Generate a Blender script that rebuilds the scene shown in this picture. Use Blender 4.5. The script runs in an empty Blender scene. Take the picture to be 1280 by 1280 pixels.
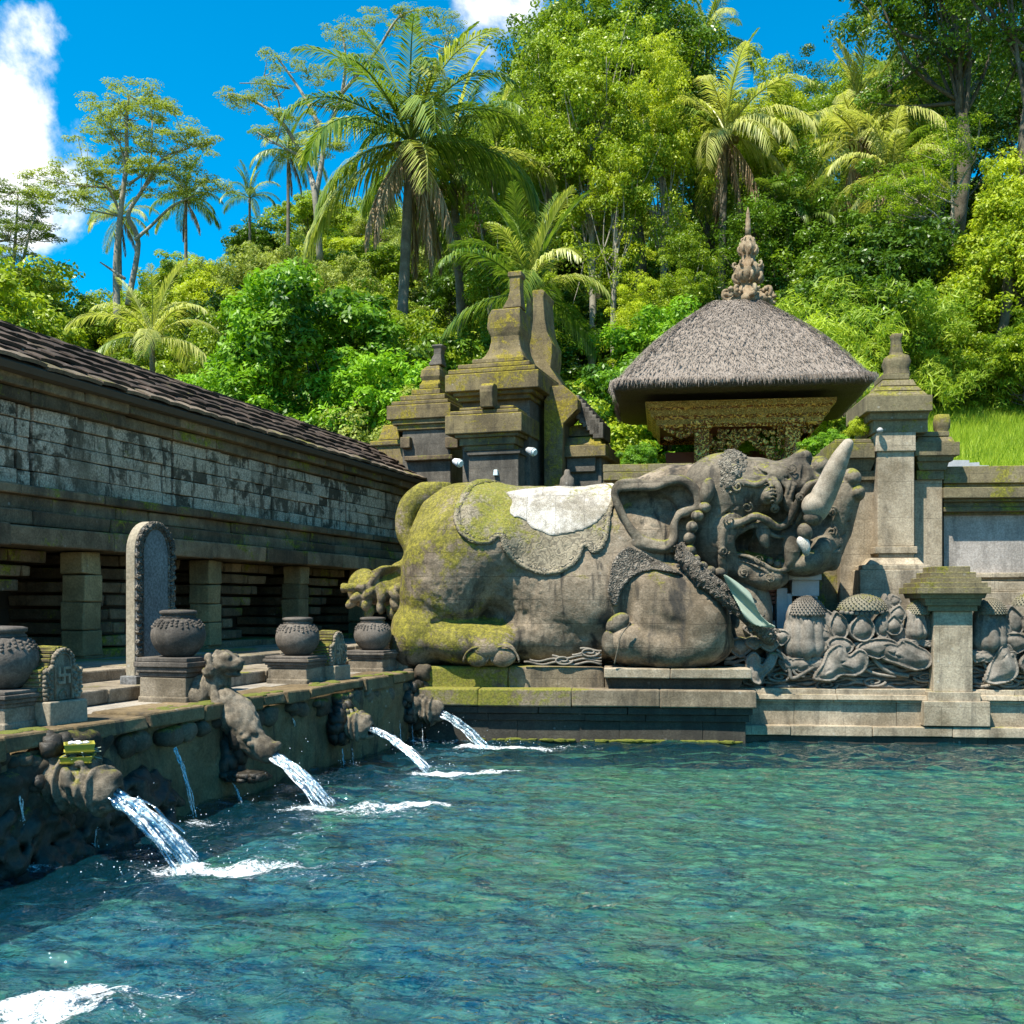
import bpy, math, random
import numpy as np
from mathutils import Matrix, Vector, Euler
random.seed(7)
RNG = np.random.default_rng(7)
SC = bpy.context.scene
COL = SC.collection

# ------------------------------------------------------------------ camera
F = 1350.0                      # focal length in pixels of the 1280 px photograph
KD = F / 1200.0
cam_d = bpy.data.cameras.new('camera')
cam = bpy.data.objects.new('camera', cam_d)
COL.objects.link(cam)
cam.location = (0, 0, 2.0)
cam.rotation_euler = (math.radians(90), 0, 0)
cam_d.sensor_width = 36
cam_d.lens = F / 1280 * 36
cam_d.shift_y = 112 / 1280
cam_d.clip_end = 1500
SC.camera = cam

# ------------------------------------------------------------------ sun, sky
SUN = Vector((-0.34, -0.34, 0.876)).normalized()
sun_el = math.asin(SUN.z)
sun_d = bpy.data.lights.new('sun', 'SUN')
sun_d.energy = 4.8
sun_d.angle = math.radians(0.5)
sun_d.color = (1.0, 0.94, 0.82)
sun = bpy.data.objects.new('sun', sun_d)
sun.rotation_euler = SUN.to_track_quat('Z', 'Y').to_euler()
sun.location = (-10, -10, 40)
COL.objects.link(sun)
SC.view_settings.view_transform = 'Standard'
SC.view_settings.look = 'None'
SC.view_settings.exposure = 1.15
SC.view_settings.gamma = 1.0
SC.cycles.max_bounces = 8
SC.cycles.diffuse_bounces = 3
SC.cycles.transparent_max_bounces = 12
SC.cycles.caustics_reflective = False
SC.cycles.caustics_refractive = False
SC.cycles.use_denoising = True
SC.cycles.sample_clamp_indirect = 4


class N:
    """small node builder"""
    def __init__(s, tree):
        s.t = tree
    def __call__(s, typ, _p=None, **kw):
        n = s.t.nodes.new(typ)
        for k, v in (_p or {}).items():
            setattr(n, k, v)
        for k, v in kw.items():
            key = int(k[1:]) if k[0] == 'i' and k[1:].isdigit() else k.replace('_', ' ')
            if isinstance(v, bpy.types.NodeSocket):
                s.t.links.new(v, n.inputs[key])
            elif isinstance(v, bpy.types.Node):
                s.t.links.new(v.outputs[0], n.inputs[key])
            else:
                n.inputs[key].default_value = v
        return n
    def math(s, op, a, b=0.5, clamp=False):
        return s('ShaderNodeMath', {'operation': op, 'use_clamp': clamp}, i0=a, i1=b).outputs[0]
    def vm(s, op, a, b):
        n = s('ShaderNodeVectorMath', {'operation': op}, i0=a, i1=b)
        return n.outputs['Value'] if op in ('DOT_PRODUCT', 'LENGTH', 'DISTANCE') else n.outputs[0]
    def ramp(s, fac, lo, hi, a=0.0, b=1.0):
        n = s('ShaderNodeMapRange', {'interpolation_type': 'SMOOTHSTEP'}, i0=fac, i1=lo, i2=hi, i3=a, i4=b)
        return n.outputs[0]
    def mix(s, f, a, b, bt='MIX'):
        n = s('ShaderNodeMix', {'data_type': 'RGBA', 'blend_type': bt})
        for i, v in ((0, f), (6, a), (7, b)):
            if isinstance(v, bpy.types.NodeSocket):
                s.t.links.new(v, n.inputs[i])
            else:
                n.inputs[i].default_value = v if i == 0 or len(v) == 4 else (*v, 1)
        return n.outputs[2]
    def noise(s, vec, scale, detail=4.0, rough=0.55, dist=0.0):
        n = s('ShaderNodeTexNoise', Scale=scale, Detail=detail, Roughness=rough, Distortion=dist, Vector=vec)
        return n.outputs[0]


world = bpy.data.worlds.new('World')
SC.world = world
world.use_nodes = True
_t = world.node_tree
_t.nodes.clear()
n = N(_t)
sky = n('ShaderNodeTexSky', {'sky_type': 'NISHITA', 'sun_disc': False, 'sun_elevation': sun_el,
        'sun_rotation': math.atan2(SUN.x, SUN.y) % (2 * math.pi), 'air_density': 1.0, 'dust_density': 0.2,
        'ozone_density': 3.0})
hs = n('ShaderNodeHueSaturation', Saturation=1.6, Value=1.0, Hue=0.485, Color=sky)
tc = n('ShaderNodeTexCoord').outputs['Generated']
dirn = n.vm('NORMALIZE', tc, (0, 0, 0))
cn = n.noise(dirn, 7.0, 9, 0.6, 0.2)
cloud = None
for (px, py, r) in ((-75, 185, 0.098), (10, 165, 0.036), (52, 55, 0.004), (-20, 105, 0.028), (48, 150, 0.018), (610, -15, 0.030), (1600, -200, 0.14), (900, -900, 0.22), (-300, -500, 0.2)):
    d = Vector(((px - 640) / F, 1, (752 - py) / F)).normalized()
    dist = n.vm('DISTANCE', dirn, tuple(d))
    q = n.math('MULTIPLY', n.math('SUBTRACT', r, dist), 14.0)
    cloud = q if cloud is None else n.math('MAXIMUM', cloud, q)
wisp = n.math('MULTIPLY', n.math('SUBTRACT', cn, 0.5), 4.0)
cm = n.ramp(n.math('ADD', n.math('MAXIMUM', cloud, -2.5), wisp), -0.08, 0.55)
cm = n.math('MULTIPLY', cm, 0.97)
shade = n.ramp(n.noise(dirn, 14, 5, 0.6), 0.3, 0.7, 0.82, 1.0)
ccol = n.mix(shade, (3.6, 3.9, 4.4), (6.3, 6.3, 6.3))
mx = n.mix(cm, hs.outputs[0], ccol)
bg = n('ShaderNodeBackground', Color=mx, Strength=0.105)
out = n('ShaderNodeOutputWorld', Surface=bg)

# ------------------------------------------------------------------ frames
class Fr:
    """a rotated building grid: x along its front, y into depth"""
    def __init__(s, phi, Y0):
        s.phi, s.Y0, s.c, s.s = phi, Y0, math.cos(phi), math.sin(phi)
    def x(s, px, y):
        t = (px - 640) / F
        return (t * (s.Y0 + y * s.c) - y * s.s) / (s.c + t * s.s)
    def z(s, px, py, y):
        xx = s.x(px, y)
        return 2 + (752 - py) / F * (s.Y0 - xx * s.s + y * s.c)
    def C(s, px, py, y):
        return np.array((s.x(px, y), y, s.z(px, py, y)))
    def w(s, x, y, z):
        return Vector((x * s.c + y * s.s, s.Y0 - x * s.s + y * s.c, z))
    def yv(s, px, x):
        """depth y of the point seen at column px on the line x = const"""
        t = (px - 640) / F
        return (x * (s.c + t * s.s) - t * s.Y0) / (t * s.c - s.s)

TH = math.atan(407 / F)
L = Fr(TH, 0.0)                       # left complex: x = towards the pool, y = along the wall
B = Fr(math.radians(5.4), 13.65 * KD)  # elephant plinth and back walls, y=0 the plinth front
W0 = Fr(0, 0)                         # world

def VX(K):
    return -K / 1200 * math.cos(TH)

ORG = {}
def setp(o, label, cat, group=None, kind=None):
    if label: o['label'] = label
    if cat: o['category'] = cat
    if group: o['group'] = group
    if kind: o['kind'] = kind
    return o

def thing(name, label, cat, fr=W0, loc=(0, 0, 0), group=None):
    o = bpy.data.objects.new(name, None)
    o.empty_display_size = 0.2
    COL.objects.link(o)
    o.location = fr.w(*loc)
    o.rotation_euler = (0, 0, -fr.phi)
    ORG[o.name] = (fr, loc)
    return setp(o, label, cat, group)


def np_mesh(name, V, Fq, smooth=False, attr=None):
    """V (n,3), Fq (m,k) all faces of same size or list of such arrays"""
    me = bpy.data.meshes.new(name)
    V = np.asarray(V, np.float32)
    fl = Fq if isinstance(Fq, list) else [Fq]
    fl = [np.asarray(f, np.int32) for f in fl if len(f)]
    tot = np.concatenate([np.full(len(f), f.shape[1], np.int32) for f in fl])
    idx = np.concatenate([f.ravel() for f in fl])
    st = np.concatenate([[0], np.cumsum(tot)[:-1]]).astype(np.int32)
    me.vertices.add(len(V)); me.vertices.foreach_set('co', V.ravel())
    me.loops.add(len(idx)); me.loops.foreach_set('vertex_index', idx)
    me.polygons.add(len(tot)); me.polygons.foreach_set('loop_start', st)
    me.polygons.foreach_set('loop_total', tot)
    me.polygons.foreach_set('use_smooth', np.full(len(tot), bool(smooth)))
    if attr is not None:
        a = me.attributes.new('rnd', 'FLOAT', 'FACE')
        a.data.foreach_set('value', np.asarray(attr, np.float32))
    me.update(calc_edges=True)
    me.validate()
    return me


class MB:
    def __init__(s):
        s.v, s.f, s.a, s.n = [], {}, {}, 0
    def add(s, V, Fs, val=0.5):
        V = np.asarray(V, float)
        for f in (Fs if isinstance(Fs, list) else [Fs]):
            f = np.asarray(f)
            if len(f) == 0: continue
            k = f.shape[1]
            s.f.setdefault(k, []).append(f + s.n)
            s.a.setdefault(k, []).append(np.full(len(f), val) if np.isscalar(val) else np.asarray(val))
        s.v.append(V); s.n += len(V)
        return s
    BOXF = np.array([[0, 3, 2, 1], [4, 5, 6, 7], [0, 1, 5, 4], [1, 2, 6, 5], [2, 3, 7, 6], [3, 0, 4, 7]])
    def box(s, x0, x1, y0, y1, z0, z1, top=0.0, j=0.0, val=0.5, bot=0.0):
        """top / bot: inset of the upper / lower face"""
        if not isinstance(top, (tuple, list)): top = (top, top)
        if not isinstance(bot, (tuple, list)): bot = (bot, bot)
        a, b = bot; p, q = top
        V = np.array([(x0 + a, y0 + b, z0), (x1 - a, y0 + b, z0), (x1 - a, y1 - b, z0), (x0 + a, y1 - b, z0),
                      (x0 + p, y0 + q, z1), (x1 - p, y0 + q, z1), (x1 - p, y1 - q, z1), (x0 + p, y1 - q, z1)], float)
        if j: V += RNG.uniform(-j, j, V.shape)
        return s.add(V, s.BOXF, val)
    def tube(s, pts, rad, seg=8, cap=True, val=0.5, squash=None):
        pts = np.asarray(pts, float)
        m = len(pts)
        rad = np.full(m, rad) if np.isscalar(rad) else np.asarray(rad, float)
        T = np.gradient(pts, axis=0); T /= np.linalg.norm(T, axis=1, keepdims=True) + 1e-9
        ref = np.array([0, 0, 1.]) if abs(T[0, 2]) < 0.9 else np.array([1., 0, 0])
        V = []
        a = np.arange(seg) * 2 * np.pi / seg
        nrm = np.cross(T[0], ref); nrm /= np.linalg.norm(nrm)
        for i in range(m):
            nrm = nrm - T[i] * nrm.dot(T[i]); nrm /= np.linalg.norm(nrm) + 1e-9
            bi = np.cross(T[i], nrm)
            V.append(pts[i] + rad[i] * (np.cos(a)[:, None] * nrm + np.sin(a)[:, None] * bi))
        V = np.concatenate(V)
        i, k = np.meshgrid(np.arange(m - 1), np.arange(seg), indexing='ij')
        k2 = (k + 1) % seg
        Q = np.stack([i * seg + k, i * seg + k2, (i + 1) * seg + k2, (i + 1) * seg + k], -1).reshape(-1, 4)
        fs = [Q]
        if cap:
            V = np.vstack([V, pts[0], pts[-1]])
            c0, c1 = len(V) - 2, len(V) - 1
            kk = np.arange(seg); k3 = (kk + 1) % seg
            fs.append(np.vstack([np.stack([k3, kk, np.full(seg, c0)], 1),
                                 np.stack([(m - 1) * seg + kk, (m - 1) * seg + k3, np.full(seg, c1)], 1)]))
        return s.add(V, fs, val)
    def lathe(s, cx, cy, prof, seg=32, val=0.5, rf=None):
        """prof: list of (r, z)"""
        P = np.asarray(prof, float); m = len(P)
        a = np.arange(seg) * 2 * np.pi / seg
        R = P[:, 0][:, None] * np.ones(seg)
        if rf is not None: R = R * rf(a[None, :], P[:, 1][:, None])
        V = np.stack([cx + R * np.cos(a), cy + R * np.sin(a), P[:, 1][:, None] + 0 * R], -1).reshape(-1, 3)
        i, k = np.meshgrid(np.arange(m - 1), np.arange(seg), indexing='ij'); k2 = (k + 1) % seg
        Q = np.stack([i * seg + k, i * seg + k2, (i + 1) * seg + k2, (i + 1) * seg + k], -1).reshape(-1, 4)
        V = np.vstack([V, (cx, cy, P[0, 1]), (cx, cy, P[-1, 1])])
        kk = np.arange(seg); k3 = (kk + 1) % seg; c0, c1 = len(V) - 2, len(V) - 1
        T = np.vstack([np.stack([k3, kk, np.full(seg, c0)], 1), np.stack([(m - 1) * seg + kk, (m - 1) * seg + k3, np.full(seg, c1)], 1)])
        return s.add(V, [Q, T], val)
    def prism(s, poly, axis, a0, a1, val=0.5):
        """extrude a 2-D polygon along axis 'x' (poly in y,z) or 'y' (poly in x,z) or 'z' (poly in x,y)"""
        P = np.asarray(poly, float); k = len(P)
        def mk(a):
            if axis == 'x': return np.column_stack([np.full(k, a), P])
            if axis == 'y': return np.column_stack([P[:, 0], np.full(k, a), P[:, 1]])
            return np.column_stack([P, np.full(k, a)])
        V = np.vstack([mk(a0), mk(a1)])
        i = np.arange(k); j2 = (i + 1) % k
        Q = np.stack([i, j2, k + j2, k + i], 1)
        s.add(V, [Q, np.array([i[::-1]]), np.array([i + k])], val)
        return s
    def mesh(s, name, org=(0, 0, 0), smooth=False):
        V = np.concatenate(s.v) - np.asarray(org, float)
        ks = sorted(s.f)
        me = np_mesh(name, V, [np.concatenate(s.f[k]) for k in ks], smooth, np.concatenate([np.concatenate(s.a[k]) for k in ks]))
        return me


def stones(mb, x0, x1, y0, y1, z0, z1, lo=.8, hi=1.5, j=.006, gap=.004, **k):
    """a course of separate dressed stones between x0 and x1"""
    x = x0
    while x < x1 - 1e-6:
        xe_ = min(x + RNG.uniform(lo, hi), x1)
        if x1 - xe_ < lo * .5: xe_ = x1
        e = RNG.uniform(-.006, .006)
        mb.box(x, xe_ - (gap if xe_ < x1 else 0), y0 + e, y1, z0, z1, j=j, val=RNG.random(), **k)
        x = xe_

def part(name, mb, mat, parent, smooth=False, bevel=0.0, label=None, fix=True):
    if parent is not None and parent.name in ORG:
        fr, org = ORG[parent.name]
    else:
        fr, org = W0, (0, 0, 0)
    me = mb.mesh(name, org, smooth) if isinstance(mb, MB) else mb
    if not isinstance(mb, MB):
        me.transform(Matrix.Translation([-q for q in org]))
    me.materials.append(mat)
    o = bpy.data.objects.new(name, me)
    COL.objects.link(o)
    o.parent = parent
    if fix: norm_fix(me)
    if bevel:
        m = o.modifiers.new('bevel', 'BEVEL'); m.width = bevel; m.segments = 2; m.limit_method = 'ANGLE'
        m.angle_limit = math.radians(40); m.use_clamp_overlap = True
    ORG[o.name] = (fr, org)
    if label: o['label'] = label
    return o


def single(name, mb, mat, label, cat, fr=W0, loc=(0, 0, 0), group=None, kind=None, smooth=False, bevel=0.0, fix=True):
    """a thing that is one mesh"""
    me = mb.mesh(name, loc, smooth) if isinstance(mb, MB) else mb
    if not isinstance(mb, MB): me.transform(Matrix.Translation([-q for q in loc]))
    me.materials.append(mat)
    o = bpy.data.objects.new(name, me)
    COL.objects.link(o)
    o.location = fr.w(*loc); o.rotation_euler = (0, 0, -fr.phi)
    if fix: norm_fix(me)
    if bevel:
        m = o.modifiers.new('bevel', 'BEVEL'); m.width = bevel; m.segments = 2; m.limit_method = 'ANGLE'
        m.angle_limit = math.radians(40)
    ORG[o.name] = (fr, loc)
    return setp(o, label, cat, group, kind)


import bmesh
def norm_fix(me):
    if len(me.polygons) > 60000: return
    bm = bmesh.new(); bm.from_mesh(me)
    bmesh.ops.recalc_face_normals(bm, faces=bm.faces)
    bm.to_mesh(me); bm.free()


def copy_tree(o, parent=None):
    c = o.copy(); COL.objects.link(c)
    c.parent = parent
    if o.name in ORG: ORG[c.name] = ORG[o.name]
    for ch in list(o.children): copy_tree(ch, c)
    return c

# ------------------------------------------------------------------ numpy noise and signed distance modelling
def _hash(ix, iy, iz, seed):
    h = (ix * 374761393 + iy * 668265263 + iz * 2147483647 + seed * 974634777) & 0xFFFFFFFF
    h = ((h ^ (h >> 13)) * 1274126177) & 0xFFFFFFFF
    return ((h ^ (h >> 16)) & 0xFFFF) / 65535.0

def vnoise(P, seed=0):
    P = np.asarray(P, np.float64)
    I = np.floor(P).astype(np.int64); f = P - I; f = f * f * (3 - 2 * f)
    r = 0
    for a in (0, 1):
        wx = f[..., 0] if a else 1 - f[..., 0]
        for b in (0, 1):
            wy = f[..., 1] if b else 1 - f[..., 1]
            for c in (0, 1):
                wz = f[..., 2] if c else 1 - f[..., 2]
                r = r + wx * wy * wz * _hash(I[..., 0] + a, I[..., 1] + b, I[..., 2] + c, seed)
    return r * 2 - 1

def fbm(P, oct=4, seed=0, gain=0.5):
    r, a = 0, 1.0
    P = np.asarray(P, float)
    for i in range(oct):
        r = r + a * vnoise(P * (2 ** i) + 17.3 * i, seed + i); a *= gain
    return r


class SDF:
    def __init__(s, lo, hi, h):
        s.lo = np.array(lo, float); s.h = h
        s.n = np.ceil((np.array(hi) - s.lo) / h).astype(int) + 1
        s.ax = [s.lo[i] + h * np.arange(s.n[i]) for i in range(3)]
        s.D = np.full(s.n, 9.0, np.float32)
    def _sl(s, lo, hi):
        r = []
        for i in range(3):
            a = max(0, int((lo[i] - s.lo[i]) / s.h)); b = min(s.n[i], int((hi[i] - s.lo[i]) / s.h) + 2)
            if b <= a: return None
            r.append(slice(a, b))
        return tuple(r)
    def grid(s, sl):
        return (s.ax[0][sl[0]][:, None, None].astype(np.float32), s.ax[1][sl[1]][None, :, None].astype(np.float32),
                s.ax[2][sl[2]][None, None, :].astype(np.float32))
    def op(s, fn, lo, hi, k=0.05, mode='add'):
        pad = max(k, s.h) + 2 * s.h
        sl = s._sl(np.array(lo) - pad, np.array(hi) + pad)
        if sl is None: return s
        d = np.broadcast_to(fn(*s.grid(sl)), s.D[sl].shape).astype(np.float32)
        D = s.D[sl]
        if mode == 'add':
            if k > 0:
                h = np.maximum(k - np.abs(D - d), 0) / k
                s.D[sl] = np.minimum(D, d) - h * h * k * 0.25
            else: s.D[sl] = np.minimum(D, d)
        else:
            d = -d
            if k > 0:
                h = np.maximum(k - np.abs(D - d), 0) / k
                s.D[sl] = np.maximum(D, d) + h * h * k * 0.25
            else: s.D[sl] = np.maximum(D, d)
        return s
    def ell(s, c, r, k=0.05, mode='add', rot=0.0, rotz=0.0):
        """rot: turn in the x-z plane (radians, counter clockwise seen from the front), rotz about z"""
        c = np.asarray(c, float); r = np.asarray(r, float) * np.ones(3)
        ca, sa = math.cos(rot), math.sin(rot); cz, sz = math.cos(rotz), math.sin(rotz)
        m = max(r)
        ex = (abs(r[0] * ca) + abs(r[2] * sa)); ez = (abs(r[0] * sa) + abs(r[2] * ca)); ey = r[1]
        if rotz: ex = ey = m
        def fn(X, Y, Z):
            x, y, z = X - c[0], Y - c[1], Z - c[2]
            if rotz: x, y = x * cz + y * sz, -x * sz + y * cz
            if rot: x, z = x * ca + z * sa, -x * sa + z * ca
            k0 = np.sqrt((x / r[0]) ** 2 + (y / r[1]) ** 2 + (z / r[2]) ** 2)
            k1 = np.sqrt((x / r[0] ** 2) ** 2 + (y / r[1] ** 2) ** 2 + (z / r[2] ** 2) ** 2) + 1e-6
            return k0 * (k0 - 1) / k1
        e = np.array((ex, ey, ez))
        return s.op(fn, c - e, c + e, k, mode)
    def cap(s, a, b, ra, rb, k=0.03, mode='add'):
        a = np.asarray(a, float); b = np.asarray(b, float); ab = b - a; L2 = ab.dot(ab) + 1e-9
        def fn(X, Y, Z):
            t = np.clip(((X - a[0]) * ab[0] + (Y - a[1]) * ab[1] + (Z - a[2]) * ab[2]) / L2, 0, 1)
            dx, dy, dz = X - a[0] - t * ab[0], Y - a[1] - t * ab[1], Z - a[2] - t * ab[2]
            return np.sqrt(dx * dx + dy * dy + dz * dz) - (ra + (rb - ra) * t)
        m = max(ra, rb)
        return s.op(fn, np.minimum(a, b) - m, np.maximum(a, b) + m, k, mode)
    def chain(s, pts, rad, k=0.03, mode='add', sub=4):
        pts = smooth_path(pts, sub)
        m = len(pts)
        rad = np.interp(np.linspace(0, 1, m), np.linspace(0, 1, np.size(rad)), np.atleast_1d(rad)) if np.size(rad) > 1 else np.full(m, float(np.atleast_1d(rad)[0]))
        for i in range(m - 1): s.cap(pts[i], pts[i + 1], rad[i], rad[i + 1], k if i == 0 or mode == 'add' else k, mode)
        return s
    def bx(s, lo, hi, r=0.02, k=0.03, mode='add'):
        lo = np.asarray(lo, float); hi = np.asarray(hi, float); c = (lo + hi) / 2; e = (hi - lo) / 2 - r
        def fn(X, Y, Z):
            qx, qy, qz = abs(X - c[0]) - e[0], abs(Y - c[1]) - e[1], abs(Z - c[2]) - e[2]
            return np.sqrt(np.maximum(qx, 0) ** 2 + np.maximum(qy, 0) ** 2 + np.maximum(qz, 0) ** 2) + np.minimum(np.maximum(np.maximum(qx, qy), qz), 0) - r
        return s.op(fn, lo, hi, k, mode)
    def poly(s, pts, y0, y1, r=0.02, k=0.02, mode='add'):
        """polygon in the x-z plane, extruded y0..y1"""
        P = np.asarray(pts, float)
        yc, ye = (y0 + y1) / 2, (y1 - y0) / 2 - r
        def fn(X, Y, Z):
            d2 = poly2d(P, X[:, 0, 0], Z[0, 0, :])[:, None, :] + r
            w = abs(Y - yc) - ye
            return np.sqrt(np.maximum(d2, 0) ** 2 + np.maximum(w, 0) ** 2) + np.minimum(np.maximum(d2, w), 0) - r
        lo = (P[:, 0].min(), y0, P[:, 1].min()); hi = (P[:, 0].max(), y1, P[:, 1].max())
        return s.op(fn, lo, hi, k, mode)
    def noise(s, amp, scale, oct=3, seed=0):
        near = np.abs(s.D) < amp * 2 + 3 * s.h
        I = np.argwhere(near)
        P = s.lo + I * s.h
        s.D[near] += (amp * fbm(P * scale, oct, seed)).astype(np.float32)
        return s
    def mesh(s, name, smooth=True):
        V, Q = surface_nets(s.D, s.lo, s.h)
        return np_mesh(name, V, Q, smooth)


def poly2d(P, xs, zs):
    X, Z = np.meshgrid(xs, zs, indexing='ij')
    d = np.full(X.shape, 1e9); ins = np.zeros(X.shape, bool)
    k = len(P)
    for i in range(k):
        a, b = P[i], P[(i + 1) % k]
        e = b - a; wx, wz = X - a[0], Z - a[1]
        t = np.clip((wx * e[0] + wz * e[1]) / (e.dot(e) + 1e-12), 0, 1)
        d = np.minimum(d, (wx - t * e[0]) ** 2 + (wz - t * e[1]) ** 2)
        if a[1] != b[1]:
            c = (a[1] > Z) != (b[1] > Z)
            ins ^= c & (X < (b[0] - a[0]) * (Z - a[1]) / (b[1] - a[1]) + a[0])
    d = np.sqrt(d)
    return np.where(ins, -d, d).astype(np.float32)


def smooth_path(pts, sub=6, closed=False):
    P = np.asarray(pts, float); m = len(P)
    if m < 3 and not closed:
        return P
    out = []
    for i in range(m if closed else m - 1):
        p0 = P[(i - 1) % m] if closed or i > 0 else P[0] * 2 - P[1]
        p1, p2 = P[i], P[(i + 1) % m]
        p3 = P[(i + 2) % m] if closed or i + 2 < m else P[-1] * 2 - P[-2]
        for t in np.arange(sub) / sub:
            out.append(0.5 * ((2 * p1) + (-p0 + p2) * t + (2 * p0 - 5 * p1 + 4 * p2 - p3) * t * t + (-p0 + 3 * p1 - 3 * p2 + p3) * t ** 3))
    if not closed: out.append(P[-1])
    return np.array(out)


def surface_nets(D, lo, h):
    D = np.pad(D, 1, constant_values=9.0); lo = np.asarray(lo, float) - h
    ins = D < 0
    nx, ny, nz = D.shape
    cn = [(0, 0, 0), (1, 0, 0), (0, 1, 0), (1, 1, 0), (0, 0, 1), (1, 0, 1), (0, 1, 1), (1, 1, 1)]
    def cs(A, c):
        return A[c[0]:nx - 1 + c[0], c[1]:ny - 1 + c[1], c[2]:nz - 1 + c[2]]
    cnt = sum(cs(ins, c).astype(np.int8) for c in cn)
    act = (cnt > 0) & (cnt < 8)
    I = np.argwhere(act)
    idx = np.full(act.shape, -1, np.int64); idx[act] = np.arange(len(I))
    val = np.stack([D[I[:, 0] + c[0], I[:, 1] + c[1], I[:, 2] + c[2]] for c in cn], 1)
    acc = np.zeros((len(I), 3)); w = np.zeros(len(I))
    cna = np.array(cn, float)
    for a in range(8):
        for b in range(a + 1, 8):
            if abs(cna[a] - cna[b]).sum() != 1: continue
            va, vb = val[:, a], val[:, b]
            m = (va < 0) != (vb < 0)
            t = np.where(m, va / np.where(m, va - vb, 1), 0)
            acc += np.where(m[:, None], cna[a] + (cna[b] - cna[a]) * t[:, None], 0); w += m
    V = lo + (I + acc / w[:, None]) * h
    Q = []
    for ax in range(3):
        o1, o2 = [(1, 2), (2, 0), (0, 1)][ax]
        sl_a = [slice(0, n_) for n_ in D.shape]; sl_b = [slice(0, n_) for n_ in D.shape]
        sl_a[ax] = slice(0, D.shape[ax] - 1); sl_b[ax] = slice(1, D.shape[ax])
        A, Bq = ins[tuple(sl_a)], ins[tuple(sl_b)]
        E = np.argwhere(A != Bq)
        ok = (E[:, o1] > 0) & (E[:, o2] > 0) & (E[:, o1] < D.shape[o1] - 1) & (E[:, o2] < D.shape[o2] - 1)
        E = E[ok]
        s_in = A[E[:, 0], E[:, 1], E[:, 2]]
        d1 = np.zeros(3, int); d1[o1] = 1; d2 = np.zeros(3, int); d2[o2] = 1
        q = [idx[tuple((E - d1 - d2).T)], idx[tuple((E - d2).T)], idx[tuple(E.T)], idx[tuple((E - d1).T)]]
        q = np.stack(q, 1)
        q[~s_in] = q[~s_in][:, ::-1]
        Q.append(q)
    Q = np.concatenate(Q)
    Q = Q[(Q >= 0).all(1)]
    return V, Q
# ------------------------------------------------------------------ materials
def new_mat(name):
    m = bpy.data.materials.new(name); m.use_nodes = True
    m.node_tree.nodes.clear()
    return m, N(m.node_tree)

def finish(n, shader):
    n('ShaderNodeOutputMaterial', Surface=shader)

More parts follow.
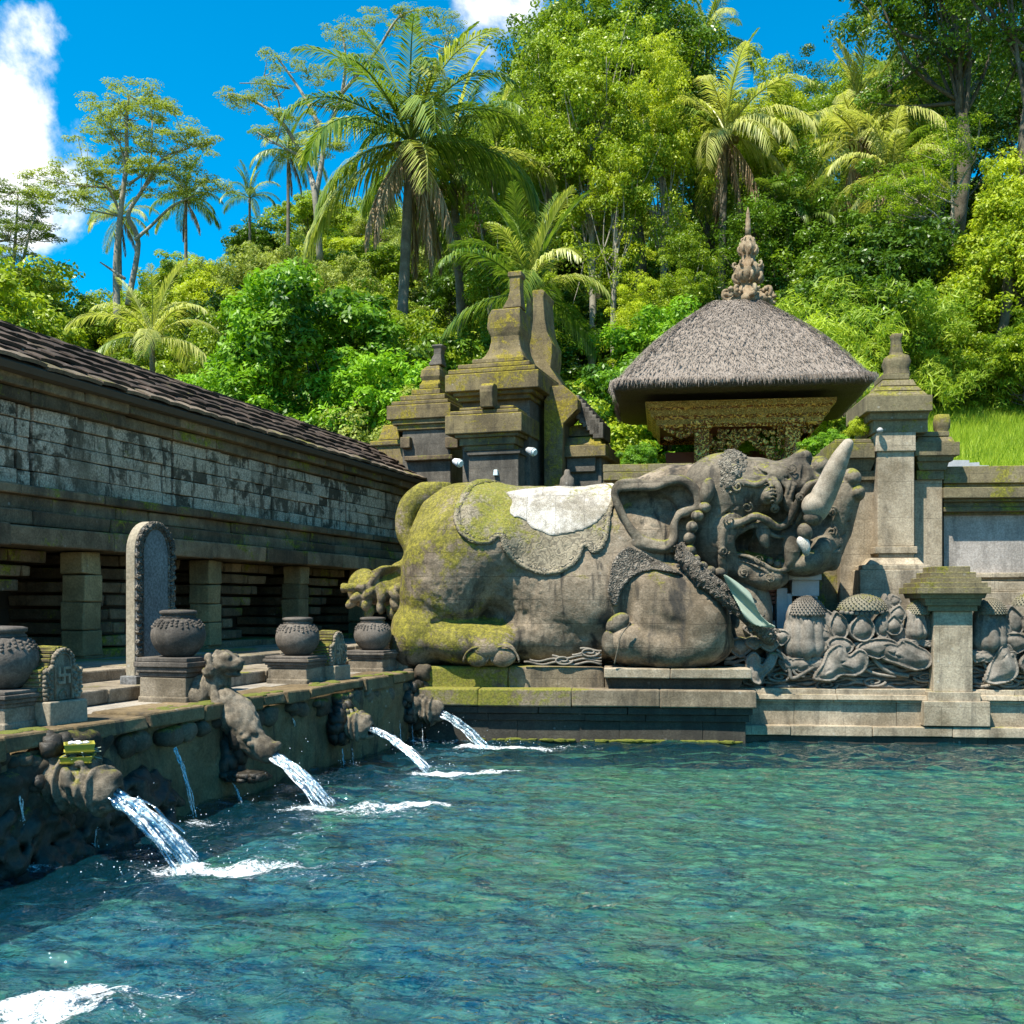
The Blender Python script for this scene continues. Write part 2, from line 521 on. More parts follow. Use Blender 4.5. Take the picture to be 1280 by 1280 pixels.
def stone(name, a=(0.20, 0.165, 0.125), b=(0.36, 0.31, 0.25), moss=0.3, mossc=(0.20, 0.21, 0.02), rough=0.9,
          scale=1.0, bump=0.5, joints=None, wx=None, white=0.0, stain=0.6, rnd=0.0, carve=0.0, up=0.35, dots=0.35,
          mosshi=(0.25, 0.225, 0.028), speck=0.5, carve_scale=14.0, tone=0.80):
    """weathered volcanic stone: mottled colour, dark run stains, moss on upward faces, lichen spots, pitted bump"""
    m, n = new_mat(name)
    g = n('ShaderNodeNewGeometry')
    P = g.outputs['Position']; Nn = g.outputs['Normal']
    big = n.noise(P, 0.9 * scale, 6, 0.6, 0.3)
    mid = n.noise(P, 5.0 * scale, 6, 0.65, 0.2)
    fine = n.noise(P, 38.0 * scale, 5, 0.7)
    col = n.mix(n.ramp(n.math('ADD', n.math('MULTIPLY', big, 0.6), n.math('MULTIPLY', mid, 0.4)), 0.36, 0.64), a, b)
    col = n.mix(speck, col, n.mix(n.ramp(fine, 0.35, 0.68), (0.45, 0.44, 0.42), (1.3, 1.29, 1.27)), 'MULTIPLY')
    # dark vertical stains
    sx = n('ShaderNodeSeparateXYZ', Vector=P)
    st = n.noise(n('ShaderNodeMapping', Vector=P, Scale=(2.2, 2.2, 0.35)).outputs[0], 1.6 * scale, 6, 0.65, 0.4)
    col = n.mix(n.math('MULTIPLY', n.ramp(st, 0.5, 0.66), stain), col, (0.045, 0.04, 0.033))
    if rnd:
        at = n('ShaderNodeAttribute', {'attribute_name': 'rnd'}).outputs['Fac']
        col = n.mix(rnd, col, n.mix(at, (0.35, 0.34, 0.32), (1.5, 1.45, 1.4)), 'MULTIPLY')
    hgt = n.math('ADD', n.math('MULTIPLY', mid, 0.5), n.math('MULTIPLY', fine, 0.35))
    if white:
        wn = n.noise(P, 2.6 * scale, 7, 0.7, 0.35)
        thr = n.math('ADD', wn, n.math('MULTIPLY', n.math('SUBTRACT', n('ShaderNodeAttribute', {'attribute_name': 'rnd'}).outputs['Fac'], 0.5), 0.22)) if rnd else wn
        wm = n.ramp(thr, 0.62 - 0.22 * white, 0.70 - 0.22 * white)
        wcol = n.mix(n.ramp(fine, 0.35, 0.7), (0.33, 0.265, 0.19), (0.92, 0.75, 0.57))
        st2 = n.noise(n('ShaderNodeMapping', Vector=P, Scale=(3, 3, 1.0)).outputs[0], 1.6, 6, 0.7, 0.3)
        wm = n.math('MULTIPLY', n.math('MULTIPLY', wm, n.ramp(st2, 0.62, 0.50)), n.ramp(n.noise(P, 0.7, 4, 0.6), 0.34, 0.5, 0.15, 1.0))
        col = n.mix(n.math('MULTIPLY', wm, 0.85), col, wcol)
    if joints:
        jw, jh = joints
        if wx is None: wx = (1, 0)
        u = n.math('ADD', n.math('MULTIPLY', sx.outputs[0], wx[0]), n.math('MULTIPLY', sx.outputs[1], wx[1]))
        cv = n('ShaderNodeCombineXYZ', X=u, Y=sx.outputs[2])
        wob = n.vm('ADD', cv.outputs[0], n('ShaderNodeVectorMath', {'operation': 'SCALE'}, i0=n('ShaderNodeTexNoise', Scale=3.0, Vector=P).outputs[1], Scale=0.03).outputs[0])
        br = n('ShaderNodeTexBrick', Scale=1.0, Vector=wob)
        br.inputs['Brick Width'].default_value = jw; br.inputs['Row Height'].default_value = jh
        br.inputs['Mortar Size'].default_value = 0.003; br.inputs['Mortar Smooth'].default_value = 0.4
        br.inputs['Color1'].default_value = (0.85, 0.85, 0.85, 1); br.inputs['Color2'].default_value = (1.12, 1.12, 1.12, 1)
        jl = br.outputs['Fac']
        col = n.mix(0.4, col, br.outputs['Color'], 'MULTIPLY')
        col = n.mix(n.math('MULTIPLY', n.math('MULTIPLY', jl, 0.4), n.ramp(mid, 0.42, 0.6)), col, (0.07, 0.06, 0.045))
        hgt = n.math('SUBTRACT', hgt, n.math('MULTIPLY', jl, 0.25))
    if carve:
        vo = n('ShaderNodeTexVoronoi', {'feature': 'SMOOTH_F1'}, Scale=carve_scale, Vector=n.vm('ADD', P, n('ShaderNodeVectorMath', {'operation': 'SCALE'}, i0=n('ShaderNodeTexNoise', Scale=9.0, Vector=P).outputs[1], Scale=0.12).outputs[0])).outputs[0]
        wv = n.math('SINE', n.math('MULTIPLY', vo, 26.0), 0)
        hgt = n.math('ADD', hgt, n.math('MULTIPLY', wv, carve))
        col = n.mix(n.math('MULTIPLY', n.ramp(wv, -0.2, -0.9), 0.5), col, (0.05, 0.045, 0.035))
    # lichen dots
    if dots:
        dv = n('ShaderNodeTexVoronoi', {'feature': 'F1'}, Scale=7.0, Vector=P, Randomness=1.0)
        dm = n.math('MULTIPLY', n.ramp(dv.outputs[0], 0.16, 0.09), n.ramp(big, 0.5, 0.6))
        col = n.mix(n.math('MULTIPLY', dm, dots), col, (0.5, 0.48, 0.43))
    if tone != 1: col = n.mix(1.0, col, (tone, tone, tone), 'MULTIPLY')
    # moss
    up_ = n('ShaderNodeSeparateXYZ', Vector=Nn).outputs[2]
    mn = n.math('ADD', n.math('MULTIPLY', n.noise(P, 1.1, 7, 0.68, 0.5), 0.7), n.math('MULTIPLY', n.noise(P, 16.0, 6, 0.75), 0.3))
    mm = n.math('ADD', mn, n.math('MULTIPLY', up_, up * 0.35))
    ms = moss if isinstance(moss, (int, float)) else None
    if ms is None:
        # (amount, gradient as function of world x): moss = (base, x0, x1, extra)
        base, x0, x1, extra = moss
        mm = n.math('ADD', mm, n.ramp(sx.outputs[0], x0, x1, extra, 0.0)); ms = base
    mk = n.ramp(mm, 0.72 - 0.35 * ms, 0.80 - 0.35 * ms)
    mcol = n.mix(n.ramp(n.noise(P, 14.0, 5, 0.7), 0.35, 0.65), mossc, mosshi)
    mcol = n.mix(n.ramp(fine, 0.35, 0.65), n.mix(0.65, mcol, (0.04, 0.042, 0.012)), mcol)
    col = n.mix(n.math('MULTIPLY', mk, n.ramp(n.noise(P, 30.0, 4, 0.7), 0.3, 0.5, 0.45, 0.92)), col, mcol)
    hgt = n.math('ADD', hgt, n.math('MULTIPLY', mk, 0.12))
    bp = n('ShaderNodeBump', Strength=bump, Distance=0.03, Height=hgt)
    bs = n('ShaderNodeBsdfPrincipled', Base_Color=col, Roughness=rough, Normal=bp)
    bs.inputs['Specular IOR Level'].default_value = 0.25
    finish(n, bs)
    return m

def plain(name, col, rough=0.7, metal=0.0, bump=0.0, bscale=20.0, var=0.15):
    m, n = new_mat(name)
    P = n('ShaderNodeNewGeometry').outputs['Position']
    nz = n.noise(P, bscale, 5, 0.65)
    c = n.mix(1.0, n.mix(0.0, col, col), n.mix(nz, (1 - var,) * 3, (1 + var,) * 3), 'MULTIPLY')
    b = n('ShaderNodeBsdfPrincipled', Base_Color=c, Roughness=rough, Metallic=metal)
    if bump: n.t.links.new(n('ShaderNodeBump', Strength=bump, Distance=0.02, Height=nz).outputs[0], b.inputs['Normal'])
    finish(n, b)
    return m

def leafm(name, a, b, trans=0.35, gloss=0.35, patch=0.25, tipa=None):
    """foliage: per leaf, per plant and patch colour variation, light shining through"""
    m, n = new_mat(name)
    P = n('ShaderNodeNewGeometry').outputs['Position']
    at = n('ShaderNodeAttribute', {'attribute_name': 'rnd'}).outputs['Fac']
    oi = n('ShaderNodeObjectInfo').outputs['Random']
    f = n.math('ADD', n.math('MULTIPLY', at, 0.55), n.math('MULTIPLY', n.noise(P, patch, 4, 0.6), 0.9))
    f = n.math('ADD', f, n.math('MULTIPLY', oi, 0.35))
    f = n.ramp(f, 0.45, 1.15)
    col = n.mix(f, a, b)
    d = n('ShaderNodeBsdfPrincipled', Base_Color=col, Roughness=gloss)
    d.inputs['Specular IOR Level'].default_value = 0.25
    tcol = n.mix(1.0, col, (1.5, 1.6, 0.7), 'MULTIPLY')
    tr = n('ShaderNodeBsdfTranslucent', Color=tcol)
    mx = n('ShaderNodeMixShader', i0=trans, i1=d, i2=tr)
    finish(n, mx)
    return m

wxB = (math.cos(B.phi), -math.sin(B.phi))
wxL = (math.sin(TH), math.cos(TH))
wxG = (math.cos(TH), -math.sin(TH))
M = {}
M['ele'] = stone('elephant_stone', (0.13, 0.10, 0.065), (0.40, 0.32, 0.23), moss=(0.29, -2.0, 2.2, 0.20), joints=(4.5, 0.34), wx=wxB, bump=1.0, stain=1.0, up=0.3, mossc=(0.12, 0.11, 0.012), mosshi=(0.30, 0.265, 0.028))
M['head'] = stone('shaded_head_stone', (0.075, 0.062, 0.045), (0.31, 0.26, 0.19), tone=0.8, moss=0.24, joints=(4.5, 0.34), wx=wxB, bump=1.0, stain=0.85, up=0.6)  # head's shade put into the base colour, darker than the body stone
M['tusk'] = stone('tusk_stone', (0.22, 0.18, 0.13), (0.42, 0.36, 0.28), moss=0.0, bump=0.7, stain=0.3, scale=2, tone=.95)
M['hair'] = stone('carved_hair_stone', (0.22, 0.19, 0.14), (0.38, 0.34, 0.27), moss=0.3, bump=1.0, carve=0.5, stain=0.2, carve_scale=16)
M['orn'] = stone('ornament_stone', (0.14, 0.12, 0.095), (0.33, 0.29, 0.235), moss=0.1, bump=1.0, carve=0.5, stain=0.2, carve_scale=17)
M['cloth'] = stone('saddle_cloth_stone', (0.20, 0.17, 0.11), (0.40, 0.34, 0.24), moss=(0.30, -1.0, 2.0, 0.10), bump=0.8, carve=0.08, stain=0.3, carve_scale=9)
M['clothband'] = stone('cloth_border_stone', (0.17, 0.145, 0.10), (0.38, 0.33, 0.24), moss=(0.25, -1.0, 2.0, 0.12), bump=0.9, carve=0.35, stain=0.3, carve_scale=13)
M['plaster'] = stone('white_plaster', (0.36, 0.32, 0.25), (0.80, 0.75, 0.67), moss=0.2, bump=0.8, stain=0.3, dots=0.0, joints=(0.42, 0.9), wx=wxB, speck=0.9, scale=2.2)
M['plinth'] = stone('plinth_stone', (0.18, 0.14, 0.09), (0.36, 0.29, 0.20), moss=(0.10, -1.4, 2.4, 0.27), joints=(1.6, 0.9), wx=wxB, stain=0.6)
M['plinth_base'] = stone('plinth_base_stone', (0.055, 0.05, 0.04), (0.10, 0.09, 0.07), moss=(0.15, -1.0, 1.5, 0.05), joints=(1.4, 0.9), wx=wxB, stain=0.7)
M['wall'] = stone('temple_wall_stone', (0.24, 0.19, 0.125), (0.48, 0.40, 0.29), tone=0.92, moss=0.2, joints=(1.3, 0.55), wx=wxB, stain=0.45, bump=0.45)
M['wallcap'] = stone('wall_coping_stone', (0.16, 0.13, 0.075), (0.27, 0.225, 0.13), moss=0.6, joints=(1.1, 0.4), wx=wxB, stain=0.5, mossc=(0.16, 0.15, 0.015), mosshi=(0.30, 0.27, 0.03))
M['plasterwall'] = stone('plaster_wall', (0.38, 0.34, 0.30), (0.54, 0.48, 0.43), moss=-0.2, stain=0.35, bump=0.35)
M['relief'] = stone('relief_stone', (0.12, 0.105, 0.085), (0.34, 0.30, 0.25), moss=0.16, stain=0.2, bump=0.35, dots=0.1, up=0.4, mossc=(0.16, 0.16, 0.03), mosshi=(0.28, 0.27, 0.06))
M['pod'] = stone('lotus_pod_stone', (0.20, 0.18, 0.13), (0.34, 0.31, 0.22), moss=0.35, stain=0.1, bump=0.3, dots=0.0)
M['gate'] = stone('gate_stone', (0.13, 0.10, 0.055), (0.30, 0.235, 0.12), moss=0.62, joints=(0.9, 0.4), wx=wxG, stain=0.5, mossc=(0.20, 0.155, 0.012), mosshi=(0.38, 0.30, 0.025), up=0.4)
M['gatedark'] = stone('gate_shaft_stone', (0.10, 0.09, 0.075), (0.22, 0.195, 0.16), moss=0.2, joints=(0.9, 0.4), wx=wxG, stain=0.5)
M['pot'] = stone('pot_stone', (0.08, 0.07, 0.06), (0.22, 0.19, 0.16), moss=0.1, stain=0.5, bump=0.5, scale=1.5, dots=0.0)
M['pedestal'] = stone('pedestal_stone', (0.16, 0.13, 0.09), (0.38, 0.32, 0.24), moss=0.22, stain=0.5, scale=1.4)
M['deck'] = stone('deck_paving', (0.26, 0.225, 0.18), (0.42, 0.375, 0.31), moss=0.12, joints=(1.1, 3.0), wx=wxL, stain=0.25, up=0.2, bump=0.4)
M['stele'] = stone('stele_stone', (0.17, 0.17, 0.17), (0.25, 0.25, 0.25), moss=-0.3, stain=0.1, bump=0.25, dots=0.0, speck=0.8)
M['steledge'] = stone('stele_side_stone', (0.33, 0.28, 0.20), (0.46, 0.40, 0.30), moss=0.1, stain=0.1, bump=0.3)
M['block'] = stone('limewashed_block_wall', (0.10, 0.085, 0.06), (0.22, 0.185, 0.13), moss=0.42, mossc=(0.06, 0.075, 0.008), mosshi=(0.15, 0.18, 0.012), rnd=0.6, white=1.1, stain=0.4, bump=0.7, up=0.1)
M['ledge'] = stone('dark_ledge_stone', (0.12, 0.09, 0.055), (0.28, 0.215, 0.135), moss=0.52, mossc=(0.10, 0.11, 0.008), mosshi=(0.30, 0.32, 0.015), rnd=0.7, stain=0.5, bump=0.7, up=0.15)
M['pillar'] = stone('bay_pillar_stone', (0.20, 0.16, 0.08), (0.36, 0.29, 0.15), moss=0.3, rnd=0.5, stain=0.3, bump=0.7, mossc=(0.11, 0.10, 0.015), mosshi=(0.17, 0.15, 0.02))
M['tile'] = stone('roof_tile_clay', (0.045, 0.032, 0.025), (0.12, 0.085, 0.065), moss=0.12, rnd=0.6, stain=0.4, bump=0.6, mossc=(0.12, 0.12, 0.015))
M['tilelip'] = stone('roof_tile_lip', (0.14, 0.11, 0.08), (0.25, 0.20, 0.15), moss=0.25, rnd=0.6, stain=0.5, bump=0.8)
M['pool'] = stone('pool_wall_stone', (0.12, 0.085, 0.042), (0.28, 0.205, 0.11), moss=0.18, mossc=(0.09, 0.09, 0.012), mosshi=(0.16, 0.15, 0.02), stain=0.8, bump=0.9, up=0.15)
M['rubble'] = stone('rubble_stone', (0.05, 0.043, 0.032), (0.17, 0.14, 0.10), moss=0.32, mossc=(0.10, 0.11, 0.012), rnd=0.7, stain=0.4, bump=0.8, up=0.4)
M['spout'] = stone('spout_stone', (0.08, 0.065, 0.045), (0.36, 0.30, 0.22), moss=0.28, stain=0.6, bump=1.0, up=0.4, scale=2.5)
M['wetrock'] = stone('wet_rock', (0.03, 0.027, 0.022), (0.075, 0.065, 0.05), moss=0.1, mossc=(0.05, 0.055, 0.008), stain=0.4, bump=0.8, rough=0.35)
M['white'] = stone('white_painted_concrete', (0.50, 0.49, 0.49), (0.68, 0.67, 0.67), moss=-0.4, stain=0.15, bump=0.15, dots=0.0, speck=0.15)
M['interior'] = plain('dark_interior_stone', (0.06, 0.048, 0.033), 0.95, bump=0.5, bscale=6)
M['clothgreen'] = plain('pale_green_cloth', (0.26, 0.31, 0.235), 0.8, bump=0.2, bscale=9, var=0.25)
M['basket'] = plain('palm_leaf_basket', (0.30, 0.28, 0.03), 0.6, bump=0.2, bscale=40, var=0.4)
M['flower'] = plain('white_petals', (0.75, 0.73, 0.7), 0.7)
M['lampm'] = plain('grey_metal', (0.35, 0.35, 0.34), 0.4)
M['glassm'] = plain('lamp_glass', (0.55, 0.66, 0.66), 0.15)

def gold_mat(name, sc, lo, hi, dark, bright):
    m, n = new_mat(name)
    P = n('ShaderNodeNewGeometry').outputs['Position']
    vo = n('ShaderNodeTexVoronoi', {'feature': 'SMOOTH_F1'}, Scale=sc, Vector=n.vm('ADD', P, n('ShaderNodeVectorMath', {'operation': 'SCALE'}, i0=n('ShaderNodeTexNoise', Scale=sc * .7, Vector=P).outputs[1], Scale=1.6 / sc).outputs[0])).outputs[0]
    w = n.math('SINE', n.math('MULTIPLY', vo, 20.0), 0)
    col = n.mix(n.ramp(w, lo, hi), dark, bright)
    col = n.mix(1.0, col, n.mix(n.noise(P, 5.0, 4, .6), (.6, .55, .5), (1.35, 1.35, 1.3)), 'MULTIPLY')
    bp = n('ShaderNodeBump', Strength=1.0, Distance=0.03, Height=w)
    finish(n, n('ShaderNodeBsdfPrincipled', Base_Color=col, Roughness=0.38, Metallic=0.1, Normal=bp))
    return m
M['gold'] = gold_mat('gilded_carving', 11.0, -.6, .4, (0.30, 0.09, 0.015), (1.0, 0.58, 0.13))
M['goldplain'] = gold_mat('gilded_moulding', 26.0, -.95, .0, (0.55, 0.26, 0.04), (1.0, 0.64, 0.17))
M['redwood'] = plain('red_brown_timber', (0.12, 0.035, 0.015), 0.6, bump=0.3, bscale=14)

def thatch_mat(name, a, b):
    m, n = new_mat(name)
    P = n('ShaderNodeNewGeometry').outputs['Position']
    mp = n('ShaderNodeMapping', Vector=P, Scale=(24, 24, 5.0)).outputs[0]
    s1 = n.noise(mp, 1.4, 6, 0.7, 0.6); s2 = n.noise(P, 1.2, 5, 0.6)
    s3 = n.noise(P, 60, 3, 0.6)
    f = n.math('ADD', n.math('MULTIPLY', s1, 0.6), n.math('MULTIPLY', s3, 0.4))
    col = n.mix(n.ramp(f, 0.36, 0.62), a, b)
    col = n.mix(n.ramp(s2, 0.3, 0.7, 0, 0.45), col, n.mix(0.5, a, b))
    bp = n('ShaderNodeBump', Strength=0.9, Distance=0.04, Height=f)
    finish(n, n('ShaderNodeBsdfPrincipled', Base_Color=col, Roughness=0.95, Normal=bp))
    return m
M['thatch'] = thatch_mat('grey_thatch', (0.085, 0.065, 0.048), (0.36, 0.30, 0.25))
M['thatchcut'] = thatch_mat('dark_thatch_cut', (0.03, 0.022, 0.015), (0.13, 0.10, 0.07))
M['bark'] = stone('bark', (0.10, 0.085, 0.06), (0.22, 0.19, 0.14), moss=0.1, stain=0.3, bump=0.8, scale=2, dots=0.5)
M['palebark'] = stone('pale_bark', (0.30, 0.27, 0.21), (0.48, 0.44, 0.36), moss=0.05, stain=0.3, bump=0.5, scale=2)
M['palmbark'] = stone('palm_bark', (0.14, 0.12, 0.09), (0.27, 0.24, 0.19), moss=0.05, stain=0.3, bump=0.8, scale=3)

M['leaf_shiny'] = leafm('glossy_shrub_leaf', (0.024, 0.089, 0.008), (0.220, 0.399, 0.020), 0.3, 0.42)
M['leaf_yellow'] = leafm('yellow_green_leaf', (0.121, 0.204, 0.010), (0.406, 0.463, 0.027), 0.35, 0.45)
M['leaf_mid'] = leafm('mid_green_leaf', (0.063, 0.132, 0.009), (0.284, 0.366, 0.022), 0.3, 0.4)
M['leaf_dark'] = leafm('dark_green_leaf', (0.028, 0.070, 0.007), (0.108, 0.195, 0.012), 0.2, 0.35)
M['leaf_far'] = leafm('dull_olive_leaf', (0.125, 0.184, 0.030), (0.338, 0.380, 0.080), 0.3, 0.5)
M['bamboo'] = leafm('bamboo_leaf', (0.12, 0.22, 0.012), (0.38, 0.47, 0.045), 0.35, 0.45)
M['grass'] = leafm('lawn_grass_blade', (0.13, 0.24, 0.015), (0.36, 0.46, 0.04), 0.35, 0.5)
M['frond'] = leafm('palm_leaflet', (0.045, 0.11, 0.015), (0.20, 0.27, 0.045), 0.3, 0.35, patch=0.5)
M['frond_pale'] = leafm('pale_palm_leaflet', (0.176, 0.231, 0.033), (0.462, 0.462, 0.154), 0.35, 0.35, patch=0.5)  # paler, yellower leaflet colour than the green fronds
M['dead'] = leafm('dead_palm_leaflet', (0.16, 0.10, 0.05), (0.34, 0.25, 0.14), 0.2, 0.6)
M['nut'] = plain('coconut_husk', (0.13, 0.10, 0.03), 0.5, var=0.4, bscale=3)
# ------------------------------------------------------------------ ground, pool, water
def lerp(a, b, t): return a + (b - a) * t
def sst(x, a, b):
    t = np.clip((np.asarray(x, float) - a) / (b - a), 0, 1); return t * t * (3 - 2 * t)

def gz(X, Y):
    """height of the terrain (world metres)"""
    X = np.asarray(X, float); Y = np.asarray(Y, float)
    D = Y / KD
    zl = np.interp(D, [0, 26, 30, 45, 60, 90, 400], [1, 1, 2.4, 8, 14.5, 17, 18])
    zm = np.interp(D, [0, 22, 25, 45, 60, 72, 90, 400], [1, 1, 3.0, 14, 23.5, 27, 28, 28])
    zr = np.interp(D, [0, 16.5, 18, 26, 31, 45, 70, 90, 400], [1, 1, 3.4, 6.4, 9.0, 17, 29, 32, 32])
    t1 = sst(X / np.maximum(D, 1), -0.55, -0.18)
    t2 = sst(X / np.maximum(D, 1), 0.22, 0.36)
    z = zl + (zm - zl) * t1
    z = z + (zr - z) * t2
    return z

def mat_terrain():
    m, n = new_mat('forest_floor')
    P = n('ShaderNodeNewGeometry').outputs['Position']
    a = n.noise(P, 0.6, 6, 0.65); b = n.noise(P, 9.0, 5, 0.7)
    col = n.mix(n.ramp(a, 0.35, 0.65), (0.03, 0.05, 0.008), (0.07, 0.11, 0.012))
    col = n.mix(n.ramp(b, 0.4, 0.7), col, (0.09, 0.15, 0.015))
    bp = n('ShaderNodeBump', Strength=1.0, Distance=0.2, Height=b)
    finish(n, n('ShaderNodeBsdfPrincipled', Base_Color=col, Roughness=0.95, Normal=bp))
    return m
xs = np.linspace(-130, 130, 131); ys = np.concatenate([np.linspace(17.0, 90, 90), np.linspace(95, 420, 30)])
XX, YY = np.meshgrid(xs, ys, indexing='ij')
ZZ = gz(XX, YY) + 0.35 * fbm(np.stack([XX * .22, YY * .22, 0 * XX], -1), 3, 5) * sst(YY, 28, 36)
def gridmesh(name, XX, YY, ZZ, smooth=True):
    nx_, ny_ = XX.shape
    V = np.stack([XX, YY, ZZ], -1).reshape(-1, 3)
    i, j = np.meshgrid(np.arange(nx_ - 1), np.arange(ny_ - 1), indexing='ij')
    Q = np.stack([i * ny_ + j, (i + 1) * ny_ + j, (i + 1) * ny_ + j + 1, i * ny_ + j + 1], -1).reshape(-1, 4)
    return np_mesh(name, V, Q, smooth)
M['terrain'] = mat_terrain()
single('hillside', gridmesh('hillside', XX, YY, ZZ), M['terrain'], None, None, kind='structure')
mb = MB(); mb.box(-300, 300, -300, 500, -1.6, -1.3)
single('ground', mb, M['terrain'], None, None, kind='structure')
mb = MB(); mb.box(-30, 30, -30, 2.0, -1.29, 0.95)
single('near_bank', mb, M['deck'], None, None, kind='structure')

def mat_poolfloor():
    m, n = new_mat('pool_bed')
    P = n('ShaderNodeNewGeometry').outputs['Position']
    wob = n.vm('ADD', P, n('ShaderNodeVectorMath', {'operation': 'SCALE'}, i0=n('ShaderNodeTexNoise', Scale=2.5, Detail=3.0, Vector=P).outputs[1], Scale=0.45).outputs[0])
    vo = n('ShaderNodeTexVoronoi', Scale=6.0, Vector=wob)
    gx_ = n('ShaderNodeSeparateXYZ', Vector=P).outputs[0]
    c1 = n.mix(n.ramp(n.math('ADD', n.noise(P, 0.8, 5, 0.65), n.ramp(gx_, -1.5, 4.5, -0.12, 0.16)), 0.36, 0.62), (0.012, 0.12, 0.27), (0.19, 0.27, 0.11))
    c2 = n.mix(n.ramp(n.noise(wob, 5.0, 6, 0.75), 0.42, 0.62), (0.008, 0.05, 0.07), (0.66, 0.76, 0.42))
    col = n.mix(n.ramp(gx_, -2.0, 4.0, 0.3, 0.62), c1, c2)
    pc = n.mix(0.6, vo.outputs['Color'], (0.5, 0.5, 0.4), 'MIX')
    col = n.mix(n.math('MULTIPLY', n.ramp(n.noise(P, 0.7, 4, 0.6), 0.45, 0.6), 0.6), col, n.mix(1.0, pc, (0.55, 0.65, 0.3), 'MULTIPLY'))
    finish(n, n('ShaderNodeBsdfPrincipled', Base_Color=col, Roughness=0.9))
    return m
mb = MB(); mb.box(-12, 16, 1.5, 19, -1.3, -0.36)
single('pool_bed', mb, mat_poolfloor(), None, None, kind='structure')

def wave_h(X, Y):
    P = np.stack([X, Y, 0 * X], -1)
    u = X * L.s + Y * L.c; v = X * L.c - Y * L.s
    h = 0.034 * fbm(P * (1.3, 2.1, 1), 2, 31)
    h += 0.036 * fbm(np.stack([X * 3.6, Y * 5.2, 0 * X], -1), 2, 33)
    h += 0.0065 * fbm(np.stack([X * 9, Y * 13, 0 * X], -1), 2, 35)
    for (ix, iy, am) in IMPACTS:
        r = np.hypot(X - ix, Y - iy)
        h += am * np.sin(r * 19 + 1.5 * vnoise(P * 1.7, 9)) * np.exp(-r / 1.0) * np.clip(r / 0.3, 0, 1)
    return h

def pt(px, py, Y): return np.array(((px - 640) / F * Y, Y, 2 + (752 - py) / F * Y))
def wp(px, py):
    Y = 2 * F / (py - 752); return ((px - 640) / F * Y, Y)
IMPACTS = [(*wp(240, 1080), 0.016), (*wp(412, 1010), 0.014), (*wp(536, 964), 0.012), (*wp(610, 934), 0.01), (*wp(40, 1250), 0.02), (*wp(228, 1030), 0.006)]

def mat_water():
    m, n = new_mat('pool_water')
    P = n('ShaderNodeNewGeometry').outputs['Position']
    n1 = n.noise(n('ShaderNodeMapping', Vector=P, Scale=(1.0, 1.5, 1)).outputs[0], 4.2, 4, 0.55, 0.8)
    n2 = n.noise(n('ShaderNodeMapping', Vector=P, Scale=(1.0, 1.5, 1)).outputs[0], 12.0, 3, 0.5, 0.5)
    h = n.math('ADD', n.math('MULTIPLY', n1, 0.7), n.math('MULTIPLY', n2, 0.24))
    bp = n('ShaderNodeBump', Strength=0.68, Distance=0.14, Height=h)
    fr = n('ShaderNodeFresnel', IOR=1.55, Normal=bp)
    gl = n('ShaderNodeBsdfGlossy', Color=(1, 1, 1, 1), Roughness=0.02, Normal=bp)
    body = n('ShaderNodeBsdfDiffuse', Color=(0.003, 0.040, 0.062, 1))
    tr = n('ShaderNodeBsdfTransparent', Color=(0.52, 0.85, 0.84, 1))
    inner = n('ShaderNodeMixShader', i0=0.70, i1=body, i2=tr)
    mx = n('ShaderNodeMixShader', i0=fr, i1=inner, i2=gl)
    finish(n, mx)
    return m
M['water'] = mat_water()
xs = np.arange(-7.5, 9.6, 0.032); ys = np.arange(4.3, 18.0, 0.032)
XX, YY = np.meshgrid(xs, ys, indexing='ij')
wm = gridmesh('water', XX, YY, wave_h(XX, YY))
single('water', wm, M['water'], None, None, kind='structure')
mb = MB()
for (a, b, c, d) in ((-30, -7.5, 1.9, 18), (9.57, 30, 1.9, 18), (-7.5, 9.57, 1.9, 4.3)):
    mb.add([(a, c, 0), (b, c, 0), (b, d, 0), (a, d, 0)], np.array([[0, 1, 2, 3]]))
single('water_margin', mb, M['water'], None, None, kind='structure')

# ------------------------------------------------------------------ left: fountain terrace
v0 = VX(7434)
vb = VX(11652)
U = lambda px, v: L.yv(px, v)
def zP(px, py, v): return L.z(px, py, L.yv(px, v))

def rock(mb, c, r, val=0.5, seed=None, amp=0.18, n_=9):
    """irregular boulder"""
    seed = seed if seed is not None else int(RNG.integers(1e6))
    th = np.linspace(0, np.pi, n_); ph = np.arange(12) * 2 * np.pi / 12
    T, Pp = np.meshgrid(th, ph, indexing='ij')
    d = np.stack([np.sin(T) * np.cos(Pp), np.sin(T) * np.sin(Pp), np.cos(T)], -1)
    d2 = np.sign(d) * np.abs(d) ** 0.8
    s = 1 + amp * fbm(d * 1.6 + seed % 97, 2, seed % 1000)
    s[0] = s[0].mean(); s[-1] = s[-1].mean()
    V = (d2 * s[..., None] * np.asarray(r) + np.asarray(c)).reshape(-1, 3)
    i, k = np.meshgrid(np.arange(n_ - 1), np.arange(12), indexing='ij'); k2 = (k + 1) % 12
    Q = np.stack([i * 12 + k, (i + 1) * 12 + k, (i + 1) * 12 + k2, i * 12 + k2], -1).reshape(-1, 4)
    return mb.add(V, Q, val)

uS, uE = 4.0, U(517, v0)
terr = thing('fountain_terrace', 'long stained stone terrace with rough edge where the water spouts come out', 'terrace', L, (v0, uS, 0))
